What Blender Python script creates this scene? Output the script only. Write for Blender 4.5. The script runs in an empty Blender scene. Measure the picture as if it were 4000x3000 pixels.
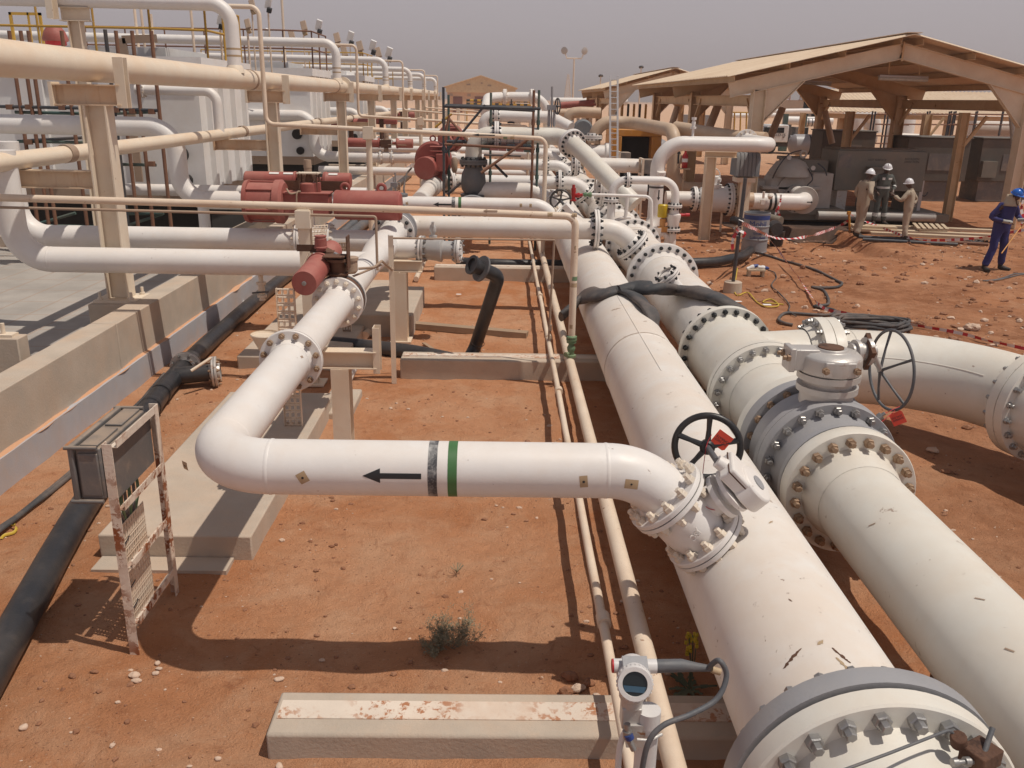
import bpy, math, random
from mathutils import Vector, Matrix, noise
V = Vector
PI = math.pi
rnd = random.Random(7)
S = bpy.context.scene
COL = S.collection
# ------------------------------------------------------------------ camera geometry (measured from the photograph)
F = 3400.0
H = 3.4
VPX, VPY, NX = 1960 - 2000, 385 - 1500, -200.0
FY = V((VPX / F, -VPY / F, -1)).normalized()
UP = -V((NX / F, -((F * F + VPX * NX) / (-VPY)) / F, -1)).normalized()
FX = FY.cross(UP)
def ray(px, py):
    c = V(((px - 2000) / F, -(py - 1500) / F, -1))
    return V((c.dot(FX), c.dot(FY), c.dot(UP)))
def Zp(px, py, z=0.0):
    r = ray(px, py); return V((0, 0, H)) + r * ((z - H) / r.z)
def Yp(px, py, y):
    r = ray(px, py); return V((0, 0, H)) + r * (y / r.y)
def Xp(px, py, x):
    r = ray(px, py); return V((0, 0, H)) + r * (x / r.x)

# ------------------------------------------------------------------ mesh builder
def basis(d):
    d = d.normalized()
    a = V((0, 0, 1)) if abs(d.z) < 0.95 else V((1, 0, 0))
    u = a.cross(d).normalized()
    return u, d.cross(u), d
class MB:
    def __init__(s): s.v = []; s.f = []
    def add(s, vs, fs):
        b = len(s.v); s.v += [tuple(v) for v in vs]; s.f += [tuple(i + b for i in f) for f in fs]; return s
    def box(s, c, d, rot=None):
        x, y, z = d[0] / 2, d[1] / 2, d[2] / 2
        vs = [V(p) for p in ((-x,-y,-z),(x,-y,-z),(x,y,-z),(-x,y,-z),(-x,-y,z),(x,-y,z),(x,y,z),(-x,y,z))]
        if rot is not None: vs = [rot @ v for v in vs]
        c = V(c)
        return s.add([v + c for v in vs], [(0,3,2,1),(4,5,6,7),(0,1,5,4),(1,2,6,5),(2,3,7,6),(3,0,4,7)])
    def box2(s, a, b):
        return s.box([(a[i] + b[i]) / 2 for i in range(3)], [abs(b[i] - a[i]) for i in range(3)])
    def lathe(s, p0, d, prof, n=24, cap=True):
        u, w, d = basis(V(d)); p0 = V(p0); b = len(s.v); vs = []; fs = []
        for t, r in prof:
            for k in range(n):
                a = 2 * PI * k / n
                vs.append(p0 + d * t + (u * math.cos(a) + w * math.sin(a)) * r)
        m = len(prof)
        for i in range(m - 1):
            for k in range(n):
                k2 = (k + 1) % n
                fs.append((i*n+k, i*n+k2, (i+1)*n+k2, (i+1)*n+k))
        if cap:
            fs.append(tuple(range(n - 1, -1, -1))); fs.append(tuple((m-1)*n + k for k in range(n)))
        return s.add(vs, fs)
    def cyl(s, p0, p1, r, r1=None, n=20, cap=True):
        p0, p1 = V(p0), V(p1)
        return s.lathe(p0, p1 - p0, [(0, r), ((p1 - p0).length, r if r1 is None else r1)], n, cap)
    def tube(s, pts, r, n=16, cap=True, closed=False, flat=None):
        pts = [V(p) for p in pts]; m = len(pts); vs = []; fs = []
        rs = r if isinstance(r, (list, tuple)) else [r] * m
        t0 = (pts[1] - pts[0]).normalized(); u, w, _ = basis(t0)
        for i, p in enumerate(pts):
            if closed: a, b = pts[i - 1], pts[(i + 1) % m]
            else: a, b = pts[max(i - 1, 0)], pts[min(i + 1, m - 1)]
            t = (b - a).normalized()
            u = (u - t * u.dot(t)).normalized(); w = t.cross(u)
            # mitre scale
            for k in range(n):
                ang = 2 * PI * k / n
                o = u * math.cos(ang) * rs[i] + w * math.sin(ang) * rs[i] * (flat or 1)
                vs.append(p + o)
        for i in range(m if closed else m - 1):
            j = (i + 1) % m
            for k in range(n):
                k2 = (k + 1) % n
                fs.append((i*n+k, i*n+k2, j*n+k2, j*n+k))
        if cap and not closed:
            fs.append(tuple(range(n - 1, -1, -1))); fs.append(tuple((m-1)*n + k for k in range(n)))
        return s.add(vs, fs)
    def prism(s, poly, mat, h):
        """poly (x,y) list extruded +z by h, then transformed by a 4x4"""
        n = len(poly)
        vs = [mat @ V((x, y, 0)) for x, y in poly] + [mat @ V((x, y, h)) for x, y in poly]
        fs = [tuple(range(n - 1, -1, -1)), tuple(range(n, 2 * n))] + [(i, (i+1) % n, n + (i+1) % n, n + i) for i in range(n)]
        return s.add(vs, fs)
    def beam(s, p0, p1, w, h, kind='I', up=(0, 0, 1), t=None):
        """rolled section from p0 to p1; h along up, w across"""
        p0, p1 = V(p0), V(p1); d = (p1 - p0); L = d.length; d.normalize()
        up = V(up); x = up.cross(d)
        if x.length < 1e-4: x = V((1, 0, 0)).cross(d)
        x.normalize(); y = d.cross(x)
        M = Matrix((x, y, d)).transposed().to_4x4(); M.translation = p0
        t = t or max(0.008, 0.06 * h); a, b = w / 2, h / 2; q = t * 0.35
        if kind == 'I': poly = [(-a,-b),(a,-b),(a,-b+t),(q,-b+t),(q,b-t),(a,b-t),(a,b),(-a,b),(-a,b-t),(-q,b-t),(-q,-b+t),(-a,-b+t)]
        elif kind == 'L': poly = [(-a,-b),(a,-b),(a,-b+t),(-a+t,-b+t),(-a+t,b),(-a,b)]
        elif kind == 'C': poly = [(-a,-b),(a,-b),(a,-b+t),(-a+t,-b+t),(-a+t,b-t),(a,b-t),(a,b),(-a,b)]
        else: poly = [(-a,-b),(a,-b),(a,b),(-a,b)]
        return s.prism(poly, M, L)
    def mesh(s, name, smooth=True, ang=38):
        me = bpy.data.meshes.new(name); me.from_pydata(s.v, [], s.f)
        if smooth:
            me.polygons.foreach_set('use_smooth', [True] * len(me.polygons)); me.set_sharp_from_angle(angle=math.radians(ang))
        return me
def fillet(pts, R, seg=10):
    pts = [V(p) for p in pts]; out = [pts[0]]
    Rs = R if isinstance(R, (list, tuple)) else [R] * len(pts)
    for i in range(1, len(pts) - 1):
        a = (pts[i-1] - pts[i]); b = (pts[i+1] - pts[i]); la, lb = a.length, b.length; a.normalize(); b.normalize()
        th = a.angle(b)
        if th > PI - 0.02: out.append(pts[i]); continue
        r = Rs[i]; L = r / math.tan(th / 2); L = min(L, la * .49 if i > 1 else la, lb * .49 if i < len(pts) - 2 else lb); r = L * math.tan(th / 2)
        c = pts[i] + (a + b).normalized() * (r / math.sin(th / 2))
        s0 = pts[i] + a * L - c; s1 = pts[i] + b * L - c
        ax = s0.cross(s1).normalized(); tot = s0.angle(s1)
        for k in range(seg + 1): out.append(c + Matrix.Rotation(tot * k / seg, 3, ax) @ s0)
    out.append(pts[-1]); return out
def wobble(pts, amp, sub=6, seed=0):
    """Catmull-Rom through pts with small noise"""
    pts = [V(p) for p in pts]; out = []
    for i in range(len(pts) - 1):
        p0 = pts[max(i-1, 0)]; p1 = pts[i]; p2 = pts[i+1]; p3 = pts[min(i+2, len(pts)-1)]
        for k in range(sub):
            t = k / sub
            p = 0.5 * ((2*p1) + (p2-p0)*t + (2*p0-5*p1+4*p2-p3)*t*t + (3*p1-p0-3*p2+p3)*t**3)
            out.append(p + noise.noise_vector(p * 3 + V((seed, 0, 0))) * amp)
    out.append(pts[-1]); return out

# ------------------------------------------------------------------ object helpers
ROOTLOC = {}
def tag(o, label=None, cat=None, group=None, kind=None):
    if label: o['label'] = label
    if cat: o['category'] = cat
    if group: o['group'] = group
    if kind: o['kind'] = kind
    return o
def thing(name, label, cat, loc=(0, 0, 0), group=None):
    o = bpy.data.objects.new(name, None); COL.objects.link(o); o.empty_display_size = 0.2
    o.location = V(loc); ROOTLOC[o.name] = V(loc)
    return tag(o, label, cat, group)
def hook(o, parent):
    if parent is not None:
        o.parent = parent
        if parent.name in ROOTLOC: o.matrix_parent_inverse = Matrix.Translation(-ROOTLOC[parent.name])
    return o
def part(name, mb, mat, parent=None, label=None, bev=0, smooth=True, ang=38):
    me = mb.mesh(name, smooth, ang); me.materials.append(mat)
    o = bpy.data.objects.new(name, me); COL.objects.link(o); hook(o, parent)
    if label: o['label'] = label
    if bev:
        m = o.modifiers.new('bevel', 'BEVEL'); m.width = bev; m.segments = 2; m.limit_method = 'ANGLE'; m.angle_limit = 0.7
    return o
def solo(name, mb, mat, label, cat, group=None, **k):
    """a thing that is one mesh"""
    return tag(part(name, mb, mat, None, **k), label, cat, group)
def struct(name, mb, mat, **k):
    return tag(part(name, mb, mat, None, **k), kind='structure')
def inst(name, me, parent, M):
    o = bpy.data.objects.new(name, me); COL.objects.link(o); o.matrix_basis = M
    return hook(o, parent)
def kids(o): return [c for c in COL.objects if c.parent == o]
def dup(root, dloc, label=None, cat=None, group=None):
    """copy of a thing with copies of its parts and sub-parts"""
    def rec(o, par):
        c = o.copy(); COL.objects.link(c)
        if par is not None: c.parent = par
        for ch in CH.get(o, []): rec(ch, c)
        return c
    CH = {}
    for o in COL.objects:
        if o.parent: CH.setdefault(o.parent, []).append(o)
    r = rec(root, None); r.location = root.location + V(dloc); 
    return tag(r, label, cat, group)
def frame_mat(p, d, roll=0):
    u, w, d = basis(V(d)); M = Matrix((u, w, d)).transposed()
    M = M @ Matrix.Rotation(roll, 3, 'Z')
    M = M.to_4x4(); M.translation = V(p); return M
def text_mesh(s, size, depth=0.002):
    cu = bpy.data.curves.new('lettering', 'FONT'); cu.body = s; cu.size = size; cu.extrude = depth
    cu.align_x = 'CENTER'; cu.align_y = 'CENTER'
    o = bpy.data.objects.new('lettering', cu); COL.objects.link(o)
    dg = bpy.context.evaluated_depsgraph_get(); dg.update()
    me = bpy.data.meshes.new_from_object(o.evaluated_get(dg)); COL.objects.unlink(o); bpy.data.objects.remove(o)
    return me
def put_text(name, s, size, mat, parent, M, bend=None, depth=0.002):
    me = text_mesh(s, size, depth)
    for v in me.vertices:
        if bend:   # wrap x round a vertical cylinder of radius bend (text plane = outside)
            a = v.co.x / bend; r = bend + v.co.z
            v.co = V((math.sin(a) * r, v.co.y, math.cos(a) * r - bend))
    me.materials.clear(); me.materials.append(mat)
    o = bpy.data.objects.new(name, me); COL.objects.link(o); o.matrix_basis = M
    return hook(o, parent)

# ------------------------------------------------------------------ materials
def newmat(name):
    m = bpy.data.materials.new(name); m.use_nodes = True; nt = m.node_tree
    return m, nt, nt.nodes['Principled BSDF'], nt.nodes, nt.links
def nz(N, L, co, scale, detail=4, rough=.6, dist=0):
    n = N.new('ShaderNodeTexNoise'); n.inputs['Scale'].default_value = scale; n.inputs['Detail'].default_value = detail
    n.inputs['Roughness'].default_value = rough; n.inputs['Distortion'].default_value = dist
    L.new(co, n.inputs['Vector']); return n.outputs['Fac']
def ramp(N, L, src, a, b, lo=0.0, hi=1.0):
    r = N.new('ShaderNodeMapRange'); r.inputs['From Min'].default_value = a; r.inputs['From Max'].default_value = b
    r.inputs['To Min'].default_value = lo; r.inputs['To Max'].default_value = hi; r.interpolation_type = 'SMOOTHSTEP'
    L.new(src, r.inputs['Value']); return r.outputs['Result']
def mix(N, L, fac, a, b, mode='MIX'):
    m = N.new('ShaderNodeMix'); m.data_type = 'RGBA'; m.blend_type = mode; m.clamp_factor = True
    for val, idx in ((fac, 0), (a, 6), (b, 7)):
        if hasattr(val, 'is_output'): L.new(val, m.inputs[idx])
        elif idx == 0: m.inputs[0].default_value = val
        else: m.inputs[idx].default_value = (*val, 1)
    return m.outputs[2]
def mul(N, L, a, b):
    m = N.new('ShaderNodeMath'); m.operation = 'MULTIPLY'
    for i, v in enumerate((a, b)):
        if hasattr(v, 'is_output'): L.new(v, m.inputs[i])
        else: m.inputs[i].default_value = v
    return m.outputs[0]
def paint(name, col, rough=.45, dust=.35, dustcol=(.56, .38, .25), rust=0.0, rustcol=(.16, .055, .02), var=.12, metal=0.0, bump=.15, bscale=60, topdust=0.0, scale=1.0, spot=14, streak=0):
    m, nt, B, N, L = newmat(name)
    co = N.new('ShaderNodeNewGeometry').outputs['Position']
    dark = tuple(c * (1 - var) for c in col)
    c = mix(N, L, ramp(N, L, nz(N, L, co, 2.3 * scale, 5), .35, .7), dark, col)
    if dust:
        f = ramp(N, L, nz(N, L, co, 1.1 * scale, 6, .65, .4), .38, .72, 0, dust)
        c = mix(N, L, f, c, dustcol)
        f2 = ramp(N, L, nz(N, L, co, 9 * scale, 5, .7), .5, .78, 0, dust * .6)
        c = mix(N, L, f2, c, dustcol)
    if topdust:
        g = N.new('ShaderNodeNewGeometry'); sx = N.new('ShaderNodeSeparateXYZ'); L.new(g.outputs['Normal'], sx.inputs[0])
        f = ramp(N, L, sx.outputs['Z'], .35, .95, 0, topdust)
        c = mix(N, L, mul(N, L, f, ramp(N, L, nz(N, L, co, 5 * scale, 5), .2, .6)), c, dustcol)
    if streak:
        mp = N.new('ShaderNodeMapping'); mp.inputs['Scale'].default_value = (7, 7, .6); L.new(co, mp.inputs['Vector'])
        f = ramp(N, L, nz(N, L, mp.outputs[0], 2, 4), .52, .8, 0, streak); c = mix(N, L, f, c, rustcol)
    if rust:
        a = ramp(N, L, nz(N, L, co, spot, 6, .7, .3), .72 - rust * .3, .78 - rust * .28)
        b = ramp(N, L, nz(N, L, co, 1.7, 3), .4, .6)
        c = mix(N, L, mul(N, L, a, b), c, rustcol)
    L.new(c, B.inputs['Base Color'])
    r = N.new('ShaderNodeMapRange'); L.new(nz(N, L, co, 12, 4), r.inputs['Value']); r.inputs['To Min'].default_value = max(rough - .1, .05); r.inputs['To Max'].default_value = min(rough + .16, 1)
    L.new(r.outputs[0], B.inputs['Roughness']); B.inputs['Metallic'].default_value = metal
    if bump:
        bp = N.new('ShaderNodeBump'); bp.inputs['Strength'].default_value = bump; bp.inputs['Distance'].default_value = .01
        L.new(nz(N, L, co, bscale, 5, .65), bp.inputs['Height']); L.new(bp.outputs[0], B.inputs['Normal'])
    return m
def flat(name, col, rough=.6, metal=0.0):
    m, nt, B, N, L = newmat(name)
    co = N.new('ShaderNodeNewGeometry').outputs['Position']
    L.new(mix(N, L, ramp(N, L, nz(N, L, co, 6, 5), .3, .75), tuple(c * .82 for c in col), col), B.inputs['Base Color'])
    B.inputs['Roughness'].default_value = rough; B.inputs['Metallic'].default_value = metal
    return m
M = {}
M['white'] = paint('white_pipe_paint', (.76, .735, .71), .44, .26, (.68, .55, .44), .22, (.17, .085, .045), .06, bump=.08, topdust=.22, bscale=25, spot=16)
M['wornwhite'] = paint('worn_white_pipe_paint', (.76, .73, .69), .46, .42, (.68, .54, .42), .3, (.19, .09, .045), .07, bump=.09, topdust=.3, bscale=25, spot=13)
M['ivory'] = paint('ivory_pipe_paint', (.70, .68, .62), .44, .3, (.64, .51, .38), .26, (.19, .09, .045), .07, bump=.08, topdust=.2, bscale=25, spot=11)
M['cream'] = paint('cream_steel_paint', (.76, .66, .53), .5, .35, (.62, .40, .24), .22, (.30, .12, .045), .08, spot=7)
M['headerc'] = paint('dusty_header_paint', (.76, .66, .53), .45, .45, (.70, .50, .33), .12, (.28, .13, .05), .06, topdust=.5, spot=6)
M['shedsteel'] = paint('shed_steel_paint', (.68, .49, .29), .55, .45, (.50, .28, .12), .3, (.25, .10, .035), .1, spot=3)
M['bigsteel'] = paint('pale_column_paint', (.78, .66, .50), .5, .35, (.62, .42, .25), .15, (.28, .10, .04), .08, spot=5)
M['greyvalve'] = paint('grey_valve_paint', (.31, .31, .325), .42, .2, (.48, .40, .33), .12, (.24, .10, .04), .1, spot=12)
M['silver'] = paint('silver_gearbox_paint', (.52, .50, .48), .38, .25, (.5, .38, .28), .42, (.30, .13, .05), .1, metal=.25, spot=7)
M['darkgrey'] = paint('dark_grey_valve_paint', (.12, .13, .14), .5, .2, (.35, .26, .18))
M['redpaint'] = paint('faded_red_paint', (.33, .08, .065), .6, .36, (.46, .22, .17), .12, (.14, .04, .02), .14, topdust=.35, spot=6)
M['brownrust'] = paint('rusted_bracket', (.115, .052, .03), .8, .25, (.30, .15, .08), .5, (.045, .02, .012), .3, bump=.6, spot=9)
M['creamrust'] = paint('rust_stained_cream_paint', (.72, .56, .40), .55, .6, (.62, .33, .14), .3, (.34, .13, .045), .1, spot=6, streak=.5)
M['rustwhite'] = paint('rust_eaten_paint', (.74, .64, .54), .6, .3, (.56, .33, .18), .84, (.25, .075, .022), .12, bump=.4, spot=15, streak=.95)
M['black'] = paint('black_polyethylene', (.020, .022, .027), .36, .24, (.20, .16, .13), var=.2, bump=.12)
M['rubber'] = paint('dusty_black_rubber', (.055, .056, .06), .7, .55, (.26, .19, .15), bump=.5, bscale=35)
M['hoseblue'] = paint('slate_rubber_hose', (.10, .105, .115), .55, .3, (.3, .22, .17), bump=.25)
M['blackpaint'] = paint('black_wheel_paint', (.018, .018, .02), .38, .3, (.20, .15, .11), bump=.1)
M['bolt'] = paint('zinc_bolt', (.34, .335, .33), .38, .2, (.4, .28, .2), .1, metal=.65)
M['boltblack'] = flat('black_bolt', (.015, .016, .018), .45)
M['boltrust'] = paint('brown_bolt', (.30, .20, .13), .55, .3, (.42, .27, .16), .5, metal=.3)
M['boltcream'] = paint('painted_bolt', (.74, .65, .54), .45, .35, (.55, .38, .24), .1)
M['gasket'] = flat('gasket_gap', (.05, .045, .045), .8)
M['concrete'] = paint('grey_concrete', (.50, .42, .34), .88, .45, (.54, .37, .25), .05, (.2, .12, .08), .16, bump=.35, bscale=45)
M['wallconc'] = paint('wall_concrete', (.50, .42, .34), .88, .5, (.54, .37, .25), .0, var=.14, bump=.3, bscale=40)
M['footing'] = paint('bluish_footing_plaster', (.45, .44, .46), .85, .35, (.54, .35, .22), var=.1, bump=.25)
M['sanddrift'] = paint('drifted_sand', (.60, .32, .18), .95, .3, (.66, .42, .27), bump=.5)
M['steelstrip'] = paint('worn_white_strip', (.72, .62, .52), .6, .5, (.50, .28, .16), .7, (.40, .17, .08), spot=18)
M['yellow'] = paint('yellow_rail_paint', (.52, .30, .035), .5, .3, (.45, .26, .12))
M['tankwhite'] = paint('white_panel_paint', (.80, .79, .78), .5, .22, (.64, .52, .41), .1, (.24, .11, .05), .06, spot=5)
M['tankdark'] = flat('dark_opening', (.025, .022, .02), .9)
M['scafrust'] = paint('rusty_scaffold_tube', (.19, .085, .05), .7, .35, (.36, .2, .12))
M['scafgreen'] = paint('green_scaffold_tube', (.05, .105, .095), .55, .3, (.3, .22, .15))
M['scafdark'] = paint('dark_scaffold_tube', (.035, .042, .055), .5, .3, (.25, .18, .13))
M['alu'] = paint('aluminium', (.52, .50, .50), .4, .2, metal=.6)
M['boxgrey'] = paint('grey_junction_box', (.13, .125, .125), .5, .55, (.38, .28, .2), topdust=.75)
M['greygreen'] = paint('grey_enclosure_paint', (.18, .168, .142), .6, .35, (.30, .2, .13))
M['shadecab'] = paint('shade_darkened_cabinet_paint', (.10, .092, .08), .6, .3, (.22, .15, .10))  # shade under the shed roof is put into this darker cabinet colour
M['pumpgrey'] = paint('pump_casing_paint', (.44, .41, .375), .55, .4, (.36, .24, .16), .2)
M['ribgrey'] = paint('ribbed_grey_cover', (.16, .18, .20), .6, .25, (.35, .27, .2))
M['roof'] = None
M['tan'] = paint('tan_cladding', (.74, .58, .36), .6, .3, (.5, .30, .15))
M['tanblock'] = paint('tan_block_wall', (.66, .42, .26), .85, .3, (.5, .30, .16))
M['doorred'] = flat('dark_red_door', (.16, .045, .03), .7)
M['glass'] = flat('dark_glass', (.015, .02, .022), .08)
M['truckwhite'] = flat('truck_paint', (.72, .71, .69), .3)
M['tyre'] = flat('tyre_rubber', (.02, .02, .02), .85)
M['orangey'] = paint('orange_machine_paint', (.60, .25, .03), .5, .3)
M['drumgrey'] = paint('grey_drum_paint', (.27, .28, .30), .45, .3, (.5, .34, .22), .2)
M['blue'] = flat('blue_print', (.03, .06, .22), .5)
M['tapered'] = flat('red_plastic', (.55, .03, .04), .5)
M['tapewhite'] = flat('white_plastic', (.78, .72, .70), .5)
M['tagred'] = flat('tag_red', (.75, .07, .035), .5)
M['green'] = flat('green_band', (.06, .17, .055), .5)
M['greenvalve'] = paint('pale_green_valve', (.13, .24, .13), .5, .4)
M['ink'] = flat('black_marking', (.022, .024, .028), .55)
M['sticker'] = flat('tan_sticker', (.46, .33, .2), .6)
M['silvertape'] = paint('scuffed_black_band', (.06, .062, .07), .5, .8, (.62, .60, .57), scale=9, var=.3)
M['yellowact'] = flat('yellow_plastic', (.60, .42, .02), .4)
M['redext'] = flat('red_enamel', (.42, .02, .02), .3)
M['wood'] = paint('weathered_wood', (.34, .24, .16), .85, .4, (.45, .27, .16), bump=.6)
M['plank'] = paint('pale_plank', (.56, .45, .32), .8, .4, (.5, .3, .18))
M['paper'] = flat('white_paper', (.80, .78, .75), .8)
M['skin'] = flat('dark_skin', (.085, .042, .026), .5)
M['khaki'] = paint('beige_coverall', (.40, .33, .25), .85, .3, (.42, .27, .17), bump=.4, bscale=90)
M['greencov'] = paint('grey_green_coverall', (.075, .085, .08), .85, .25, (.25, .18, .12), bump=.4, bscale=90)
M['navy'] = paint('navy_coverall', (.028, .03, .15), .85, .15, (.15, .12, .12), bump=.4, bscale=90)
M['hatwhite'] = flat('white_hard_hat', (.80, .80, .82), .25)
M['hatblue'] = flat('blue_hard_hat', (.02, .13, .52), .25)
M['boot'] = flat('dark_boot', (.03, .025, .02), .7)
M['cloth'] = flat('tan_cloth', (.50, .40, .28), .9)
M['glove'] = flat('grey_glove', (.4, .4, .38), .9)
M['reflect'] = flat('pale_reflective_band', (.55, .55, .53), .4)
M['lampglass'] = flat('lamp_glass', (.55, .55, .52), .2)
M['beigepaint'] = paint('beige_small_pipe_paint', (.74, .61, .48), .48, .4, (.52, .32, .19), .35, (.26, .11, .045), .08, spot=16)
M['brownpipe'] = paint('shaded_brown_pipe_paint', (.56, .42, .30), .5, .4, (.5, .30, .17))  # brown stands in for the shade on pump pipes near the sheds
M['trans'] = paint('transmitter_paint', (.68, .66, .65), .4, .2, (.55, .42, .32))
M['conduit'] = paint('tan_conduit', (.36, .26, .19), .6, .4, (.45, .3, .2), .3)
M['rebar'] = flat('yellow_bit', (.6, .42, .05), .6)
M['net'] = flat('pink_plank_end', (.45, .2, .18), .8)
M['dirty'] = paint('oil_darkened_sand', (.06, .035, .025), .95, .5, (.2, .1, .06), bump=.6)
def roof_mat():
    m, nt, B, N, L = newmat('corrugated_roof_paint')
    co = N.new('ShaderNodeNewGeometry').outputs['Position']
    c = mix(N, L, ramp(N, L, nz(N, L, co, .6, 5), .3, .7), (.62, .47, .33), (.70, .56, .41))
    c = mix(N, L, ramp(N, L, nz(N, L, co, 4, 5), .45, .75, 0, .4), c, (.48, .30, .17))
    L.new(c, B.inputs['Base Color']); B.inputs['Roughness'].default_value = .6
    return m
M['roof'] = roof_mat()
def ground_mat():
    m, nt, B, N, L = newmat('red_desert_ground')
    co = N.new('ShaderNodeNewGeometry').outputs['Position']
    a = ramp(N, L, nz(N, L, co, .35, 6, .6, .6), .32, .68)
    c = mix(N, L, a, (.52, .215, .095), (.64, .325, .18))
    b = ramp(N, L, nz(N, L, co, 1.6, 6, .65, .5), .4, .7)
    c = mix(N, L, mul(N, L, b, .6), c, (.66, .395, .245))
    k = ramp(N, L, nz(N, L, co, .9, 7, .7, 1.2), .52, .75, 0, .5)
    c = mix(N, L, k, c, (.40, .17, .085))
    d = ramp(N, L, nz(N, L, co, 6.5, 6, .75, .6), .52, .75, 0, .65)
    c = mix(N, L, d, c, (.33, .12, .055))
    e = ramp(N, L, nz(N, L, co, 55, 3, .6), .62, .72, 0, .65)
    c = mix(N, L, e, c, (.66, .44, .31))
    g = ramp(N, L, nz(N, L, co, 38, 3, .6), .66, .74, 0, .7)
    c = mix(N, L, g, c, (.16, .065, .035))
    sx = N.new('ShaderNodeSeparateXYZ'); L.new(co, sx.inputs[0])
    churn = mul(N, L, ramp(N, L, sx.outputs['X'], 2.2, 5.5), ramp(N, L, nz(N, L, co, .45, 6, .65, .8), .3, .62, .25, .85))
    c = mix(N, L, churn, c, mix(N, L, ramp(N, L, nz(N, L, co, 3, 7, .75), .35, .7), (.25, .095, .042), (.46, .215, .115)))
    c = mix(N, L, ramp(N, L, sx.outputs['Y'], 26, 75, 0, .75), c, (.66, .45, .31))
    L.new(c, B.inputs['Base Color']); B.inputs['Roughness'].default_value = .95
    B.inputs['Specular IOR Level'].default_value = .15
    h1 = nz(N, L, co, 7, 9, .74, .5); h2 = nz(N, L, co, 70, 4, .7)
    ad = N.new('ShaderNodeMath'); ad.operation = 'MULTIPLY_ADD'; ad.inputs[1].default_value = .42; L.new(h2, ad.inputs[0]); L.new(h1, ad.inputs[2])
    bp = N.new('ShaderNodeBump'); bp.inputs['Strength'].default_value = .9; bp.inputs['Distance'].default_value = .075
    L.new(ad.outputs[0], bp.inputs['Height']); L.new(bp.outputs[0], B.inputs['Normal'])
    return m
M['ground'] = ground_mat()
def paving_mat():
    m, nt, B, N, L = newmat('paved_slabs')
    co = N.new('ShaderNodeNewGeometry').outputs['Position']
    c = mix(N, L, ramp(N, L, nz(N, L, co, 1.2, 5), .3, .7), (.31, .28, .25), (.40, .36, .32))
    br = N.new('ShaderNodeTexBrick'); br.offset = 0; br.inputs['Scale'].default_value = 1.0; br.inputs['Mortar Size'].default_value = .018
    br.inputs['Brick Width'].default_value = .62; br.inputs['Row Height'].default_value = .9
    br.inputs['Color1'].default_value = br.inputs['Color2'].default_value = (0, 0, 0, 1); br.inputs['Mortar'].default_value = (1, 1, 1, 1)
    L.new(co, br.inputs['Vector'])
    c = mix(N, L, mul(N, L, br.outputs['Color'], .5), c, (.34, .22, .15))
    L.new(c, B.inputs['Base Color']); B.inputs['Roughness'].default_value = .9
    return m
M['paving'] = paving_mat()
rock_m = paint('stone', (.28, .125, .065), .95, .3, (.50, .30, .19), bump=.6)
M['rock'] = rock_m
M['palerock'] = paint('pale_stone', (.62, .46, .35), .95, .4, (.5, .30, .19), bump=.5)
M['leaf'] = flat('grey_green_twig', (.30, .27, .18), .8)
M['leaf2'] = flat('weed_leaf', (.10, .12, .07), .8)
M['petal'] = flat('yellow_petal', (.55, .4, .03), .7)
# ------------------------------------------------------------------ camera, world, sun
cam = bpy.data.cameras.new('camera'); co_ = bpy.data.objects.new('camera', cam); COL.objects.link(co_)
Rm = Matrix((FX, FY, UP)).to_4x4(); Rm.translation = (0, 0, H); co_.matrix_world = Rm
cam.sensor_width = 36; cam.lens = F / 4000 * 36; cam.clip_end = 6000; cam.clip_start = .05
S.camera = co_
SUN = V((.40, -.14, 1)).normalized()
sl = bpy.data.lights.new('sun', 'SUN'); sl.energy = 3.35; sl.angle = math.radians(.6); sl.color = (1, .93, .83)
so = bpy.data.objects.new('sun', sl); COL.objects.link(so); so.rotation_euler = SUN.to_track_quat('Z', 'Y').to_euler()
so.location = (10, -5, 40)
W = bpy.data.worlds.new('World'); S.world = W; W.use_nodes = True
wn, wl = W.node_tree.nodes, W.node_tree.links
sky = wn.new('ShaderNodeTexSky'); sky.sky_type = 'NISHITA'; sky.sun_disc = False
sky.sun_elevation = math.asin(SUN.z); sky.sun_rotation = math.atan2(SUN.x, SUN.y); sky.dust_density = 6; sky.air_density = 1.2; sky.altitude = 300
mx = wn.new('ShaderNodeMix'); mx.data_type = 'RGBA'; mx.inputs[0].default_value = .88
wl.new(sky.outputs[0], mx.inputs[6])
wg = wn.new('ShaderNodeTexCoord'); ws = wn.new('ShaderNodeSeparateXYZ'); wl.new(wg.outputs['Generated'], ws.inputs[0])
wr = wn.new('ShaderNodeMapRange'); wr.interpolation_type = 'SMOOTHSTEP'; wl.new(ws.outputs['Z'], wr.inputs['Value']); wr.inputs['From Min'].default_value = .18; wr.inputs['From Max'].default_value = .8
wm = wn.new('ShaderNodeMix'); wm.data_type = 'RGBA'; wl.new(wr.outputs[0], wm.inputs[0]); wm.inputs[6].default_value = (4.75, 4.35, 4.65, 1); wm.inputs[7].default_value = (1.5, 1.6, 2.0, 1)
wl.new(wm.outputs[2], mx.inputs[7])
wl.new(mx.outputs[2], wn['Background'].inputs['Color']); wn['Background'].inputs['Strength'].default_value = .1
S.view_settings.view_transform = 'Standard'; S.view_settings.look = 'None'; S.view_settings.gamma = 1; S.view_settings.exposure = 0
S.cycles.max_bounces = 6; S.cycles.use_denoising = True

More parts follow.
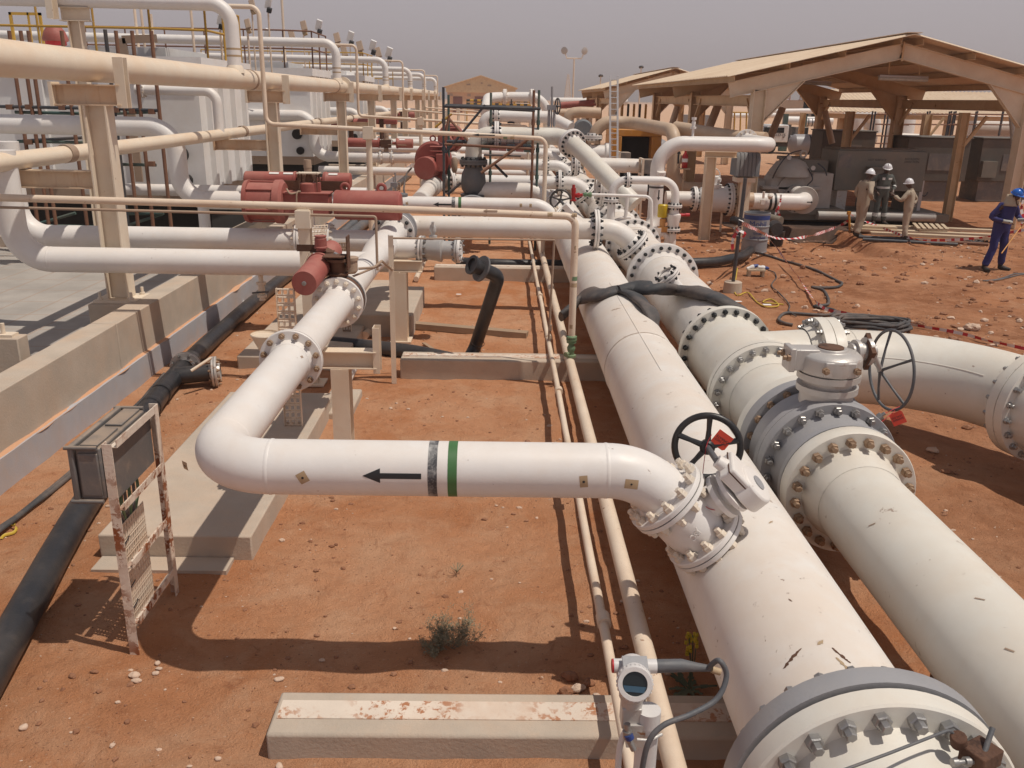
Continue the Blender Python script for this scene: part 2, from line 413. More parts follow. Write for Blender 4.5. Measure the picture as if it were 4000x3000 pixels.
# ------------------------------------------------------------------ ground
def sm(a, b, x):
    t = min(max((x - a) / (b - a), 0), 1); return t * t * (3 - 2 * t)
def gh(x, y):
    p = V((x, y, 0))
    near = sm(-4.6, -4.0, x)
    h = .032 * noise.noise(p * .55) + .024 * noise.noise(p * 1.7 + V((5, 0, 0))) + .016 * noise.noise(p * 5.1)
    r = noise.noise(p * 2.6 + V((9, 3, 0))); h += .022 * max(r - .15, 0)
    h *= near
    if x > 3: h += .06 * sm(3.4, 5, x) * (noise.noise(p * .8 + V((2, 7, 0)))) * near
    h += 2.0 * sm(70, 110, y) * sm(18, 45, x) * (0.7 + .3 * noise.noise(p * .05))
    h -= .5 * sm(20.5, 21.3, y) * (1 - sm(25.5, 26.5, y)) * sm(7.5, 8.2, x) * (1 - sm(9.4, 9.8, x)) * .6
    return h - .012
def axis(lo, hi, a, b, st, g):
    out = []; x = a
    while x <= b: out.append(x); x += st
    s = st; x = b
    while x < hi: s *= g; x += s; out.append(x)
    s = st; x = a; pre = []
    while x > lo: s *= g; x -= s; pre.append(x)
    return pre[::-1] + out
gx = axis(-2500, 2500, -4.6, 13, .085, 1.11); gy = axis(-6, 4000, 3.0, 13, .085, 1.032)
mb = MB(); nx = len(gx)
mb.v = [(x, y, gh(x, y)) for y in gy for x in gx]
mb.f = [(j*nx+i, j*nx+i+1, (j+1)*nx+i+1, (j+1)*nx+i) for j in range(len(gy)-1) for i in range(nx-1)]
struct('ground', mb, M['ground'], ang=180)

# dusty desert air
hz_m = bpy.data.materials.new('dusty_air'); hz_m.use_nodes = True; hn = hz_m.node_tree; hn.nodes.remove(hn.nodes['Principled BSDF'])
pv_ = hn.nodes.new('ShaderNodeVolumePrincipled'); pv_.inputs['Color'].default_value = (.86, .78, .76, 1); pv_.inputs['Density'].default_value = .0008; pv_.inputs['Anisotropy'].default_value = .2
hn.links.new(pv_.outputs[0], hn.nodes['Material Output'].inputs['Volume'])
tag(part('haze', MB().box2((-2600, -60, -3), (2600, 4100, 60)), hz_m, smooth=False), 'thin pinkish dust haze over the whole site', 'haze', kind='stuff')
# small stones (uncountable) and larger rocks (each its own)
ICO = [V(p).normalized() for p in ((0,1,1.618),(0,-1,1.618),(0,1,-1.618),(0,-1,-1.618),(1,1.618,0),(-1,1.618,0),(1,-1.618,0),(-1,-1.618,0),(1.618,0,1),(-1.618,0,1),(1.618,0,-1),(-1.618,0,-1))]
ICF = []
for a in range(12):
    for b in range(a+1, 12):
        for c in range(b+1, 12):
            if (ICO[a]-ICO[b]).length < 1.1 and (ICO[b]-ICO[c]).length < 1.1 and (ICO[a]-ICO[c]).length < 1.1:
                n = (ICO[b]-ICO[a]).cross(ICO[c]-ICO[a]); ICF.append((a,b,c) if n.dot(ICO[a]) > 0 else (a,c,b))
def stone(mb, p, r):
    q = Matrix.Rotation(rnd.random()*6, 3, V((rnd.random()-.5, rnd.random()-.5, rnd.random()-.5)).normalized())
    sc = V((1+rnd.random()*.5, .8+rnd.random()*.4, .55+rnd.random()*.3))
    vs = []
    for v in ICO:
        w = q @ (v * (r * (.75 + .5*rnd.random()))); vs.append(V((w.x*sc.x, w.y*sc.y, w.z*sc.z)) + V(p))
    mb.add(vs, ICF)
def blocked(x, y):
    return (abs(x-1.55) < .3) or (abs(x-2.6) < .2) or (x < -4.0) or (abs(y-4.0) < .25 and x > -1.3 and x < 3) or (-3.2 < x < -1.85 and 5.9 < y < 9.6)
g1, g2 = MB(), MB()
for i in range(9000):
    y = 3.2 + 11 * rnd.random()**1.6; x = -4 + rnd.random() * (11 + y*.3)
    if blocked(x, y): continue
    cl = noise.noise(V((x*.9, y*.9, 3)))
    if cl < -.05 + .6*(rnd.random()-.5): continue
    r = .004 + .017 * rnd.random()**4
    stone(g1 if rnd.random() < .72 else g2, (x, y, gh(x, y) + r*.25), r)
for i in range(4200):
    y = 9 + 16 * rnd.random(); x = 3.4 + rnd.random() * 13
    if noise.noise(V((x*.5, y*.5, 8))) < -.15: continue
    r = .010 + .055 * rnd.random()**4
    stone(g1 if rnd.random() < .75 else g2, (x, y, gh(x, y) + r*.2), r)
tag(part('gravel', g1, M['rock'], smooth=False), 'scattered brown pebbles and clods over the red ground', 'gravel', kind='stuff')
tag(part('gravel', g2, M['palerock'], smooth=False), 'scattered pale pebbles over the red ground', 'gravel', kind='stuff')
rk = 0
def rock(px, py, r, m, label):
    p = Zp(px, py); mb = MB(); stone(mb, (p.x, p.y, gh(p.x, p.y) + r*.35), r)
    o = solo('rock', mb, M[m], label, 'rock', 'larger loose rocks on the red ground', smooth=False)
    md = o.modifiers.new('sub', 'SUBSURF'); md.levels = md.render_levels = 2
    tx = bpy.data.textures.get('rockn') or bpy.data.textures.new('rockn', 'CLOUDS'); tx.noise_scale = .04
    dp = o.modifiers.new('d', 'DISPLACE'); dp.texture = tx; dp.strength = r*.7; dp.texture_coords = 'GLOBAL'
for px, py, r, m, lb in (
    (525, 2640, .035, 'palerock', 'rounded tan stone nearest the foot of the rusty box frame'),
    (530, 2665, .03, 'palerock', 'pale white stone in front of the rusty frame foot'),
    (615, 2590, .022, 'palerock', 'pale stone right of the rusty frame foot, farthest of its cluster'),
    (620, 2612, .02, 'palerock', 'pale stone right of the rusty frame foot, middle of its cluster'),
    (608, 2632, .02, 'palerock', 'whitish stone right of the rusty frame foot, nearest of its cluster'),
    (285, 2645, .022, 'rock', 'orange stone near the black pipe at the lower left'),
    (368, 2632, .022, 'rock', 'brown stone left of the rusty frame foot'),
    (90, 2840, .025, 'palerock', 'pale stone at the lower left corner'),
    (850, 2960, .022, 'palerock', 'tan stone left of the nearest concrete sleeper'),
    (1090, 2985, .03, 'palerock', 'white chipped stone just in front of the nearest sleeper end'),
    (1238, 2232, .03, 'rock', 'dark reddish rock on open ground below the arrow pipe'),
    (1155, 2215, .017, 'rock', 'small brown stone left of the dark reddish rock'),
    (1237, 2480, .025, 'rock', 'brown stone lying just above the pipe shadow'),
    (1090, 2652, .026, 'palerock', 'flat tan stone just below the pipe shadow'),
    (2060, 1720, .03, 'rock', 'rock on the sand behind the arrow pipe, near the small pipes'),
    (3645, 1755, .06, 'palerock', 'large rounded rock between grey valve and curved side pipe'),
    (3700, 1840, .05, 'rock', 'dark rock right of the grey valve'),
    (3597, 1272, .10, 'rock', 'dark brown rock on the barrier tape right of the cable coil'),
    (3435, 1240, .05, 'rock', 'small brown rock above the cable coil'),
    (3568, 1260, .06, 'rock', 'reddish rock beside the dark brown rock on the tape'),
    (3795, 1290, .11, 'palerock', 'large flat pale rock below the barrier tape at right'),
    (3135, 1050, .08, 'rock', 'tan rock beside the thick black cable'),
    (3360, 1102, .08, 'rock', 'tan rock on the bare ground right of the cable bend'),
    (3505, 1102, .06, 'rock', 'small rock in the middle of the bare ground'),
    (3660, 1245, .06, 'rock', 'round brown rock on bare ground above the pale flat rock'),
    (3800, 1165, .06, 'rock', 'brown rock on bare ground at right, below the blue worker'),
    (3870, 1110, .06, 'rock', 'dark rock below the cable on the ground at the far right'),
    (2230, 2640, .05, 'rock', 'brown clod left of the transmitter, farthest of its heap'),
    (2260, 2690, .05, 'palerock', 'pale clod left of the transmitter, nearest its post'),
    (2215, 2700, .045, 'rock', 'dark clod left of the transmitter, leftmost of its heap'),
    (2300, 2670, .04, 'rock', 'clod of the heap touching the thin pipe'),
    (2325, 2735, .045, 'palerock', 'pale clod against the nearest sleeper below the thin pipe')):
    rock(px, py, r, m, lb)

# ------------------------------------------------------------------ pipe hardware
BOLTS = {}
def bolt_mesh(t, b, mat, both=True):
    k = (round(t, 3), round(b, 3), mat, both)
    if k not in BOLTS:
        mb = MB(); h = b * .55; hx = [(t, b*.34), (t, b*.58), (t + h*.85, b*.58), (t + h, b*.5), (t + h, b*.36), (t + h + b*.5, b*.36), (t + h + b*.56, b*.3)]
        mb.lathe((0, 0, 0), (0, 0, 1), ([(-p, q) for p, q in hx[::-1]] if both else [(0, b*.34)]) + hx, 6)
        me = mb.mesh('bolt'); me.materials.append(M[mat]); BOLTS[k] = me
    return BOLTS[k]
def ring_bolts(parent, c, d, Rb, t, n, b, mat, both=True, ph=.5, rng=None):
    u, w, d = basis(V(d)); me = bolt_mesh(t, b, mat, both); B0 = Matrix((u, w, d)).transposed()
    for k in range(n):
        a = 2 * PI * (k + ph) / n
        Mx = (B0 @ Matrix.Rotation(a * 1.7, 3, 'Z')).to_4x4(); Mx.translation = V(c) + (u*math.cos(a) + w*math.sin(a)) * Rb
        inst('bolt', me, parent, Mx)
def flange(parent, c, d, r, R, t, n, bm='boltblack', mat='white', b=None, gap=.008, neck=None, both=True, mat2=None, name='flange', seg=40, ph=.5):
    """bolted pair of weld-neck flanges centred on c, facing along d"""
    nk = r * .35 if neck is None else neck; d = V(d).normalized(); c = V(c); b = b or (R - r) * .42
    rn = r * 1.12
    f1 = MB().lathe(c, d, [(-t-nk, r*1.005), (-t-nk*.25, rn), (-t, rn), (-t, R*.985), (-t+.004, R), (-gap/2, R), (-gap/2, R*.7)], seg, cap=False)
    fo = part(name, f1, M[mat], parent, ang=30)
    f2 = MB().lathe(c, d, [(gap/2, R*.7), (gap/2, R), (t-.004, R), (t, R*.985), (t, rn), (t+nk*.25, rn), (t+nk, r*1.005)], seg, cap=False)
    part(name, f2, M[mat2 or mat], parent, ang=30)
    part('gasket', MB().lathe(c, d, [(-gap/2, R*.97), (gap/2, R*.97)], seg, cap=False), M['gasket'], fo)
    ring_bolts(fo, c, d, (R + rn) / 2, t, n, b, bm, both, ph)
    return fo
def handwheel(parent, c, axis, R, rr, ns, mat, hub=.18, sw=None, name='handwheel', flatk=1, ph=0, dish=0):
    u, w, d = basis(V(axis)); c = V(c); mb = MB(); h = c - d*dish
    mb.tube([c + (u*math.cos(2*PI*k/48) + w*math.sin(2*PI*k/48)) * R for k in range(48)], rr, 10, closed=True)
    for k in range(ns):
        a = 2*PI*(k+ph)/ns; e = u*math.cos(a) + w*math.sin(a); s = sw or rr*.8
        mb.tube([h + e*R*hub*.5, h.lerp(c, .5) + e*R*.55, c + e*R*.97], [s*1.35, s, s*1.25], 8, flat=flatk)
    mb.lathe(h - d*rr*1.3, d, [(0, R*hub*.9), (rr*.6, R*hub), (rr*2.2, R*hub), (rr*2.8, R*hub*.7)], 18)
    return part(name, mb, M[mat], parent)
def pipe(name, pts, r, mat, label, cat='pipe', group=None, R=None, n=28, seg=12, welds=()):
    """a thing with one run of pipe; parts: run, weld rings"""
    pts = [V(p) for p in pts]; t = thing(name, label, cat, (pts[0].x, pts[0].y, 0), group)
    q = fillet(pts, R if R is not None else r*3, seg)
    part('pipe_run', MB().tube(q, r, n), M[mat], t, ang=50)
    return t
def weld(parent, c, d, r, mat='white', w=.012):
    part('weld_seam', MB().lathe(V(c), d, [(-w, r*1.001), (-w*.4, r*1.016), (w*.4, r*1.016), (w, r*1.001)], 32, cap=False), M[mat], parent)
def band(parent, c, d, r, w, mat, name='painted_band'):
    return part(name, MB().lathe(V(c), d, [(-w/2, r*1.006), (w/2, r*1.006)], 36, cap=False), M[mat], parent)
def arrow(parent, c, ax, out, r, L, wdt, mat='ink'):
    """flow arrow painted on a pipe of radius r: along ax (pointing), facing direction out, wrapped"""
    ax = V(ax).normalized(); out = V(out).normalized(); sd = ax.cross(out); c = V(c)
    def pt(s, y):
        a = y / r; return c + ax*s + (out*math.cos(a) + sd*math.sin(a)) * (r*1.008)
    mb = MB(); h = L*.3; k = 8
    ys = [(-1 + 2*i/k) for i in range(k+1)]
    vs = []; fs = []
    for y in ys: vs += [pt(-L/2, y*wdt*.19), pt(L/2 - h, y*wdt*.19)]
    for i in range(k): fs.append((2*i, 2*i+1, 2*i+3, 2*i+2))
    mb.add(vs, fs); vs = []; fs = []
    for y in ys: vs += [pt(L/2 - h, y*wdt*.5), pt(L/2 - h*abs(y), y*wdt*.5)]
    for i in range(k): fs.append((2*i, 2*i+1, 2*i+3, 2*i+2))
    mb.add(vs, fs)
    return part('flow_arrow', mb, M[mat], parent)
def patch(parent, c, ax, out, r, L, wd, mat='sticker', rot=0, dot=True, name='label_sticker'):
    ax = V(ax).normalized(); out = V(out).normalized(); sd = ax.cross(out); c = V(c)
    def pt(x, y, k):
        s = x*math.cos(rot) - y*math.sin(rot); t = x*math.sin(rot) + y*math.cos(rot)
        a = t / r; return c + ax*s + (out*math.cos(a) + sd*math.sin(a)) * (r*k)
    mb = MB(); n = 5
    mb.add([pt(-L/2 + L*i/n, -wd/2 + wd*j/n, 1.009) for j in range(n+1) for i in range(n+1)], [(j*(n+1)+i, j*(n+1)+i+1, (j+1)*(n+1)+i+1, (j+1)*(n+1)+i) for j in range(n) for i in range(n)])
    o = part(name, mb, M[mat], parent)
    if dot: part('dot', MB().add([pt(math.cos(2*PI*k/12)*wd*.11, math.sin(2*PI*k/12)*wd*.11, 1.016) for k in range(12)], [tuple(range(12))]), M['ink'], o)
    return o
# ------------------------------------------------------------------ near pipelines
P1X, P1Z, P1R = 1.552, .657, .406
P2X, P2Z = 2.60, .69
t = thing('main_pipeline', 'widest white pipeline, running from the big grey and white end flange into the distance', 'pipeline', (P1X, 3, 0), 'two main pipelines')
part('pipe_run', MB().tube([(P1X, 2.99, P1Z), (P1X, 62, P1Z)], P1R, 56), M['wornwhite'], t)
for y in (8.9, 15.6, 19.2, 24, 31): weld(t, (P1X, y, P1Z), (0, 1, 0), P1R, 'wornwhite')
band(t, (P1X, 8.95, P1Z), (0, 1, 0), P1R, .02, 'conduit', 'dark_seam')
a = math.radians(98)
part('seam_line', MB().tube([(P1X + math.cos(a)*P1R, 7.6, P1Z + math.sin(a)*P1R), (P1X + math.cos(a)*P1R, 11.6, P1Z + math.sin(a)*P1R)], .006, 6), M['wornwhite'], t)
# near end flange of pipe 1: grey valve half, white half
fo = part('end_flange', MB().lathe((P1X, 2.99, P1Z), (0, -1, 0), [(0, P1R*1.01), (.0, .575), (.012, .582), (.11, .582), (.11, .42)], 72, cap=False), M['greyvalve'], t)
part('gasket', MB().lathe((P1X, 2.88, P1Z), (0, -1, 0), [(0, .545), (.016, .545)], 72, cap=False), M['gasket'], fo)
part('spool_flange', MB().lathe((P1X, 2.864, P1Z), (0, -1, 0), [(0, .4), (0, .565), (.01, .575), (.10, .575), (.11, .565), (.11, .47), (.16, .455), (.34, .41), (1.9, .406)], 72, cap=False), M['ivory'], t)
ring_bolts(fo, (P1X, 2.872, P1Z), (0, -1, 0), .515, .118, 24, .062, 'bolt')
# scars on pipe 1
def scar(parent, px, py, L, w, ang, mat, nm='paint_scar'):
    """rust scar following the barrel of pipe 1 at the point seen at px,py"""
    r = ray(px, py); o = V((-P1X, 0, H - P1Z)); A = r.x**2 + r.z**2; Bq = 2*(o.x*r.x + o.z*r.z); C = o.x**2 + o.z**2 - P1R**2
    tt = (-Bq - math.sqrt(Bq*Bq - 4*A*C)) / (2*A); p = V((0, 0, H)) + r*tt; th = math.atan2(p.z - P1Z, p.x - P1X)
    mb = MB(); pts = []; n = 14
    def q(s, k): 
        y = p.y + math.cos(ang)*s - math.sin(ang)*k; a = th + (math.sin(ang)*s + math.cos(ang)*k)/P1R
        return V((P1X + math.cos(a)*P1R*1.003, y, P1Z + math.sin(a)*P1R*1.003))
    for i in range(n+1):
        s = (i/n - .5)*L; ww = w*(math.sin(PI*min(.97, max(.03, i/n)))**.7)*(.4 + rnd.random())
        pts += [q(s, -ww/2 + rnd.uniform(-.3, .3)*w), q(s, ww/2)]
    mb.add(pts, [(2*i, 2*i+1, 2*i+3, 2*i+2) for i in range(n)]); part(nm, mb, M[mat], parent)
for a_ in ((3095, 2570, .14, .02, -1.0, 'brownrust'), (3205, 2510, .05, .02, -.9, 'sticker'), (3285, 2560, .12, .014, .35, 'brownrust'), (3310, 2610, .16, .02, .3, 'sticker'), (3350, 2640, .05, .03, .2, 'greyvalve'), (3087, 2345, .03, .01, .3, 'brownrust'), (2405, 1208, .12, .04, 1.2, 'conduit'), (2520, 1255, .1, .015, -.6, 'conduit'), (3010, 2040, .06, .01, -.7, 'sticker'), (2610, 1540, .03, .008, 1.2, 'brownrust'), (2640, 1590, .03, .006, 1.2, 'brownrust')):
    scar(t, *a_)

# --- pipe 2 : near spool, ball valve, spools, wye, far barrel
A2 = (0, -1, 0)
t = thing('main_pipeline', 'ivory pipeline entering at the right edge and bolted to the big grey valve', 'pipeline', (P2X, 2, 0), 'two main pipelines')
part('pipe_run', MB().tube([(P2X, 1.2, P2Z), (P2X, 5.7, P2Z)], .312, 48), M['ivory'], t)
fo = part('flange', MB().lathe((P2X, 5.93, P2Z), A2, [(0, .3), (0, .475), (.012, .482), (.13, .482), (.14, .475), (.14, .36), (.19, .35), (.36, .314)], 64, cap=False), M['ivory'], t)
ring_bolts(fo, (P2X, 5.80, P2Z), A2, .415, .02, 20, .064, 'boltrust')
for k in range(3): patch(t, (P2X, (4.9, 3.9, 3.5)[k], P2Z), (0, 1, 0), ((-.75, 0, .66), (-.3, 0, .95), (-.5, 0, .86))[k], .312, .009, .05, 'conduit', .5+.3*k, False, 'scratch')
v = thing('ball_valve', 'big grey flanged ball valve with silver gearbox on top', 'valve', (P2X, 6.4, 0))
fo = part('closure_flange', MB().lathe((P2X, 5.94, P2Z), (0, 1, 0), [(0, .3), (0, .478), (.05, .478), (.06, .42), (.10, .43), (.30, .46), (.30, .535), (.31, .54), (.41, .54), (.41, .5)], 64, cap=False), M['greyvalve'], v)
ring_bolts(fo, (P2X, 6.24, P2Z), A2, .49, .0, 22, .06, 'bolt', False)
part('body', MB().lathe((P2X, 6.355, P2Z), (0, 1, 0), [(0, .47), (0.0, .54), (.06, .545), (.1, .50), (.16, .512), (.30, .512), (.36, .46), (.40, .46)], 64, cap=False), M['greyvalve'], v)
fo = part('rear_flange', MB().lathe((P2X, 6.75, P2Z), (0, 1, 0), [(0, .4), (0, .535), (.13, .54), (.13, .3)], 64, cap=False), M['greyvalve'], v)
ring_bolts(fo, (P2X, 6.75, P2Z), A2, .49, .0, 20, .06, 'boltrust', False)
sx, sy = P2X, 6.50
part('stem_neck', MB().lathe((sx, sy, P2Z + .40), (0, 0, 1), [(0, .21), (.17, .20), (.17, .235), (.22, .235), (.22, .19), (.27, .19), (.27, .24), (.32, .24)], 36), M['silver'], v)
for k in range(8):
    pass
gz = P2Z + .725
part('gearbox', MB().lathe((sx, sy, gz), (0, 0, 1), [(0, .235), (.05, .24), (.13, .235), (.16, .20), (.17, .12), (.19, .12), (.19, .05)], 36).box((sx - .22, sy + .02, gz + .1), (.22, .17, .17)).box((sx, sy - .2, gz + .07), (.24, .06, .12)).box((sx - .32, sy + .02, gz + .1), (.05, .19, .19)), M['silver'], v, bev=.012)
part('gearbox_cap', MB().lathe((sx - .01, sy, gz + .17), (0, 0, 1), [(0, .10), (.028, .098), (.032, .06)], 24), M['brownrust'], v)
for dx, dy in ((-.12, -.22), (.12, -.22), (-.34, -.05), (-.34, .09)):
    inst('bolt', bolt_mesh(0, .05, 'boltrust', False), v, frame_mat((sx+dx, sy+dy-.01, gz + (.07 if dx > -.2 else .12)), (0, -1, 0) if dx > -.2 else (-1, 0, 0)))
shx = V((sx + .2, sy + .12, gz + .12)); shd = V((1, .1, .04)).normalized()
part('input_flange', MB().lathe(shx, shd, [(0, .07), (.03, .07), (.03, .10), (.06, .10), (.06, .075), (.12, .07), (.12, .115), (.15, .115), (.15, .06), (.2, .055)], 20), M['silver'], v)
part('adapter_plate', MB().box(shx + shd*.135, (.035, .21, .21), Matrix.Rotation(.6, 3, 'X')), M['brownrust'], v)
wd = V((1, .12, .02)).normalized(); wc = Yp(3480, 1446, sy + .2)
part('shaft', MB().cyl(shx + shd*.18, wc - wd*.09, .022), M['silver'], v)
handwheel(v, wc, wd, .325, .0125, 5, 'hoseblue', .07, .0095, ph=.06, dish=.09)
part('grease_nipple', MB().lathe((sx + .36, sy - .12, P2Z + .36), (.7, -.2, .7), [(0, .02), (.04, .02), (.04, .03), (.07, .03), (.07, .015), (.1, .015)], 8), M['bolt'], v)
# tag on the thin wheel
def red_tag(c, M3, sz, label, txt=True):
    o = solo('lockout_tag', MB().prism([(-sz/2, -sz/2), (sz/2, -sz/2), (sz/2, sz*.38), (sz*.38, sz/2), (-sz*.38, sz/2), (-sz/2, sz*.38)], M3, .002), M['tagred'], label, 'tag', 'red warning tags on handwheels')
    if txt:
        Mt = M3 @ Matrix.Translation((0, -.0, .0025)); 
        put_text('lettering', 'DO NOT\nOPERATE', sz*.2, M['ink'], o, Mt, depth=.0005)
    return o
tp = Yp(3507, 1634, wc.y - .1)
e1 = (ray(3505, 1632) * -1).normalized(); Mx = frame_mat(tp, V((e1.x, e1.y, e1.z*.6)), 0)
Mx = Mx @ Matrix.Rotation(math.radians(32), 4, 'Z')
red_tag(tp, Mx, .105, 'red DO NOT OPERATE tag hanging below the thin spoked wheel of the grey valve')
w0 = Yp(3515, 1588, wc.y - .1)
solo('tag_wire', MB().tube(wobble([tp + V((0, 0, .06)), w0, Yp(3400, 1640, sy - .1), Yp(3285, 1675, sy - .35)], .004), .0028, 6).tube(wobble([w0, Yp(3420, 1665, sy-.2), Yp(3370, 1682, sy - .38)], .004), .0028, 6), M['tapered'], 'thin red seal wire from the hanging tag to the grey valve bolts', 'wire')
# spool 1 (white, between valve and wye)
t = thing('pipe_spool', 'short ivory spool between grey valve and the wye, bolted both ends', 'pipe spool', (P2X, 7.4, 0))
part('pipe_run', MB().tube([(P2X, 6.89, P2Z), (P2X, 8.1, P2Z)], .40, 48), M['ivory'], t)
fo = part('flange', MB().lathe((P2X, 6.885, P2Z), (0, 1, 0), [(0, .4), (0, .535), (.11, .54), (.11, .45), (.2, .405)], 64, cap=False), M['ivory'], t)
fo = part('flange', MB().lathe((P2X, 7.92, P2Z), (0, 1, 0), [(-.15, .402), (-.04, .45), (0, .45), (0, .535), (.1, .54)], 64, cap=False), M['ivory'], t)
ring_bolts(fo, (P2X, 7.97, P2Z), A2, .495, .055, 24, .055, 'bolt')
# wye with side branch to the right
BY = 9.05
t = thing('pipe_tee', 'ivory pipe tee with a side outlet bolted to the curved pipe', 'pipe tee', (P2X, 8.8, 0))
part('pipe_run', MB().lathe((P2X, 8.03, P2Z), (0, 1, 0), [(0, .54), (.10, .535), (.10, .46), (.22, .42), (.5, .43), (1.4, .43), (1.5, .45), (1.5, .5)], 56, cap=False), M['ivory'], t)
part('side_outlet', MB().lathe((P2X, BY, P2Z), (1, 0, 0), [(0, .36), (.34, .37), (.62, .39), (.80, .40)], 48, cap=False), M['ivory'], t)
fo = part('flange', MB().lathe((P2X + .80, BY, P2Z), (1, 0, 0), [(-.1, .41), (0, .45), (0, .53), (.105, .535), (.105, .3)], 64, cap=False), M['ivory'], t)
ring_bolts(fo, (P2X + .915, BY, P2Z), (1, 0, 0), .49, .115, 20, .055, 'bolt')
fo = part('flange', MB().lathe((P2X, 9.5, P2Z), (0, 1, 0), [(-.12, .43), (0, .45), (0, .53), (.09, .535), (.09, .4)], 64, cap=False), M['ivory'], t)
ring_bolts(fo, (P2X, 9.59, P2Z), A2, .485, .09, 24, .055, 'boltblack')
# curved side pipe
t = thing('curved_pipe', 'thick ivory pipe curving from the tee toward the right edge', 'pipe', (4.5, 8.6, 0))
q = [V((P2X + .92, BY, P2Z)), V((P2X + 1.2, BY, P2Z))]
cc = V((P2X + 1.2, BY - 1.42, P2Z))
for k in range(1, 25):
    a = math.radians(76) * k / 24; q.append(cc + V((math.sin(a), math.cos(a), 0)) * 1.42)
part('pipe_run', MB().tube(q, .40, 48), M['ivory'], t)
weld(t, q[1], (1, 0, 0), .40, 'ivory')
part('seam_line', MB().tube([p + V((math.sin(math.radians(76)*max(i-1, 0)/24)*-.34, math.cos(math.radians(76)*max(i-1, 0)/24)*-.34, .21)) for i, p in enumerate(q[1:22])], .006, 6), M['ivory'], t)
fo = part('flange', MB().lathe((P2X + .915, BY, P2Z), (1, 0, 0), [(0, .3), (0, .53), (.105, .535), (.105, .45), (.2, .405)], 64, cap=False), M['ivory'], t)
ed = (q[-1] - q[-2]).normalized()
flange(t, q[-1] + ed*.14, ed, .40, .54, .1, 20, 'bolt', 'ivory', .055)
part('pipe_run', MB().tube([q[-1] + ed*.16, q[-1] + ed*2.2], .40, 48), M['ivory'], t)
# far barrel of pipe 2
t = thing('main_pipeline', 'white pipeline beyond the tee, joined by elbow pipes and many black bolted flanges', 'pipeline', (P2X, 10, 0), 'two main pipelines')
part('pipe_run', MB().tube([(P2X + .04, 9.56, P2Z - .02), (P2X + .04, 60, P2Z - .02)], .405, 48), M['wornwhite'], t)
for y, n in ((13.9, 24), (17.2, 22), (19.6, 22), (20.5, 22), (24.6, 20), (26.2, 20), (33, 20)):
    flange(t, (P2X + .04, y, P2Z - .02), (0, 1, 0), .405, .575 if y < 15 else .54, .075, n, 'boltblack', 'white', .055, seg=48)
# stub with bolts near the hose
t2 = thing('branch_stub', 'small bolted blind branch on the white pipeline just behind the hose', 'pipe stub', (P2X, 10.9, 0))
c0 = V((P2X - .18, 11.55, P2Z + .28)); dd = V((-.62, -.1, .78)).normalized()
part('pipe_run', MB().tube([c0, c0 + dd*.3], .10, 24), M['white'], t2); flange(t2, c0 + dd*.27, dd, .10, .17, .03, 8, 'boltblack', 'white', .04, seg=28)
# small pipes between
SX1, SX2 = .675, .886
for x, z, r, lb, mt in ((SX1, .31, .031, 'thinner of the two tan pipes on the sleepers, left one', 'conduit'), (SX2, .33, .057, 'thicker of the two tan pipes on the sleepers, beside the big pipeline', 'beigepaint')):
    t = thing('small_pipe', lb, 'pipe', (x, 3, 0), 'small pipes on the sleepers')
    pts = [(x + (.012*noise.noise(V((x*9, y*.7, 0))) if r < .04 else 0), y, z + (.012*noise.noise(V((x*5, y*.8, 3))) if r < .04 else 0)) for y in [1.5 + .5*k for k in range(120)]]
    part('pipe_run', MB().tube(pts, r, 18), M['beigepaint'], t)
    if r < .04:
        for y in (4.7, 6.9, 9.2, 11.5, 14.1): part('coupling', MB().lathe((x + .006, y, z + .004), (0, 1, 0), [(-.05, r), (-.05, r*1.45), (.05, r*1.45), (.05, r)], 14), M['beigepaint'], t)
# sleepers
for i, (y0, y1, z, x0, lb) in enumerate(((3.86, 4.22, .14, -1.22, 'nearest concrete pipe sleeper, with a worn white strip along its top'), (10.55, 10.92, .25, -1.24, 'second concrete sleeper, behind the arrow pipe and in front of the black hose end'), (16.9, 17.25, .25, -1.28, 'third concrete sleeper, behind the standing black pipe'), (23.3, 23.65, .25, -1.3, 'fourth concrete sleeper, under the scaffold'), (30, 30.35, .25, -1.3, 'farthest concrete sleeper, beyond the scaffold'))):
    t = thing('pipe_sleeper', lb, 'sleeper', (1, y0, 0), 'concrete sleepers under the pipelines')
    part('concrete_beam', MB().box2((x0, y0, -.3), (3.4, y1, z)), M['concrete'], t, bev=.018)
    ym = (y0 + y1)/2 + .02
    part('top_plate', MB().box2((x0 + .03, ym - .075, z - .01), (3.3, ym + .075, z + .006)), M['steelstrip'], t)
    for xx, zz, rr in ((P1X, P1Z - .38, .3), (P2X, P2Z - .38, .28)):
        part('pipe_shoe', MB().box2((xx - .12, ym - .1, z + .004), (xx + .12, ym + .1, zz + .06)), M['brownrust'], t)
# ------------------------------------------------------------------ near branch (arrow pipe) and its valve
RX, RZ, RR, RY = -1.65, 1.385, .158, 4.58
t = thing('elbow_pipe', 'near white pipe elbow with black flow arrow and green band', 'pipe', (RX, RY, 0))
JX = P1X - (RZ - P1Z)
e45 = V((1, 0, -1)).normalized()
q = fillet([(RX, 8.74, RZ), (RX, RY, RZ), (JX, RY, RZ), V((JX, RY, RZ)) + e45*.27], [0, .36, .46, 0], 16)
part('pipe_run', MB().tube(q, RR, 40), M['white'], t)
weld(t, (RX, RY + .36, RZ), (0, 1, 0), RR); weld(t, (RX + .37, RY, RZ), (1, 0, 0), RR); weld(t, (JX - .2, RY, RZ), (1, 0, 0), RR)
def rxz(px): return Yp(px, 1830, RY - .15).x
band(t, (rxz(1688), RY, RZ), (1, 0, 0), RR, .052, 'silvertape', 'scuffed_black_band'); band(t, (rxz(1766), RY, RZ), (1, 0, 0), RR, .052, 'green', 'green_band')
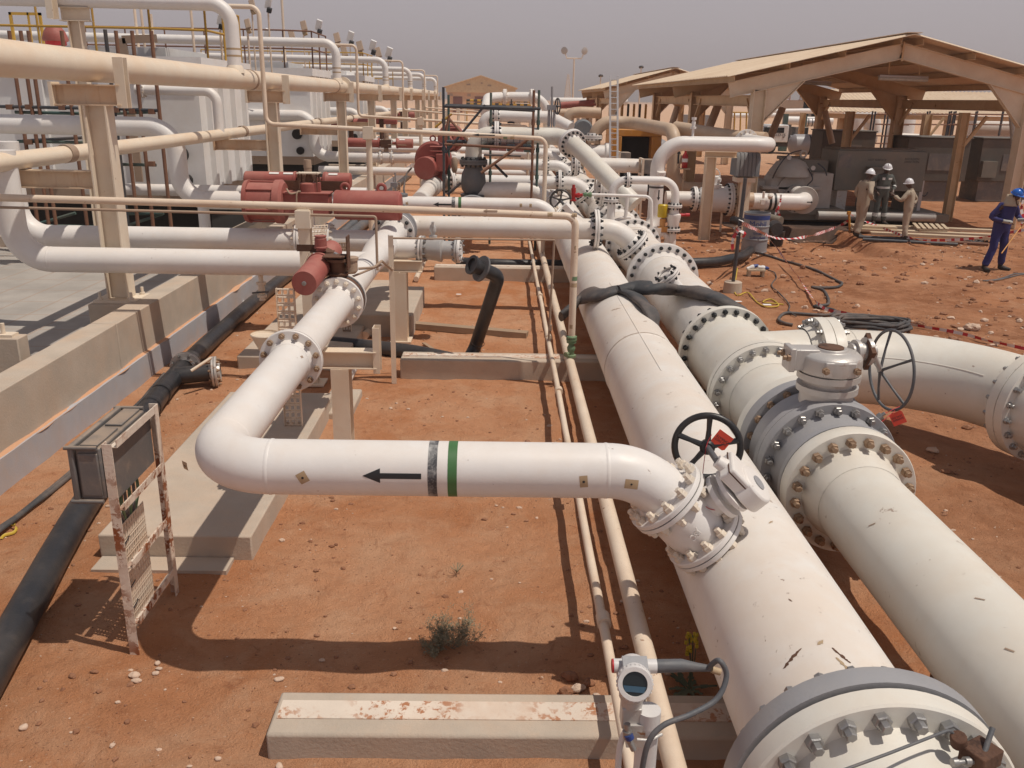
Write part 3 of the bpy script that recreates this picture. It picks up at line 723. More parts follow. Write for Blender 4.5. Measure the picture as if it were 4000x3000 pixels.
arrow(t, (rxz(1530), RY, RZ), (-1, 0, 0), (0, -.95, .12), RR, .325, .085)
patch(t, (rxz(1181), RY, RZ), (1, 0, 0), (0, -1, .02), RR, .055, .065, rot=-.5); patch(t, (rxz(2282), RY, RZ), (1, 0, 0), (0, -1, .0), RR, .045, .07, rot=-.1); patch(t, (rxz(2470), RY, RZ - .02), (1, 0, -.2), (0, -1, .05), RR, .075, .055, rot=-.1)
patch(t, V((RX - .02, RY + .14, RZ)), (.6, -.6, 0), (-.72, -.7, -.1), RR, .05, .06, rot=1.5)
patch(t, V((RX, 6.5, RZ)), (0, 1, 0), (.75, -.1, .5), RR, .05, .02, 'conduit', .2, False, 'scratch')
flange(t, (RX, 6.68, RZ), (0, 1, 0), RR, .25, .03, 12, 'boltrust', 'white', .044)
# gate valve on the 45 degree leg
J = V((JX, RY, RZ))
v = thing('gate_valve', 'cream valve with black five-spoke handwheel on the near elbow pipe', 'valve', (JX + .3, RY, 0))
fo = flange(v, J + e45*.235, e45, RR, .247, .034, 12, 'boltcream', 'white', .052, neck=.02, ph=0)
part('body', MB().lathe(J, e45, [(.24, .16), (.28, .175), (.32, .19), (.44, .195), (.52, .185), (.56, .16)], 36, cap=False), M['white'], v)
fo = flange(v, J + e45*.575, e45, RR, .247, .034, 12, 'boltcream', 'white', .052, neck=.02, ph=0)
part('nozzle', MB().lathe(J, e45, [(.60, RR*1.02), (.66, RR*1.05), (.72, .19), (.82, .215)], 36, cap=False), M['white'], v)
st = V((1, 0, 1)).normalized(); bc = J + e45*.42; st = (st + V((0, -.25, 0))).normalized()
part('stem_plate', MB().lathe(bc, st, [(.15, .09), (.24, .085), (.24, .135), (.27, .135), (.27, .07), (.31, .07), (.31, .135), (.335, .135)], 28), M['white'], v)
gc = bc + st*.40; Rg = Matrix((e45, st.cross(e45), st)).transposed()
part('gearbox', MB().box(gc - e45*.03, (.26, .2, .10), Rg).lathe(gc + e45*.05 - st*.05, st, [(0, .13), (.11, .12), (.115, .05)], 24), M['white'], v, bev=.012)
part('gasket_line', MB().box(gc - e45*.03 + st*.02, (.265, .205, .007), Rg), M['brownrust'], v)
part('position_dial', MB().lathe(gc + e45*.05 + st*.065, st, [(0, .045), (.006, .045)], 20), M['greyvalve'], v)
hw = Yp(2763, 1745, RY + .30)
sh0 = Yp(2800, 1800, RY - .08)
part('shaft', MB().cyl(sh0, hw + (sh0 - hw).normalized()*.02, .018), M['hoseblue'], v)
part('shaft_housing', MB().cyl(gc - e45*.1, sh0, .05, .036), M['white'], v)
ax = (V((0, 0, H)) - hw).normalized(); ax = (ax + V((.02, -.05, -.28))).normalized()
handwheel(v, hw, ax, .195, .021, 5, 'blackpaint', .24, .02, flatk=.75, ph=.25)
Ms = frame_mat(J + e45*.42 + V((-.0, -.207, .0)), (0, -1, 0), 0) @ Matrix.Rotation(math.radians(-128), 4, 'Z')
put_text('cast_lettering', 'JSC', .05, M['white'], v, Ms, depth=.006)
tp = hw + V((.075, -.03, .055)); Mx = frame_mat(tp, ax) @ Matrix.Rotation(math.radians(148), 4, 'Z')
red_tag(tp, Mx, .1, 'red warning tag tied to a spoke of the black five-spoke handwheel')
tw = V((hw.x - .02, hw.y - .03, hw.z + .03))
solo('tag_wire', MB().tube(wobble([hw + V((.01, -.03, .09)), hw + V((-.03, -.08, .0)), Yp(2745, 1960, RY - .1), Yp(2825, 1995, RY - .12)], .003), .0024, 6), M['tapered'], 'thin red wire looped from the black handwheel to the cream valve', 'wire')
# I-section supports of the arrow pipe run
def tpost(x, y, zt, label, w=.16, h=.2, arm=.34, side=1, plate=True, z0=0, mat='cream', grp='steel posts holding the cross pipes'):
    t = thing('pipe_support', label, 'pipe support', (x, y, z0), grp)
    part('post', MB().beam((x, y, z0), (x, y, zt - .16), w, w*1.15, 'I', up=(0, 1, 0)), M[mat], t)
    part('cross_arm', MB().beam((x - arm, y, zt - .08), (x + arm, y, zt - .08), .15, .16, 'I'), M[mat], t)
    if plate: part('guide_plate', MB().beam((x + side*arm, y, zt - .2), (x + side*arm, y, zt + .22), .06, .13, 'C', up=(0, 1, 0)), M[mat], t)
    part('base_plate', MB().box2((x - .15, y - .15, z0), (x + .15, y + .15, z0 + .02)), M[mat], t)
    return t
tpost(-1.42, 7.55, RZ - RR, 'cream steel post under the flanged arrow pipe, right of the concrete pad', side=1, arm=.33)
# ------------------------------------------------------------------ actuated valve on the near run
v = thing('actuated_valve', 'valve on the near pipe with a dusty red cylinder actuator over its rusty bracket', 'valve', (RX, 8.8, 0))
flange(v, (RX, 8.85, RZ), (0, 1, 0), RR, .262, .12, 14, 'boltcream', 'white', .045, gap=.17, neck=.03)
part('wafer_body', MB().lathe((RX, 8.77, RZ), (0, 1, 0), [(0, .2), (0, .245), (.05, .256), (.11, .256), (.16, .245), (.16, .2)], 36), M['brownrust'], v)
part('yoke', MB().lathe((RX, 8.85, RZ + .26), (0, 0, 1), [(0, .10), (.03, .11), (.03, .075), (.15, .07), (.15, .12), (.18, .12)], 20).box((RX + .11, 8.85, RZ + .50), (.014, .16, .34)).box((RX - .02, 8.80, RZ + .47), (.22, .2, .014)), M['brownrust'], v, bev=.004)
c0 = Yp(1188, 1107, 8.25); c1 = c0 + V((.02, .70, .06)); ad = (c1 - c0).normalized()
part('actuator_cylinder', MB().lathe(c0, ad, [(0, .118), (.008, .123), (.63, .123), (.63, .134), (.655, .134), (.655, .123), (.70, .123)], 40), M['redpaint'], v)
part('end_bolt', MB().lathe(c0, -ad, [(0, .022), (.012, .022), (.014, .016)], 12), M['bolt'], v)
c2 = c1 + ad * .26
part('spring_can', MB().lathe(c2, ad, [(0, .10), (.02, .115), (.30, .115), (.33, .09)], 32), M['redpaint'], v)
part('actuator_block', MB().lathe(c1 - ad*.02, ad, [(0, .10), (.03, .115), (.10, .10), (.24, .10), (.28, .115), (.30, .1)], 14).box(c1 + ad*.13 + V((.01, 0, -.05)), (.16, .20, .18)).box(c1 + ad*.12 + V((0, 0, .1)), (.24, .12, .012)).cyl(c1 + ad*.1 + V((.1, -.05, .02)), c1 + ad*.1 + V((.18, -.1, -.02)), .03), M['brownrust'], v, bev=.008)
lc = c1 + ad*.06 + V((-.0, 0, .12))
part('limit_switch', MB().lathe(lc, (0, 0, 1), [(0, .05), (.03, .05), (.03, .068), (.045, .068), (.05, .062), (.13, .062), (.14, .05), (.145, .06), (.16, .06)], 24), M['redpaint'], v)
part('switch_bracket', MB().box(lc + V((-.13, .05, .02)), (.26, .012, .07)), M['brownrust'], v)
sc = c1 + ad*.1 + V((.29, .0, -.12))
part('solenoid', MB().lathe(sc, (0, 0, 1), [(0, .05), (.03, .075), (.14, .075), (.14, .085), (.17, .085), (.175, .07)], 24), M['conduit'], v)
part('filter_regulator', MB().lathe(c1 + V((.19, -.03, .03)), (.7, -.3, .2), [(0, .03), (.05, .03), (.05, .045), (.11, .045)], 12).box(c1 + V((.17, -.06, .08)), (.07, .07, .09), Matrix.Rotation(.5, 3, 'Y')), M['bolt'], v)
part('tubing', MB().tube(wobble([c1 + V((-.13, .05, .1)), c1 + V((-.16, -.15, -.02)), c0 + V((-.12, .2, -.02))], .003), .011, 8), M['conduit'], v)
part('tubing', MB().tube(wobble([c1 + V((.2, -.04, 0)), c1 + V((.26, -.1, -.15)), sc + V((0, -.04, -.03))], .003), .01, 8), M['conduit'], v)
solo('conduit', MB().tube(fillet([sc + V((.08, 0, .05)), sc + V((.24, .02, .06)), sc + V((.30, .2, .10)), V((-1.28, 10.35, 1.42)), V((-1.27, 10.35, 1.72))], .06, 5), .014, 8).tube(fillet([c1 + V((.04, -.1, -.2)), c1 + V((.26, .05, -.16)), sc + V((.3, .2, .06))], .1, 5), .012, 8), M['conduit'], 'thin tan conduit from the red actuator to the slotted angle post', 'conduit')
# run beyond that valve : tee with left pipe, grey valve, cross run to pipe 2
BX, BYR = P2X - .62, 14.4
t = thing('tee_run', 'white pipe run continuing past the red actuator to the black bolted grey valve', 'pipe', (RX, 11, 0))
part('pipe_run', MB().lathe((RX, 8.9, RZ), (0, 1, 0), [(0, RR), (2.15, RR), (2.3, .165), (2.9, .20), (4.6, .20)], 36, cap=False), M['white'], t)
part('side_outlet', MB().lathe((RX + .1, 12.55, RZ - .06), (1, -.12, 0), [(0, .17), (.3, .14), (.42, .13)], 28, cap=False), M['white'], t)
flange(t, (RX, 13.55, RZ), (0, 1, 0), .20, .33, .05, 14, 'boltblack', 'white', .055, mat2='greyvalve')
tpost(-1.42, 12.35, RZ - .20, 'cream steel post under the wide white run, behind the slender angle post', side=1, arm=.32, w=.2, plate=False)
v = thing('drain_valve', 'grey ball valve with blind end on the side of the white run', 'valve', (-1.0, 12.5, 0))
dv = V((1, -.12, 0)).normalized(); d0 = V((RX + .1, 12.55, RZ - .06)) + dv*.44
flange(v, d0, dv, .11, .19, .035, 10, 'bolt', 'white', .035, mat2='silver', neck=.02)
part('body', MB().lathe(d0, dv, [(.03, .12), (.08, .15), (.22, .16), (.26, .175), (.29, .175), (.31, .13), (.48, .13)], 28), M['silver'], v)
flange(v, d0 + dv*.52, dv, .11, .18, .035, 10, 'bolt', 'silver', .035, mat2='white', neck=.02)
part('end_cap', MB().cyl(d0 + dv*.55, d0 + dv*.565, .17), M['white'], v)
part('stem', MB().lathe(d0 + dv*.16, (0, 0, 1), [(.1, .06), (.2, .06), (.2, .03), (.25, .03), (.25, .045), (.3, .05), (.34, .04), (.36, .02)], 14).box(d0 + dv*.16 + V((.0, -.02, .36)), (.035, .08, .07)), M['silver'], v)
v = thing('gate_valve', 'dark grey topped valve where the white run turns toward the far pipeline', 'valve', (RX, 13.9, 0))
part('body', MB().lathe((RX, 13.6, RZ), (0, 1, 0), [(0, .21), (0, .335), (.06, .335), (.08, .26), (.34, .26), (.36, .33), (.42, .33)], 36), M['greyvalve'], v)
part('bonnet', MB().lathe((RX, 13.8, RZ + .2), (0, 0, 1), [(0, .14), (.16, .12), (.16, .2), (.20, .2), (.2, .1), (.34, .1), (.34, .21), (.38, .21), (.38, .05)], 28), M['darkgrey'], v)
part('indicator', MB().cyl((RX + .02, 13.8, RZ + .56), (RX + .02, 13.8, RZ + .9), .012).box((RX, 13.8, RZ + .72), (.1, .1, .06)), M['bolt'], v)
ZB = P2Z + .60
t = thing('cross_pipe', 'dusty cross pipe from the grey-topped valve over the big pipeline to a black bolted elbow', 'pipe', (0, BYR, 0), 'cross pipes between the pipelines')
def cross45(t, xs, y, z, r, mat, bend=.55, n=14, fl_x=None, R=.31):
    """run along +X at height z, 45 degree elbow down into pipe 2 top-left, bolted"""
    jx = P2X + .04 - (z - P2Z); J = V((jx, y, z))
    end = J + V((1, 0, -1)).normalized() * ((z - P2Z) * 1.414 - .38)
    part('pipe_run', MB().tube(fillet([(xs, y, z), J, end], bend, 12), r, 32), M[mat], t)
    d = V((1, 0, -1)).normalized(); flange(t, J + d*max(.36, (z - P2Z)*1.414 - .66), d, r, R, .04, n, 'boltblack', 'white', .05)
    if fl_x: flange(t, (fl_x, y, z), (1, 0, 0), r, R + .01, .04, n, 'boltblack', 'white', .05)
q = [(RX, 14.0, RZ), (RX, BYR + .02, RZ), (RX + .4, BYR + .02, RZ)]
part('pipe_run', MB().tube(fillet([(RX, 13.95, RZ), (RX, BYR, RZ), (RX + .6, BYR, RZ)], .35, 10), .17, 28), M['wornwhite'], t)
cross45(t, RX + .55, BYR, RZ, .17, 'wornwhite', fl_x=1.58)
# ------------------------------------------------------------------ left side: wall, yard, pipe rack
mb = MB()
WX = -4.42
for y0, y1 in ((1.0, 9.82), (9.835, 18.4), (18.415, 27), (27.015, 40), (40.015, 70)):
    mb.box2((WX - .30, y0, -.1), (WX, y1, .845))
t = thing('low_wall', 'low concrete wall with bluish base beside the paved yard at left', 'wall', (WX, 6, 0))
part('wall_panel', mb, M['wallconc'], t, bev=.01)
part('wall_base', MB().box2((WX - .02, 1, -.2), (WX + .05, 70, .30)), M['footing'], t)
mbs = MB(); ys = [1 + .12*k for k in range(560)]
pts = []
for y in ys:
    w = .055 + .05*noise.noise(V((0, y*2.2, 1))); h = .312 + .035*noise.noise(V((3, y*1.7, 1)))
    pts += [(WX - .001, y, h), (WX + w*.85, y, .295)]
mbs.add(pts, [(2*i, 2*i+1, 2*i+3, 2*i+2) for i in range(len(ys)-1)])
part('sand_on_ledge', mbs, M['sanddrift'], t)
struct('paved_yard', MB().box2((-45, 2, -.3), (WX - .30, 75, .02)), M['paving'])
HX1, HZ1, HR1 = -5.0, 3.66, .185
HX2, HZ2, HR2 = -5.95, 2.575, .112
t = thing('header_pipe', 'dusty tan header pipe resting on top of the row of columns', 'pipe', (HX1, 5, 0), 'header pipes along the rack')
part('pipe_run', MB().tube([(HX1, 4, HZ1 + .06), (HX1, 12, HZ1 + .02), (HX1, 17.6, HZ1), (HX1, 70, HZ1)], HR1, 36), M['headerc'], t)
for y in (18.3, 27.4, 28.9): part('joint_ring', MB().lathe((HX1, y, HZ1), (0, 1, 0), [(-.05, HR1), (-.05, HR1*1.06), (.05, HR1*1.06), (.05, HR1)], 32, cap=False), M['conduit'], t)
part('flange', MB().lathe((HX1, 28.9, HZ1), (0, 1, 0), [(-.08, HR1), (-.08, .30), (.08, .30), (.08, HR1)], 32, cap=False), M['headerc'], t)
t = thing('header_pipe', 'thinner tan header pipe below, hung on the left side of the columns', 'pipe', (HX2, 5, 0), 'header pipes along the rack')
part('pipe_run', MB().tube([(HX2, 4, HZ2), (HX2, 66, HZ2 - .05)], HR2, 28), M['headerc'], t)
for y in (12.4, 20.9, 29.5, 36): part('coupling', MB().lathe((HX2, y, HZ2), (0, 1, 0), [(-.09, HR2), (-.09, HR2*1.12), (.09, HR2*1.12), (.09, HR2)], 28, cap=False), M['conduit'], t)
CX = -4.92
colY = (11.2, 19.6, 28.1, 34.6, 41.7, 46.6, 53.5, 57.8, 62.9, 68.9)
cl = ('nearest', 'second', 'third', 'fourth', 'fifth', 'sixth', 'seventh', 'eighth', 'ninth', 'farthest')
def col(y, label, zb=.82):
    t = thing('rack_column', label, 'column', (CX, y, zb), 'columns of the pipe rack')
    zt = HZ1 - HR1 - .25
    part('post', MB().beam((CX, y, zb + .03), (CX, y, zt), .24, .27, 'I', up=(1, 0, 0), t=.018), M['cream'], t)
    part('cross_beam', MB().beam((CX - .48, y, zt + .125), (CX + .32, y, zt + .125), .2, .245, 'I', t=.016), M['creamrust'], t)
    part('guide_post', MB().beam((CX + .33, y - .02, zt - .02), (CX + .33, y - .02, zt + .56), .12, .14, 'C', up=(0, 1, 0), t=.014), M['cream'], t)
    part('end_plate', MB().box2((CX - .52, y - .12, zt - .01), (CX - .482, y + .1, zt + .27)), M['cream'], t)
    part('bracket', MB().beam((CX - .14, y, HZ2 - HR2 - .12), (CX - 1.25, y, HZ2 - HR2 - .12), .16, .22, 'I', t=.014).box2((CX - 1.29, y - .1, HZ2 - HR2 - .24), (CX - 1.252, y + .08, HZ2 - HR2 + .1)), M['creamrust'], t)
    bp = part('base_plate', MB().box2((CX - .27, y - .24, zb), (CX + .27, y + .24, zb + .03)), M['cream'], t)
    for dx in (-.2, .2):
        for dy in (-.18, .18): part('anchor_bolt', MB().lathe((CX + dx, y + dy, zb + .03), (0, 0, 1), [(0, .035), (.03, .035), (.03, .02), (.10, .02)], 8), M['boltcream'], bp)
for y, n in zip(colY, cl):
    col(y, '%s cream column of the pipe rack, carrying the tan header on its cross beam' % n)
for y, lb in ((11.2, 'concrete pedestal under the nearest rack column'), (8.35, 'concrete pedestal with a bare base plate at the left edge'), (19.6, 'concrete pedestal under the second rack column')):
    x0 = CX - .30 if y != 8.35 else -5.35
    mb = MB().box2((x0, y - .33, -.1), (WX - .303, y + .3, .82)) if y != 8.35 else MB().box2((-5.75, 8.85, -.1), (-5.03, 9.06, .92))
    t = solo('pedestal', mb, M['concrete'], lb, 'pedestal', 'concrete pedestals along the wall', bev=.012)
    if y == 8.35: part('base_plate', MB().box2((-5.7, 8.88, .92), (-5.1, 9.02, .95)).cyl((-5.22, 8.95, .95), (-5.22, 8.95, 1.06), .022), M['cream'], t)
# risers off-frame left pipes
def leftrun(label, y, z, x0, x1, xr, zr, r, mat='white', R=.42, top=True):
    t = thing('riser_pipe', label, 'pipe', (xr, y, 0), 'white pipes dropping from the rack')
    pts = ([(x0, y, zr)] if x0 is not None else []) + [(xr, y, zr), (xr, y, z), (x1, y, z)]
    part('pipe_run', MB().tube(fillet(pts, R, 12), r, 36), M[mat], t)
    weld(t, (xr + R, y, z), (1, 0, 0), r, mat)
    return t
leftrun('near white pipe dropping at the left edge and crossing low behind the nearest column', 10.9, RZ, None, RX, -6.02, 2.7, .158)
leftrun('white pipe partly hidden directly behind the near low crossing pipe', 12.75, RZ, None, RX - .1, -6.95, 2.7, .158)
RUN2Y = 17.6
t = leftrun('white pipe passing behind the nearest column, then dropping in front of the panelled tank', RUN2Y, RZ, -16, -4.6, -6.32, 2.76, .18, R=.5)
part('support_leg', MB().cyl((-5.9, RUN2Y, 0), (-5.9, RUN2Y, RZ - .1), .11), M['white'], t)
t = thing('cross_pipe', 'second white pipe with black flow arrow and green band, farther back', 'pipe', (-1, RUN2Y, 0), 'cross pipes between the pipelines')
J2 = V((JX, RUN2Y, RZ))
part('pipe_run', MB().tube(fillet([(-4.62, RUN2Y, RZ), J2, J2 + e45*.3], .45, 12), .14, 32), M['white'], t)
x2 = lambda px: Yp(px, 780, RUN2Y - .1).x
band(t, (x2(1771), RUN2Y, RZ), (1, 0, 0), .14, .07, 'silvertape', 'scuffed_black_band'); band(t, (x2(1796), RUN2Y, RZ), (1, 0, 0), .14, .06, 'green', 'green_band')
arrow(t, (x2(1728), RUN2Y, RZ), (-1, 0, 0), (0, -.97, .03), .14, .36, .09)
for px in (1494, 1590): patch(t, (x2(px), RUN2Y, RZ), (1, 0, 0), (0, -1, .1), .14, .05, .05)
for px in (2035, 2073): patch(t, (x2(px), RUN2Y, RZ), (1, 0, 0), (0, -1, .1), .14, .05, .07)
flange(t, (x2(1540), RUN2Y, RZ), (1, 0, 0), .14, .23, .03, 10, 'boltcream', 'white', .035)
v = thing('gate_valve', 'cream valve with black handwheel half hidden behind the tan utility pipe', 'valve', (1.2, RUN2Y, 0))
flange(v, J2 + e45*.3, e45, .15, .25, .034, 12, 'boltcream', 'white', .042, neck=.02)
part('body', MB().lathe(J2, e45, [(.3, .15), (.34, .19), (.52, .19), (.56, .15), (.75, .17)], 28, cap=False), M['white'], v)
part('gearbox', MB().box(J2 + e45*.4 + st*.36, (.22, .2, .12), Rg), M['white'], v, bev=.01)
h2 = Yp(2190, 783, RUN2Y + .2)
part('shaft', MB().cyl(J2 + e45*.34 + st*.36, h2, .02), M['hoseblue'], v)
handwheel(v, h2, (-.06, -1, .12), .205, .024, 5, 'blackpaint', .24, .022, flatk=.75, ph=.2)
pipe('header_link', [(-9, 19.3, RZ), (-2.9, 19.3, RZ)], .125, 'white', 'low white pipe crossing behind the dropped pipe at left, partly hidden', 'pipe', 'white pipes dropping from the rack')
# far risers and cross runs, one set per farther unit
for i, (y, r, xr) in enumerate(((31.2, .18, -6.45), (41.5, .17, -6.45), (52.0, .17, -6.45))):
    n = ('third', 'fourth', 'farthest')[i]
    leftrun('%s white riser from the left, in front of the far panelled tanks' % n, y, RZ, -16, -.6, xr, 2.72, r, R=.5)
for y, r, x0, x1, z, lb in ((29.6, .13, -6, 1.2, 1.05, 'lower white cross pipe under the far red actuators'), (36.2, .13, -6, 1.2, 1.4, 'white cross pipe with flow arrow behind the scaffold'), (33.5, .12, -6, 2.2, 1.55, 'white cross pipe just above the far red valve'),
        (44.5, .14, -7, 1.3, 1.4, 'far white cross pipe in the middle of the rack row'), (47.5, .12, -7, 2.2, 1.6, 'far white cross pipe, higher than its neighbour'), (57, .14, -7, 1.3, 1.4, 'very distant white cross pipe near the last columns'), (50, .13, -14, -5, 2.2, 'distant white pipe left of the far columns, lower'), (56, .13, -14, -5, 2.6, 'distant white pipe left of the far columns, upper')):
    t = pipe('cross_pipe', [(x0, y, z), (x1, y, z)], r, 'white', lb, 'pipe', 'cross pipes between the pipelines', n=20)
    if y == 36.2: arrow(t, (-.95, y, z), (-1, 0, 0), (0, -1, .1), r, .6, .1)
    for xx in (-2.6, -.2): part('support_leg', MB().cyl((xx, y, 0), (xx, y, z), .05, n=10), M['cream'], t)
# tall drop pipes onto the header (H1 risers)
for i, y in enumerate((17.3, 27.9, 39.5, 50, 59, 69)):
    z = (4.95, 4.88, 4.86, 4.8, 4.75, 4.7)[i]
    t = thing('overhead_pipe', '%s overhead white pipe bending down into the tan header' % ('nearest', 'second', 'third', 'fourth', 'fifth', 'farthest')[i], 'pipe', (HX1, y, 0), 'overhead pipes dropping into the header')
    part('pipe_run', MB().tube(fillet([(-18, y, z + .05), (HX1 + .02, y, z), (HX1 + .02, y, HZ1)], .38, 12), .128, 28), M['white'], t)
    for dz in (.28, .40): band(t, (HX1 + .02, y, HZ1 + .12 + dz), (0, 0, 1), .128, .035, 'sticker', 'tan_band')
    part('saddle', MB().lathe((HX1 + .02, y, HZ1 + .1), (0, 0, 1), [(0, .175), (.10, .15), (.14, .13)], 24, cap=False), M['headerc'], t)
# column-like post with T that carries the top pipe (upper left)
t = thing('tall_post', 'tall cream post with a channel end carrying the topmost pipe at upper left', 'column', (-8, 17.3, 0))
bx = Yp(300, 120, 17.3).x
part('post', MB().beam((bx, 17.3, 0), (bx, 17.3, 4.6), .2, .22, 'I', up=(1, 0, 0)), M['cream'], t)
part('cross_beam', MB().beam((bx - .25, 17.3, 4.72), (bx + .28, 17.3, 4.72), .2, .24, 'I'), M['cream'], t)
part('guide_post', MB().beam((bx - .28, 17.05, 4.62), (bx - .28, 17.05, 5.3), .12, .22, 'C', up=(0, 1, 0)), M['cream'], t)
# small elbow branch above the lower header
t = thing('branch_pipe', 'short flanged white branch bent down into the lower header beside the second column', 'pipe', (-5.6, 20, 0))
yb = 19.2
b0 = Yp(530, 350, yb)
part('pipe_run', MB().tube(fillet([b0, (HX2, yb, b0.z), (HX2, yb, HZ2)], .26, 12), .10, 24), M['white'], t)
flange(t, b0 + V((.14, 0, 0)), (1, 0, 0), .1, .165, .03, 8, 'boltcream', 'white', .03)
# ------------------------------------------------------------------ small tan utility pipes with tall drops
UY = 10.3
t = thing('utility_pipe', 'nearest tan utility pipe, crossing low and dropping to a green valve', 'pipe', (SX2, UY, 0), 'tan utility pipes')
zc = [Yp(0, 770, UY).z, Yp(1500, 815, UY).z, Yp(2230, 845, UY).z]
part('pipe_run', MB().tube(fillet([(-9, UY, zc[0] + .03), (Yp(1500, 815, UY).x, UY, zc[1]), (SX2, UY, zc[2]), (SX2 + .01, UY, .62)], .13, 10), .043, 20), M['beigepaint'], t)
part('foot_flange', MB().lathe((SX2 + .01, UY, .60), (0, 0, 1), [(0, .066), (.02, .066), (.025, .045), (.028, .066), (.05, .066), (.06, .046)], 20), M['greenvalve'], t)
for z, mt in ((1.37, 'greenvalve'), (1.29, 'sticker')): band(t, (SX2 + .006, UY, z), (0, 0, 1), .043, .05, mt, 'colour_band')
for z in (.78, 1.74): patch(t, (SX2 + .006, UY, z), (0, 0, 1), (-.3, -1, 0), .043, .05, .04)
for px in (2155, 2250): patch(t, (Yp(px, 825, UY).x - .02, UY, zc[2] + .01), (1, 0, 0), (0, -1, .3), .043, .06, .05)
arrow(t, (Yp(1915, 820, UY).x, UY, zc[2] + .045), (-1, 0, 0), (0, -1, .15), .043, .17, .045, 'conduit')
v = solo('globe_valve', MB().lathe((SX2 + .01, UY, .33), (0, 0, 1), [(.05, .04), (.06, .064), (.085, .064), (.09, .04), (.12, .038), (.15, .05), (.18, .052), (.21, .035), (.24, .035), (.24, .06), (.27, .06)], 18), M['greenvalve'], 'pale green valve at the foot of the tan utility drop pipe', 'valve')
part('hand_knob', MB().lathe((SX2 - .03, UY - .07, .45), (-.6, -.8, 0), [(0, .02), (.04, .02), (.04, .03), (.06, .03)], 12), M['greenvalve'], v)
t = solo('conduit', MB().tube(fillet([(-7, UY - .06, zc[0] - .10), (Yp(1470, 818, UY).x, UY - .06, zc[1] - .085), (Yp(1470, 818, UY).x, UY - .06, 1.44)], .03, 5), .016, 10), M['conduit'], 'thin conduit clipped under the long tan utility pipe', 'conduit')
px_ = Yp(1190, 860, UY).x
t = tpost(px_, UY, zc[1] - .02, 'cream I post with a square head carrying the long tan utility pipe', w=.13, h=.16, arm=.07, plate=False)
part('head_box', MB().box((px_, UY - .02, zc[1] - .13), (.17, .2, .2)), M['cream'], t)
ap = Yp(1533, 1180, 10.35)
t = thing('angle_post', 'tall slender angle iron post with spotted paint right of the actuator', 'post', (ap.x, 10.35, 0))
part('post', MB().beam((ap.x, 10.35, 0), (ap.x, 10.35, 1.84), .06, .06, 'L', up=(0, 1, 0), t=.007), M['cream'], t)
t = solo('rod', MB().cyl(Yp(1525, 930, 10.5), Yp(2165, 938, 10.5), .012, n=8).cyl(Yp(2165, 938, 10.5), Yp(2143, 1330, 10.5), .014, n=8), M['conduit'], 'thin rusty bracing rod from the angle post to the drop pipe', 'rod')
part('end_clamp', MB().box(Yp(2150, 1280, 10.5), (.035, .035, .07)), M['conduit'], t)
for i, (y, x0, z1, z0, ztop) in enumerate(((17.9, -4.62, 2.84, 2.66, 4.6), (29.5, -4.62, 2.78, 2.55, 4.55), (43, -4.62, 2.8, 2.5, 4.6), (55, -4.62, 2.8, 2.5, 4.55), (66, -4.62, 2.8, 2.5, 4.5))):
    n = ('second', 'third', 'fourth', 'fifth', 'farthest')[i]
    t = thing('utility_pipe', '%s tan utility pipe, with a tall drop beside the rack and a long cross run' % n, 'pipe', (x0, y, 0), 'tan utility pipes')
    part('pipe_run', MB().tube(fillet([(-12, y, ztop + .4), (x0, y, ztop + .36), (x0, y, z1), (SX2, y, z0), (SX2, y, .4)], .16, 8), .044, 16), M['beigepaint'], t)
    xx = x0 + 2.0
    part('support_leg', MB().cyl((xx, y + .02, 0), (xx, y + .02, z1 - .2), .06, n=10).box((xx, y, z1 - .13), (.2, .22, .24)), M['cream'], t)
    if i == 0: arrow(t, (-.35, y, z0 + .045), (-1, 0, 0), (0, -1, .1), .044, .45, .06); band(t, (.08, y, z0 + .02), (1, 0, 0), .044, .08, 'greenvalve', 'colour_band'); band(t, (.22, y, z0 + .02), (1, 0, 0), .044, .08, 'sticker', 'colour_band')
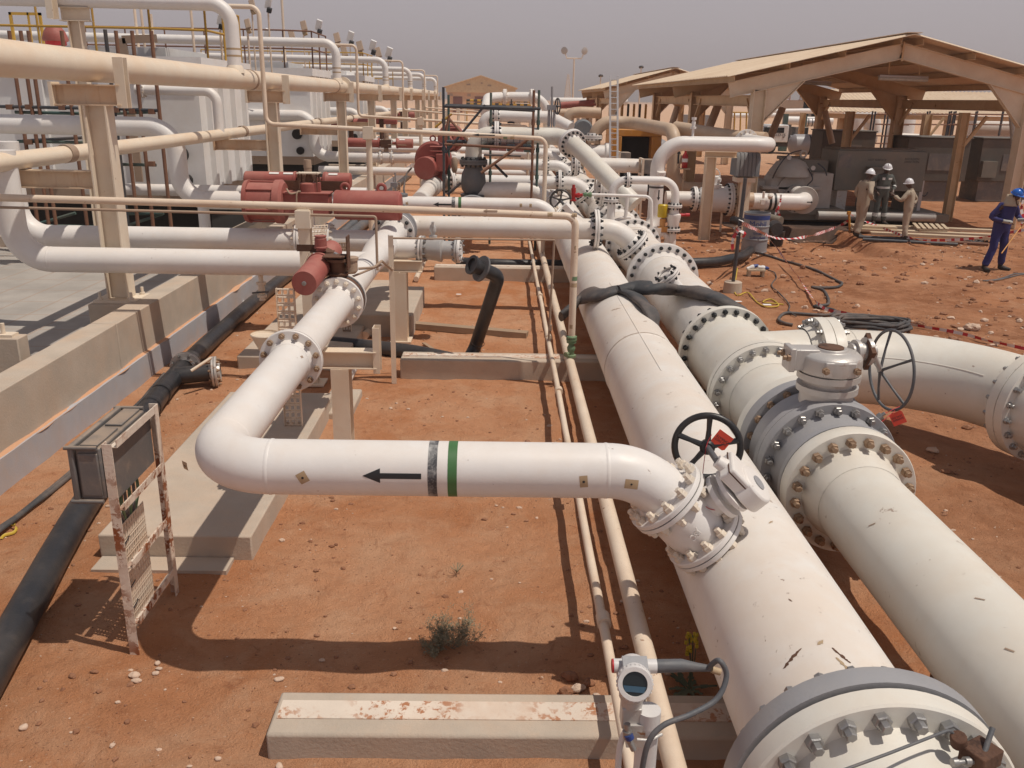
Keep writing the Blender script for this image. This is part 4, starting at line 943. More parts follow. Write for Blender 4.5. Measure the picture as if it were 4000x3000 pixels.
# ------------------------------------------------------------------ big red actuators over the left pipes
def drum_actuator(cx, y, z, s, label, xr=1):
    """short wide drum (left), centre box with column, long cylinder (right)"""
    v = thing('actuated_valve', label, 'valve', (cx, y, 0), 'valves with red actuators')
    flange(v, (cx - .14*s, y, RZ), (1, 0, 0), .16, .26*s, .035, 12, 'boltcream', 'white', .04)
    part('body', MB().lathe((cx - .1*s, y, RZ), (1, 0, 0), [(0, .17), (.05, .23*s), (.3*s, .23*s), (.36*s, .17)], 28), M['white'], v)
    flange(v, (cx + .3*s, y, RZ), (1, 0, 0), .16, .26*s, .035, 12, 'boltcream', 'white', .04)
    part('stem', MB().cyl((cx + .05*s, y, RZ + .2), (cx + .05*s, y, z), .05), M['white'], v)
    d = part('drum', MB().lathe((cx - .88*s, y, z), (1, 0, 0), [(0, .06), (0, .30*s), (.06*s, .315*s), (.06*s, .27*s), (.44*s, .27*s), (.44*s, .315*s), (.53*s, .32*s), (.57*s, .27*s), (.575*s, .1)], 44), M['redpaint'], v, ang=30)
    for k in range(6):
        a = 2*PI*(k + .3)/6; part('tie_rod', MB().cyl((cx - .84*s, y + math.cos(a)*.288*s, z + math.sin(a)*.288*s), (cx - .42*s, y + math.cos(a)*.288*s, z + math.sin(a)*.288*s), .013*s, n=8), M['redpaint'], d)
    part('centre_housing', MB().box((cx + .02*s, y, z - .02), (.66*s, .26*s, .30*s)).box((cx + .02*s, y, z + .14*s), (.7*s, .3*s, .03)), M['redpaint'], v, bev=.012)
    part('top_housing', MB().lathe((cx + .05*s, y, z + .14*s), (0, 0, 1), [(0, .14*s), (.13*s, .14*s), (.15*s, .10*s)], 20).box((cx + .17*s, y - .05, z + .22*s), (.1*s, .1*s, .14*s)), M['redpaint'], v)
    br = part('bracket_plate', MB().box((cx + .05*s, y, z + .42*s), (.32*s, .22*s, .015)), M['cream'], v)
    for dx in (-.12, .14):
        for dy in (-.09, .09): part('bracket_leg', MB().cyl((cx + (.04+dx)*s, y + dy*s, z + .14*s), (cx + (.04+dx)*s, y + dy*s, z + .43*s), .012), M['brownrust'], br)
    part('shaft_top', MB().lathe((cx + .05*s, y, z + .28*s), (0, 0, 1), [(0, .05), (.05, .06), (.09, .04), (.14, .04)], 12), M['brownrust'], v)
    part('cylinder', MB().lathe((cx + .42*s, y, z - .03*s), (1, 0, 0), [(0, .10), (0, .205*s), (.02, .215*s), (.94*s, .215*s), (.94*s, .205*s), (.95*s, .20*s), (.97*s, .17*s)], 40), M['redpaint'], v)
    for k in (.57, 1.1):
        part('lifting_eye', MB().tube([V((cx + k*s + .055*s*math.cos(2*PI*q/20), y, z + .22*s + .055*s*math.sin(2*PI*q/20))) for q in range(20)], .024*s, 8, closed=True).box((cx + k*s, y, z + .17*s), (.1*s, .035, .05)), M['redpaint'], v)
    part('instrument_plate', MB().box((cx + .05*s, y + .2*s, z + .21*s), (1.0*s, .015, .16*s)), M['brownrust'], v)
    part('air_line', MB().tube(wobble([(cx - .05*s, y - .15*s, z + .17*s), (cx - .18*s, y - .2*s, z + .14*s), (cx - .25*s, y - .14*s, z + .2*s)], .002), .014, 8).tube(wobble([(cx - .05*s, y - .15*s, z + .17*s), (cx - .1*s, y - .2*s, z + .1*s), (cx - .1*s, y - .2*s, z - .5*s)], .002), .012, 8), M['conduit'], v)
    return v
a0 = Yp(1190, 800, 12.6)
drum_actuator(a0.x, 12.75, a0.z + .02, .98, 'largest red actuator, a wide drum and long cylinder behind the tan utility pipe')
def twin_actuator(cx, y, z, s, label, long_left=True):
    v = thing('actuated_valve', label, 'valve', (cx, y, 0), 'valves with red actuators')
    flange(v, (cx - .2, y, RZ), (1, 0, 0), .145, .24, .03, 10, 'boltcream', 'white', .035)
    part('body', MB().lathe((cx - .15, y, RZ), (1, 0, 0), [(0, .15), (.05, .2), (.25, .2), (.3, .15)], 24), M['white'], v)
    flange(v, (cx + .2, y, RZ), (1, 0, 0), .145, .24, .03, 10, 'boltcream', 'white', .035)
    part('stem', MB().lathe((cx, y, RZ + .1), (0, 0, 1), [(0, .09), (z - RZ - .15, .07)], 14), M['conduit'], v)
    part('long_cylinder', MB().lathe((cx - .14*s, y, z), (-1, 0, 0), [(0, .08), (.03, .115*s), (.03, .125*s), (.07, .125*s), (.08, .115*s), (.82*s, .115*s), (.84*s, .09*s)], 28), M['redpaint'], v)
    part('short_cylinder', MB().lathe((cx + .16*s, y, z), (1, 0, 0), [(0, .05), (.1*s, .05), (.1*s, .12*s), (.14*s, .13*s), (.16*s, .115*s), (.52*s, .115*s), (.53*s, .1*s)], 28), M['redpaint'], v)
    part('control_box', MB().box((cx, y - .05, z - .02), (.27*s, .2, .2*s)), M['brownrust'], v, bev=.01)
    part('limit_switch', MB().lathe((cx + .02, y, z + .08), (0, 0, 1), [(0, .09*s), (.05, .09*s), (.06, .06*s), (.12*s, .06*s), (.12*s, .065*s), (.24*s, .058*s)], 18), M['conduit'], v)
    for dx in (-.5, -.28): part('name_plate', MB().box((cx + dx*s, y - .07*s, z + .097*s), (.15*s, .05, .004), Matrix.Rotation(.6, 3, 'X')), M['paper'], v)
    part('name_plate', MB().box((cx + .42*s, y - .07*s, z + .097*s), (.14*s, .05, .004), Matrix.Rotation(.6, 3, 'X')), M['paper'], v)
    part('air_line', MB().tube(wobble([(cx + .08, y - .14, z - .04), (cx + .5*s, y - .15, z - .05), (cx + .58*s, y - .06, z - .02), (cx + .56*s, y, z + .03)], .002), .012, 8).tube(wobble([(cx + .05, y - .1, z + .12), (cx + .2, y - .1, z + .12), (cx + .24, y, z + .06)], .002), .012, 8), M['conduit'], v)
    return v
a1 = Yp(1192, 705, RUN2Y - .2)
twin_actuator(a1.x, RUN2Y, a1.z, 1.25, 'long thin red twin-cylinder actuator with white labels, above and behind the largest red drum')
a2 = Yp(1505, 560, 31)
twin_actuator(a2.x, 31.2, a2.z, 1.35, 'distant red twin-cylinder actuator left of the scaffold')
for (px, py, y, lb, gl) in ((1370, 480, 36, 'small distant red actuator beside the second rack column', 0), (1490, 470, 41.5, 'faint red actuator between two far rack columns', 0), (1570, 448, 52, 'farthest red actuator between the rack columns', 0)):
    a = Yp(px, py, y); v = thing('actuated_valve', lb, 'valve', (a.x, y, 0), 'valves with red actuators')
    part('cylinder', MB().lathe((a.x - .8, y, a.z), (1, 0, 0), [(0, .1), (.02, .17), (.7, .17), (.72, .08), (.9, .08), (.92, .17), (1.5, .17), (1.52, .1)], 20), M['redpaint'], v)
    part('control_box', MB().box((a.x, y, a.z), (.28, .25, .35)).cyl((a.x, y, RZ), (a.x, y, a.z), .1), M['brownrust'], v)
def big_round(px, py, y, s, label):
    """round actuator housing with a stub cylinder pointing at the viewer"""
    c = Yp(px, py, y); v = thing('actuated_valve', label, 'valve', (c.x, y, 0), 'valves with red actuators')
    part('body', MB().lathe((RX, y + .15*s, RZ), (0, 1, 0), [(-.55*s, .16), (-.5*s, .23), (-.2*s, .26), (.2*s, .26), (.3*s, .2)], 28), M['wornwhite'], v)
    part('stem_housing', MB().lathe((c.x + .03, y + .12*s, RZ + .1), (0, 0, 1), [(0, .22*s), (.12*s, .22*s), (.14*s, .15*s), (c.z - RZ - .3*s, .17*s)], 24), M['redpaint'], v)
    part('disc_housing', MB().lathe((c.x, y + .1*s, c.z), (.22, 1, 0), [(-.06*s, .38*s), (-.02*s, .43*s), (.10*s, .43*s), (.16*s, .3*s), (.2*s, .1*s)], 44), M['redpaint'], v)
    part('cylinder', MB().lathe((c.x - .15*s, y - .42*s, c.z - .14*s), (.22, 1, 0), [(0, .0), (0, .24*s), (.01, .25*s), (.5*s, .25*s)], 36), M['redpaint'], v)
    part('control_block', MB().box((c.x + .2*s, y - .18*s, c.z - .02*s), (.2*s, .3*s, .38*s)).box((c.x + .1*s, y - .12*s, c.z + .22*s), (.28*s, .2*s, .03)).box((c.x + .1*s, y - .12*s, c.z + .32*s), (.3*s, .2*s, .02)), M['redpaint'], v, bev=.01)
    part('lifting_eye', MB().tube([V((c.x + .06*s*math.cos(2*PI*q/20), y + .12*s, c.z + .48*s + .06*s*math.sin(2*PI*q/20))) for q in range(20)], .018*s, 8, closed=True), M['redpaint'], v)
    part('solenoid', MB().lathe((c.x + .50*s, y - .1, c.z - .25*s), (0, 0, 1), [(0, .04*s), (.08*s, .07*s), (.3*s, .07*s), (.34*s, .04*s)], 14), M['conduit'], v)
    return v
big_round(1690, 628, 21.4, 1.05, 'round red actuator housing with a stub cylinder facing the viewer, near the scaffold foot')
big_round(1760, 540, 31.5, 1.1, 'smaller round red actuator behind the scaffold uprights')
t = solo('cable', MB().tube(wobble([Yp(1608, 655, 21), Yp(1588, 680, 21), Yp(1578, 730, 20.5), Yp(1580, 755, 20)], .01), .022, 8), M['rubber'], 'black cable loop hanging left of the round red actuator', 'cable')
# run for that actuator and its cross pipe to pipe 2
t = thing('cross_pipe', 'white cross pipe right of the round red actuator, bolted with black bolts', 'pipe', (0, 22.7, 0), 'cross pipes between the pipelines')
part('pipe_run', MB().tube(fillet([(RX, 18.0, RZ), (RX, 22.7, RZ), (RX + .6, 22.7, RZ)], .35, 10), .17, 28), M['wornwhite'], t)
flange(t, (RX + .32, 22.6, RZ), (.6, .4, 0), .17, .33, .05, 14, 'boltblack', 'white', .055)
cross45(t, RX + .5, 22.7, RZ, .165, 'white', fl_x=1.5)
t = thing('cross_pipe', 'white cross pipe behind the scaffold floor, its elbow bolted to the far pipeline', 'pipe', (0, 28.8, 0), 'cross pipes between the pipelines')
cross45(t, -1.3, 28.8, RZ, .165, 'white', fl_x=1.45)
# ------------------------------------------------------------------ white panelled tanks
def tank(x1, y0, y1, z0, z1, x0, label, ribs=4):
    t = thing('panel_tank', label, 'tank', (x1, y0, z0), 'white panelled tanks on dark skids')
    part('wall_panel', MB().box2((x0, y0, z0), (x1, y1, z1)), M['tankwhite'], t)
    mb = MB()
    n = int((x1 - x0 - 1.6) / 1.7)
    for k in range(n): mb.box2((x1 - 1.6 - k*1.7 - .5, y0 - .10, z0), (x1 - 1.6 - k*1.7, y0 + .001, z1 - .3))
    part('front_ribs', mb, M['tankwhite'], t)
    mb = MB()
    for k in range(ribs):
        yy = y0 + (y1 - y0)*(k + .45)/ribs; mb.box2((x1 - .001, yy, z0), (x1 + .12, yy + .16, z1 - .2))
    part('side_ribs', mb, M['tankwhite'], t)
    part('top_rim', MB().box2((x0, y0 - .09, z1 - .24), (x1 + .14, y1 + .05, z1)).box2((x0, y0 + .5, z1), (x1 - .8, y1 - .3, z1 + .2)), M['tankwhite'], t)
    part('skid', MB().box2((x0, y0 + .3, .25), (x1 - .05, y1 - .2, z0 - .3)), M['tankdark'], t)
    part('base_beam', MB().box2((x0, y0, z0 - .28), (x1 + .02, y1, z0)), M['conduit'], t)
    part('plinth', MB().box2((x0, y0 - .2, .02), (x1 + .3, y1 + .2, .25)), M['concrete'], t)
    for px, pz, r in ((x1 - .5, z0 + .75, .17), (x1 - .42, z0 + .2, .13)):
        part('porthole', MB().cyl((px, y0 - .001, pz), (px, y0 - .12, pz), r, n=24), M['tankdark'], t)
    return t
tank(-6.55, 19.9, 23.6, 1.35, 4.12, -17, 'nearest white panelled tank, filling the upper left behind the pipes')
tank(-6.55, 31.4, 34.6, 1.35, 4.25, -17, 'second white panelled tank, behind the second rack column')
tank(-6.55, 43.2, 46.4, 1.35, 4.3, -17, 'third panelled tank, only its end showing past the second')
# handrails on the tanks
def railing(pts, z, label, mat, h=1.0, step=1.1, grp='handrails on the tank tops'):
    t = thing('handrail', label, 'railing', (pts[0][0], pts[0][1], z), grp)
    for k, zz in (('top_rail', z + h), ('mid_rail', z + h*.5)):
        part(k, MB().tube([(p[0], p[1], zz) for p in pts], .026, 8), M[mat], t)
    for a, b in zip(pts, pts[1:]):
        L = (V(b) - V(a)).length; n = max(1, int(L/step))
        for i in range(n + 1):
            p = V(a).lerp(V(b), i/n); part('post', MB().cyl((p.x, p.y, z - .35), (p.x, p.y, z + h), .026, n=8), M[mat], t)
    return t
railing([(-16, 20.3, 0), (-7.6, 20.3, 0), (-6.5, 20.6, 0), (-6.5, 23.2, 0)], 4.2, 'yellow handrail on top of the nearest panelled tank', 'yellow')
railing([(-14, 31.6, 0), (-7.4, 31.6, 0), (-6.5, 31.9, 0), (-6.5, 34.4, 0)], 4.3, 'rusty handrail on top of the second panelled tank', 'scafrust', 1.15)
railing([(-14, 43.4, 0), (-6.5, 43.4, 0), (-6.5, 46.2, 0)], 4.3, 'yellowish handrail on the third panelled tank', 'yellow')
railing([(-14, 55, 0), (-6.5, 55, 0)], 3.9, 'distant yellow handrail behind the overhead pipes', 'yellow')
# red vent and other things on tank 1
vx = Yp(183, 95, 20.6)
t = thing('roof_vent', 'red mushroom vent on the roof of the nearest tank', 'vent', (vx.x, 20.9, 4.2))
part('cowl', MB().lathe((vx.x, 20.9, 4.43), (0, 0, 1), [(0, .26), (.05, .27), (.2, .22), (.3, .15), (.31, .05)], 24), M['redpaint'], t)
part('neck', MB().cyl((vx.x, 20.9, 4.1), (vx.x, 20.9, 4.44), .22), M['tapered'], t)
t = thing('yellow_gate', 'yellow ladder cage gate behind the red roof vent', 'ladder', (vx.x - .5, 22, 4.1))
g0 = Yp(95, 110, 22)
part('frame', MB().box2((g0.x - .32, 22, 4.1), (g0.x - .26, 22.05, 5.1)).box2((g0.x + .36, 22, 4.1), (g0.x + .42, 22.05, 5.1)).box2((g0.x - .32, 22, 5.04), (g0.x + .42, 22.05, 5.1)).box2((g0.x + .1, 22, 4.1), (g0.x + .14, 22.04, 5.1)), M['yellow'], t)
# flood lamps on poles along the tanks
k = 0
lampnames = []
for px, py, y, lit in ((1048, 20, 30.5, 1), (985, 25, 31, 0), (1245, 105, 41, 1), (1187, 108, 40, 0), (1369, 150, 49, 1), (1317, 155, 50, 0), (1456, 185, 59, 1), (1406, 187, 60, 0), (1519, 212, 68, 1), (1477, 212, 70, 0), (1045, 140, 44, 1), (1140, 145, 45, 0), (1278, 205, 64, 1), (1345, 208, 66, 0), (968, 100, 24, 0), (860, 85, 22, 1)):
    c = Yp(px, py, y); s = y*.0118
    t = thing('flood_lamp', ('white tilted flood lamp' if lit else 'brown tilted flood lamp seen from behind') + ', ' + ('nearest the top left', 'second nearest at the top left edge', 'over the second overhead pipe', 'on the rusty handrail corner', 'fourth along the row of white ones', 'right of the rusty handrail corner', 'second to last white one', 'second to last brown one', 'last and smallest white one at right', 'last and smallest brown one at right', 'low behind the utility drop at the top left', 'low over the second tank roof', 'low just above the second overhead pipe', 'tiny low one above the second overhead pipe', 'behind the first overhead bend', 'among the yellow rails of the nearest tank')[k], 'lamp', (c.x, y, 3.5), 'flood lamps on poles above the tanks'); k += 1
    Rr = Matrix.Rotation(.35 if lit else -.3, 3, 'Y') @ Matrix.Rotation(.35 if lit else -.5, 3, 'X')
    part('housing', MB().box(c + V((0, 0, .15*s)), (.52*s, .2*s, .95*s), Rr), M['tankwhite' if lit else 'conduit'], t, bev=.02)
    part('lamp_face', MB().box(c + V((.06*s, 0, -.42*s)), (.38*s, .34*s, .4*s), Rr), M['ink' if lit else 'sticker'], t)
    part('pole', MB().tube([(c.x - .06*s, y, 3.4), (c.x - .06*s, y, c.z - .7*s), c + V((0, 0, -.3*s))], .028, 8), M['beigepaint'], t)
for px, y, top, lb in ((1098, 33, -40, 'tall thin rusty mast rising from the second tank'), (588, 21, 55, 'short rusty post with a lamp bracket on the nearest tank'), (520, 23, -10, 'thin mast at upper left behind the topmost pipe'), (545, 24, -10, 'thin twin mast right beside another at upper left'), (745, 24, 40, 'thin rusty mast left of the overhead bend')):
    c = Yp(px, top, y); b = Yp(px, 200, y)
    solo('mast', MB().cyl((c.x, y, 3.6), c, .035 if px != 1098 else .045, n=8), M['beigepaint'], lb, 'mast', 'thin masts above the tanks')
# scaffolding on tank 1
t = thing('scaffold', 'rusty and green tube scaffold in front of the nearest panelled tank', 'scaffold', (-8, 19, 0))
SY = 18.9
for px, mt in ((35, 'scafrust'), (110, 'scafrust'), (240, 'scafrust'), (452, 'scafrust'), (515, 'scafrust'), (590, 'scafrust'), (410, 'scafdark'), (80, 'scafrust')):
    a, b = Yp(px, 120 if px not in (410,) else 115, SY), Yp(px + 25, 900, SY)
    part('standard', MB().cyl(a, (a.x, SY, .02), .038, n=10), M[mt], t)
    part('base_jack', MB().cyl((a.x, SY, .02), (a.x, SY, .03), .09, n=12).cyl((a.x, SY, .02), (a.x, SY, .3), .02, n=8), M['scafdark'], t)
for x0, y0, x1, y1, dy, mt in ((-40, 415, 310, 422, 0, 'scafdark'), (60, 438, 345, 444, .08, 'scafgreen'), (455, 425, 625, 432, 0, 'scafdark'), (455, 443, 605, 437, .4, 'scafgreen'), (70, 552, 360, 557, .08, 'scafgreen'), (90, 550, 320, 538, .5, 'scafdark'), (470, 642, 610, 645, .1, 'scafgreen'), (90, 668, 250, 672, 0, 'scafrust'), (130, 880, 395, 887, 0, 'scafgreen'), (130, 880, 295, 832, .6, 'scafgreen'), (490, 835, 640, 833, .3, 'scafgreen'), (500, 880, 635, 836, .4, 'scafgreen')):
    part('ledger', MB().cyl(Yp(x0, y0, SY + dy), Yp(x1, y1, SY + dy), .034, n=10), M[mt], t)
for (px, py) in ((35, 418), (110, 418), (240, 420), (452, 430), (590, 436), (110, 555), (590, 640), (515, 434)):
    part('coupler', MB().box(Yp(px + 3, py, SY - .02), (.11, .11, .1)), M['scafrust'], t)
t = thing('cable_ladder', 'rusted perforated cable ladder on the nearest panelled tank', 'cable tray', (-7, 19.7, 2))
for (x0, y0, x1, y1) in ((475, 150, 490, 225), (478, 155, 612, 150), (512, 430, 545, 710)):
    a, b = Yp(x0, y0, 19.75), Yp(x1, y1, 19.75); part('side_rail', MB().beam(a, b, .16, .05, 'C', up=(0, 1, 0)), M['conduit'], t)
# ------------------------------------------------------------------ near-left foreground
# concrete pad
t = thing('concrete_pad', 'large low concrete foundation slab under the near elbow', 'slab', (-2.6, 6, 0))
part('slab', MB().box2((-3.02, 5.95, -.2), (-1.86, 9.35, .20)), M['concrete'], t, bev=.012)
part('footing', MB().box2((-3.0, 5.74, -.2), (-2.0, 5.94, .025)), M['concrete'], t)
t = solo('concrete_block', MB().box2((-2.2, 12.6, -.1), (-1.28, 14.7, .32)), M['concrete'], 'square concrete block below the grey drain valve', 'block', bev=.02)
t = solo('concrete_block', MB().box2((-3.4, 10.9, -.1), (-2.0, 16, .16)), M['concrete'], 'long low concrete block under the dusty red actuator', 'block', bev=.02)
t = solo('kerb_piece', MB().box2((-1.99, 9.05, -.1), (-1.62, 9.9, .07)), M['concrete'], 'small broken concrete piece beside the cream post', 'block', bev=.02)
# rusty frame with junction box
FX_, F0, F1, FT = -2.29, 4.79, 5.46, 1.43
t = thing('box_stand', 'rust-streaked angle iron stand holding a grey junction box', 'stand', (FX_, 5.1, 0))
for y in (F0, F1): part('leg', MB().beam((FX_, y, -.03), (FX_, y, FT), .058, .058, 'L', up=(0, 1 if y == F0 else -1, 0), t=.007), M['rustwhite'], t)
for z0, z1 in ((FT - .02, FT - .02), (1.0, 1.0), (.60, .60), (.20, .20)):
    part('cross_bar', MB().beam((FX_ + .01, F0 + .03, z0), (FX_ + .01, F1 - .03, z1), .05, .05, 'L', t=.006), M['rustwhite'], t)
jb = part('back_plate', MB().box2((FX_ - .03, F0 + .04, 1.04), (FX_ - .012, F1 - .03, FT - .04)), M['boxgrey'], t)
BX0, BX1 = FX_ - .185, FX_ - .035
bo = part('junction_box', MB().box2((BX0, F0 - .04, 1.08), (BX1, F1 - .04, FT - .02)), M['boxgrey'], t, bev=.012)
part('box_lid', MB().box2((BX0 - .035, F0 - .06, 1.06), (BX0, F1 - .02, FT - .0)), M['boxgrey'], bo, bev=.01)
for y0, y1 in ((F0 - .02, F0 + .27), (F0 + .32, F1 - .06)): part('gland_plate', MB().box2((BX0 + .025, y0, FT - .021), (BX1 - .02, y1, FT - .004)), M['boxgrey'], bo, bev=.006)
part('gland_plate', MB().box2((BX0 + .02, F0 - .056, 1.11), (BX1 - .015, F0 - .039, FT - .05)), M['boxgrey'], bo, bev=.006)
for y in (F0 - .055, F1 - .03):
    for z in (1.075, FT - .012): part('lid_screw', MB().cyl((BX0 - .05, y, z), (BX0 + .14, y, z), .013, n=10), M['boxgrey'], bo)
# perforated tray below the box: sheet with real slots
def tray(p0, ux, uy, w, h, nx_, ny_, name, mat, parent, th=.003, slot=(.55, .26)):
    mb = MB(); ux = V(ux).normalized(); uy = V(uy).normalized(); nn = ux.cross(uy)
    cw, ch = w/nx_, h/ny_
    for i in range(nx_):
        for j in range(ny_):
            o = V(p0) + ux*(i*cw) + uy*(j*ch); a, b = (1-slot[0])/2*cw, (1-slot[1])/2*ch
            xs = (0, a, cw - a, cw); ys_ = (0, b, ch - b, ch)
            g = [[o + ux*x + uy*y for x in xs] for y in ys_]; vs = [v_ for r_ in g for v_ in r_]
            mb.add(vs, [(r_*4+c_, r_*4+c_+1, r_*4+c_+5, r_*4+c_+4) for r_ in range(3) for c_ in range(3) if not (r_ == 1 and c_ == 1)])
    o = part(name, mb, M[mat], parent); s_ = o.modifiers.new('solid', 'SOLIDIFY'); s_.thickness = th
    return o
tray((FX_ - .06, F0 + .10, .05), (0, 1, 0), (0, 0, 1), .40, .76, 11, 13, 'cable_tray', 'beigepaint', t, slot=(.24, .6))
for k in range(9):
    y = F0 + .13 + .043*k
    part('cable', MB().tube(wobble([(FX_ - .08, y, 1.05), (FX_ - .08 + .01*(k % 3), y - .02, .92), (FX_ - .075, y*.6 + (F0 + .3)*.4, .78), (FX_ - .075, y*.6 + (F0 + .3)*.4, .5)], .006, seed=k), .011, 8), M[('rubber', 'boxgrey', 'greenvalve')[k % 3]], t)
for z in (.68, .52, .36, .22): part('cable_tie', MB().tube(wobble([(FX_ - .055, F0 + .09, z), (FX_ - .045, F0 + .15, z + .015), (FX_ - .05, F0 + .22, z + .02)], .01, seed=z*9), .004, 6), M['ink'], t)
for k, (px, y0, z0, z1, w, lb) in enumerate(((1105, 8.3, .2, 1.62, .17, 'perforated tray standing on the slab behind the flanged near pipe'), (1343, 12.2, .1, 1.45, .12, 'perforated tray post under the largest red actuator'), (1555, 19.5, .1, 1.62, .16, 'tall perforated tray post left of the round red actuator'))):
    c = Yp(px, 1000, y0); t = thing('cable_tray', lb, 'cable tray', (c.x, y0, 0), 'perforated cable trays on posts')
    tray((c.x - w/2, y0, z0), (1, 0, 0), (0, 0, 1), w, z1 - z0, 3, int((z1 - z0)/.075), 'tray_sheet', 'beigepaint' if k == 0 else 'conduit', t, slot=(.55, .5))
    part('tray_lip', MB().box2((c.x - w/2 - .004, y0 - .02, z0), (c.x - w/2, y0 + .03, z1)).box2((c.x + w/2, y0 - .02, z0), (c.x + w/2 + .004, y0 + .03, z1)).box2((c.x - w/2, y0 + .03, z0), (c.x + w/2, y0 + .034, z0 + .03)), M['beigepaint'], t)
c = Yp(1235, 925, 11.6); t = thing('cable_tray', 'short tilted perforated plate beside the square headed post', 'cable tray', c, 'perforated cable trays on posts')
tray(c + V((-.14, 0, -.12)), (1, 0, .08), (.1, .35, .9), .26, .27, 6, 5, 'tray_sheet', 'beigepaint', t, slot=(.5, .35))
c = Yp(1018, 1075, 10.9); v = thing('drain_valve', 'small rusty drain valve hanging under the near low crossing pipe', 'valve', c)
part('body', MB().lathe((c.x, 10.9, RZ - RR + .01), (0, 0, -1), [(0, .03), (.10, .028), (.10, .06), (.13, .06), (.13, .035), (.19, .045), (.26, .035), (.26, .06), (.29, .06), (.29, .03), (.33, .04)], 16), M['cream'], v)
part('handle', MB().cyl((c.x - .11, 10.85, RZ - RR - .22), (c.x + .1, 10.85, RZ - RR - .2), .01, n=8), M['scafdark'], v)
wv = Xp(1350, 812, WX - .15); v = thing('valve_assembly', 'cluster of small cream valves on a pipe over the low wall', 'valve', wv)
part('pipe_run', MB().tube(fillet([wv + V((-.9, .1, -.0)), wv + V((.55, 0, 0)), wv + V((.62, 0, -.25))], .1, 5), .05, 14), M['wornwhite'], v)
for dx in (-.5, -.1, .3): part('valve_body', MB().lathe(wv + V((dx - .1, .05, 0)), (1, 0, 0), [(0, .09), (.03, .09), (.03, .06), (.1, .085), (.17, .06), (.17, .09), (.2, .09)], 14).cyl(wv + V((dx, .05, 0)), wv + V((dx, .05, .2)), .02), M['cream'], v)
# black hoses / pipes on the ground
hz = .11
t = thing('black_pipe', 'thick black plastic pipe lying along the low wall from the lower left', 'pipe', (-3.4, 5, 0))
pl = [Zp(-150, 2830, hz), Zp(0, 2560, hz), Zp(313, 2000, hz), Zp(560, 1630, hz), (-3.92, 10.0, hz), (-4.03, 12.0, hz), (-4.08, 15.5, hz), (-4.0, 22, hz), (-4.05, 40, hz)]
part('pipe_run', MB().tube(wobble(pl, .004, 8), .112, 28), M['black'], t)
for y, x in ((9.05, -3.81), (9.5, -3.87)): part('coupling', MB().lathe((x, y, hz), (-.16, 1, 0), [(-.03, .118), (.04, .122), (.06, .118)], 28, cap=False), M['black'], t)
fo = flange(t, (-3.94, 10.55, hz), (-.1, 1, 0), .112, .19, .03, 8, 'bolt', 'silver', .035)
t = thing('tee_outlet', 'black tee outlet with grey flange beside the thick black pipe', 'pipe tee', (-3.5, 10.2, 0))
part('pipe_run', MB().cyl((-3.9, 10.1, hz + .02), (-3.46, 10.2, hz + .05), .105, n=24), M['black'], t)
flange(t, (-3.46, 10.2, hz + .05), (1, .25, .02), .1, .19, .03, 8, 'boltrust', 'silver', .035)
part('lever', MB().cyl((-3.62, 9.85, .28), (-3.42, 10.0, .40), .018), M['cream'], t)
t = thing('funnel', 'dusty funnel on a stub behind the near flange at left', 'funnel', (-2.9, 9.8, 0))
fc = Yp(1035, 1305, 9.6)
part('cone', MB().lathe((fc.x, 9.6, fc.z), (0, 0, -1), [(-.01, .16), (0, .165), (.22, .06), (.5, .055)], 24, cap=False).lathe((fc.x, 9.6, fc.z - .02), (0, 0, -1), [(0, .15), (.01, .15)], 24), M['cream'], t)
part('drain_pipe', MB().tube(fillet([(fc.x, 9.6, fc.z - .45), (fc.x - .05, 9.3, .12), (fc.x - .3, 8.8, .08)], .15, 6), .05, 14), M['cream'], t)
for ii, (pts, lb) in enumerate(((((-1.05, 7.35, .06), (-.98, 7.9, .07), (-.86, 8.9, .09), (-.84, 9.15, .12)), 'short white marked pipe stub lying behind the cream post'),)):
    p0, p1 = Zp(1345, 1515, .05), Zp(1410, 1375, .05)
    t = thing('ground_pipe', lb, 'pipe', (p0.x, p0.y, 0)); part('pipe_run', MB().cyl(p0, p1, .05, n=16), M['wornwhite'], t); part('painted_band', MB().lathe(p1, p0 - p1, [(.12, .051), (.22, .051)], 16, cap=False), M['ink'], t)
p0, p1 = Zp(1425, 1310, .05), Zp(1490, 1255, .05)
solo('ground_pipe', MB().tube(fillet([p0, p1, p1 + V((.35, .1, .02))], .1, 5), .06, 14), M['beigepaint'], 'tan pipe elbow on the ground beside the second cream post', 'pipe')
p0, p1 = Zp(1625, 1090, .06), Zp(1660, 1012, .12)
solo('ground_pipe', MB().cyl(p0, p1, .05, n=14), M['beigepaint'], 'short slanted white pipe under the drain valve', 'pipe')
p0, p1 = Zp(950, 1640, .02), Zp(1000, 1520, .02)
solo('cable', MB().tube(wobble([(-4.28, 5.2, .02), (-4.02, 6.2, .03), (-3.96, 7.4, .03), (-4.05, 9, .03), (-4.2, 10.5, .03)] , .01), .02, 10).tube(wobble([(-3.62, 4.2, .02), (-3.80, 4.9, .025), (-3.98, 6.0, .03), (-3.92, 7.6, .025), (-4.0, 9, .03)], .012, seed=4), .022, 10), M['rubber'], 'pair of black cables lying between the thick black pipe and the low wall', 'cable')
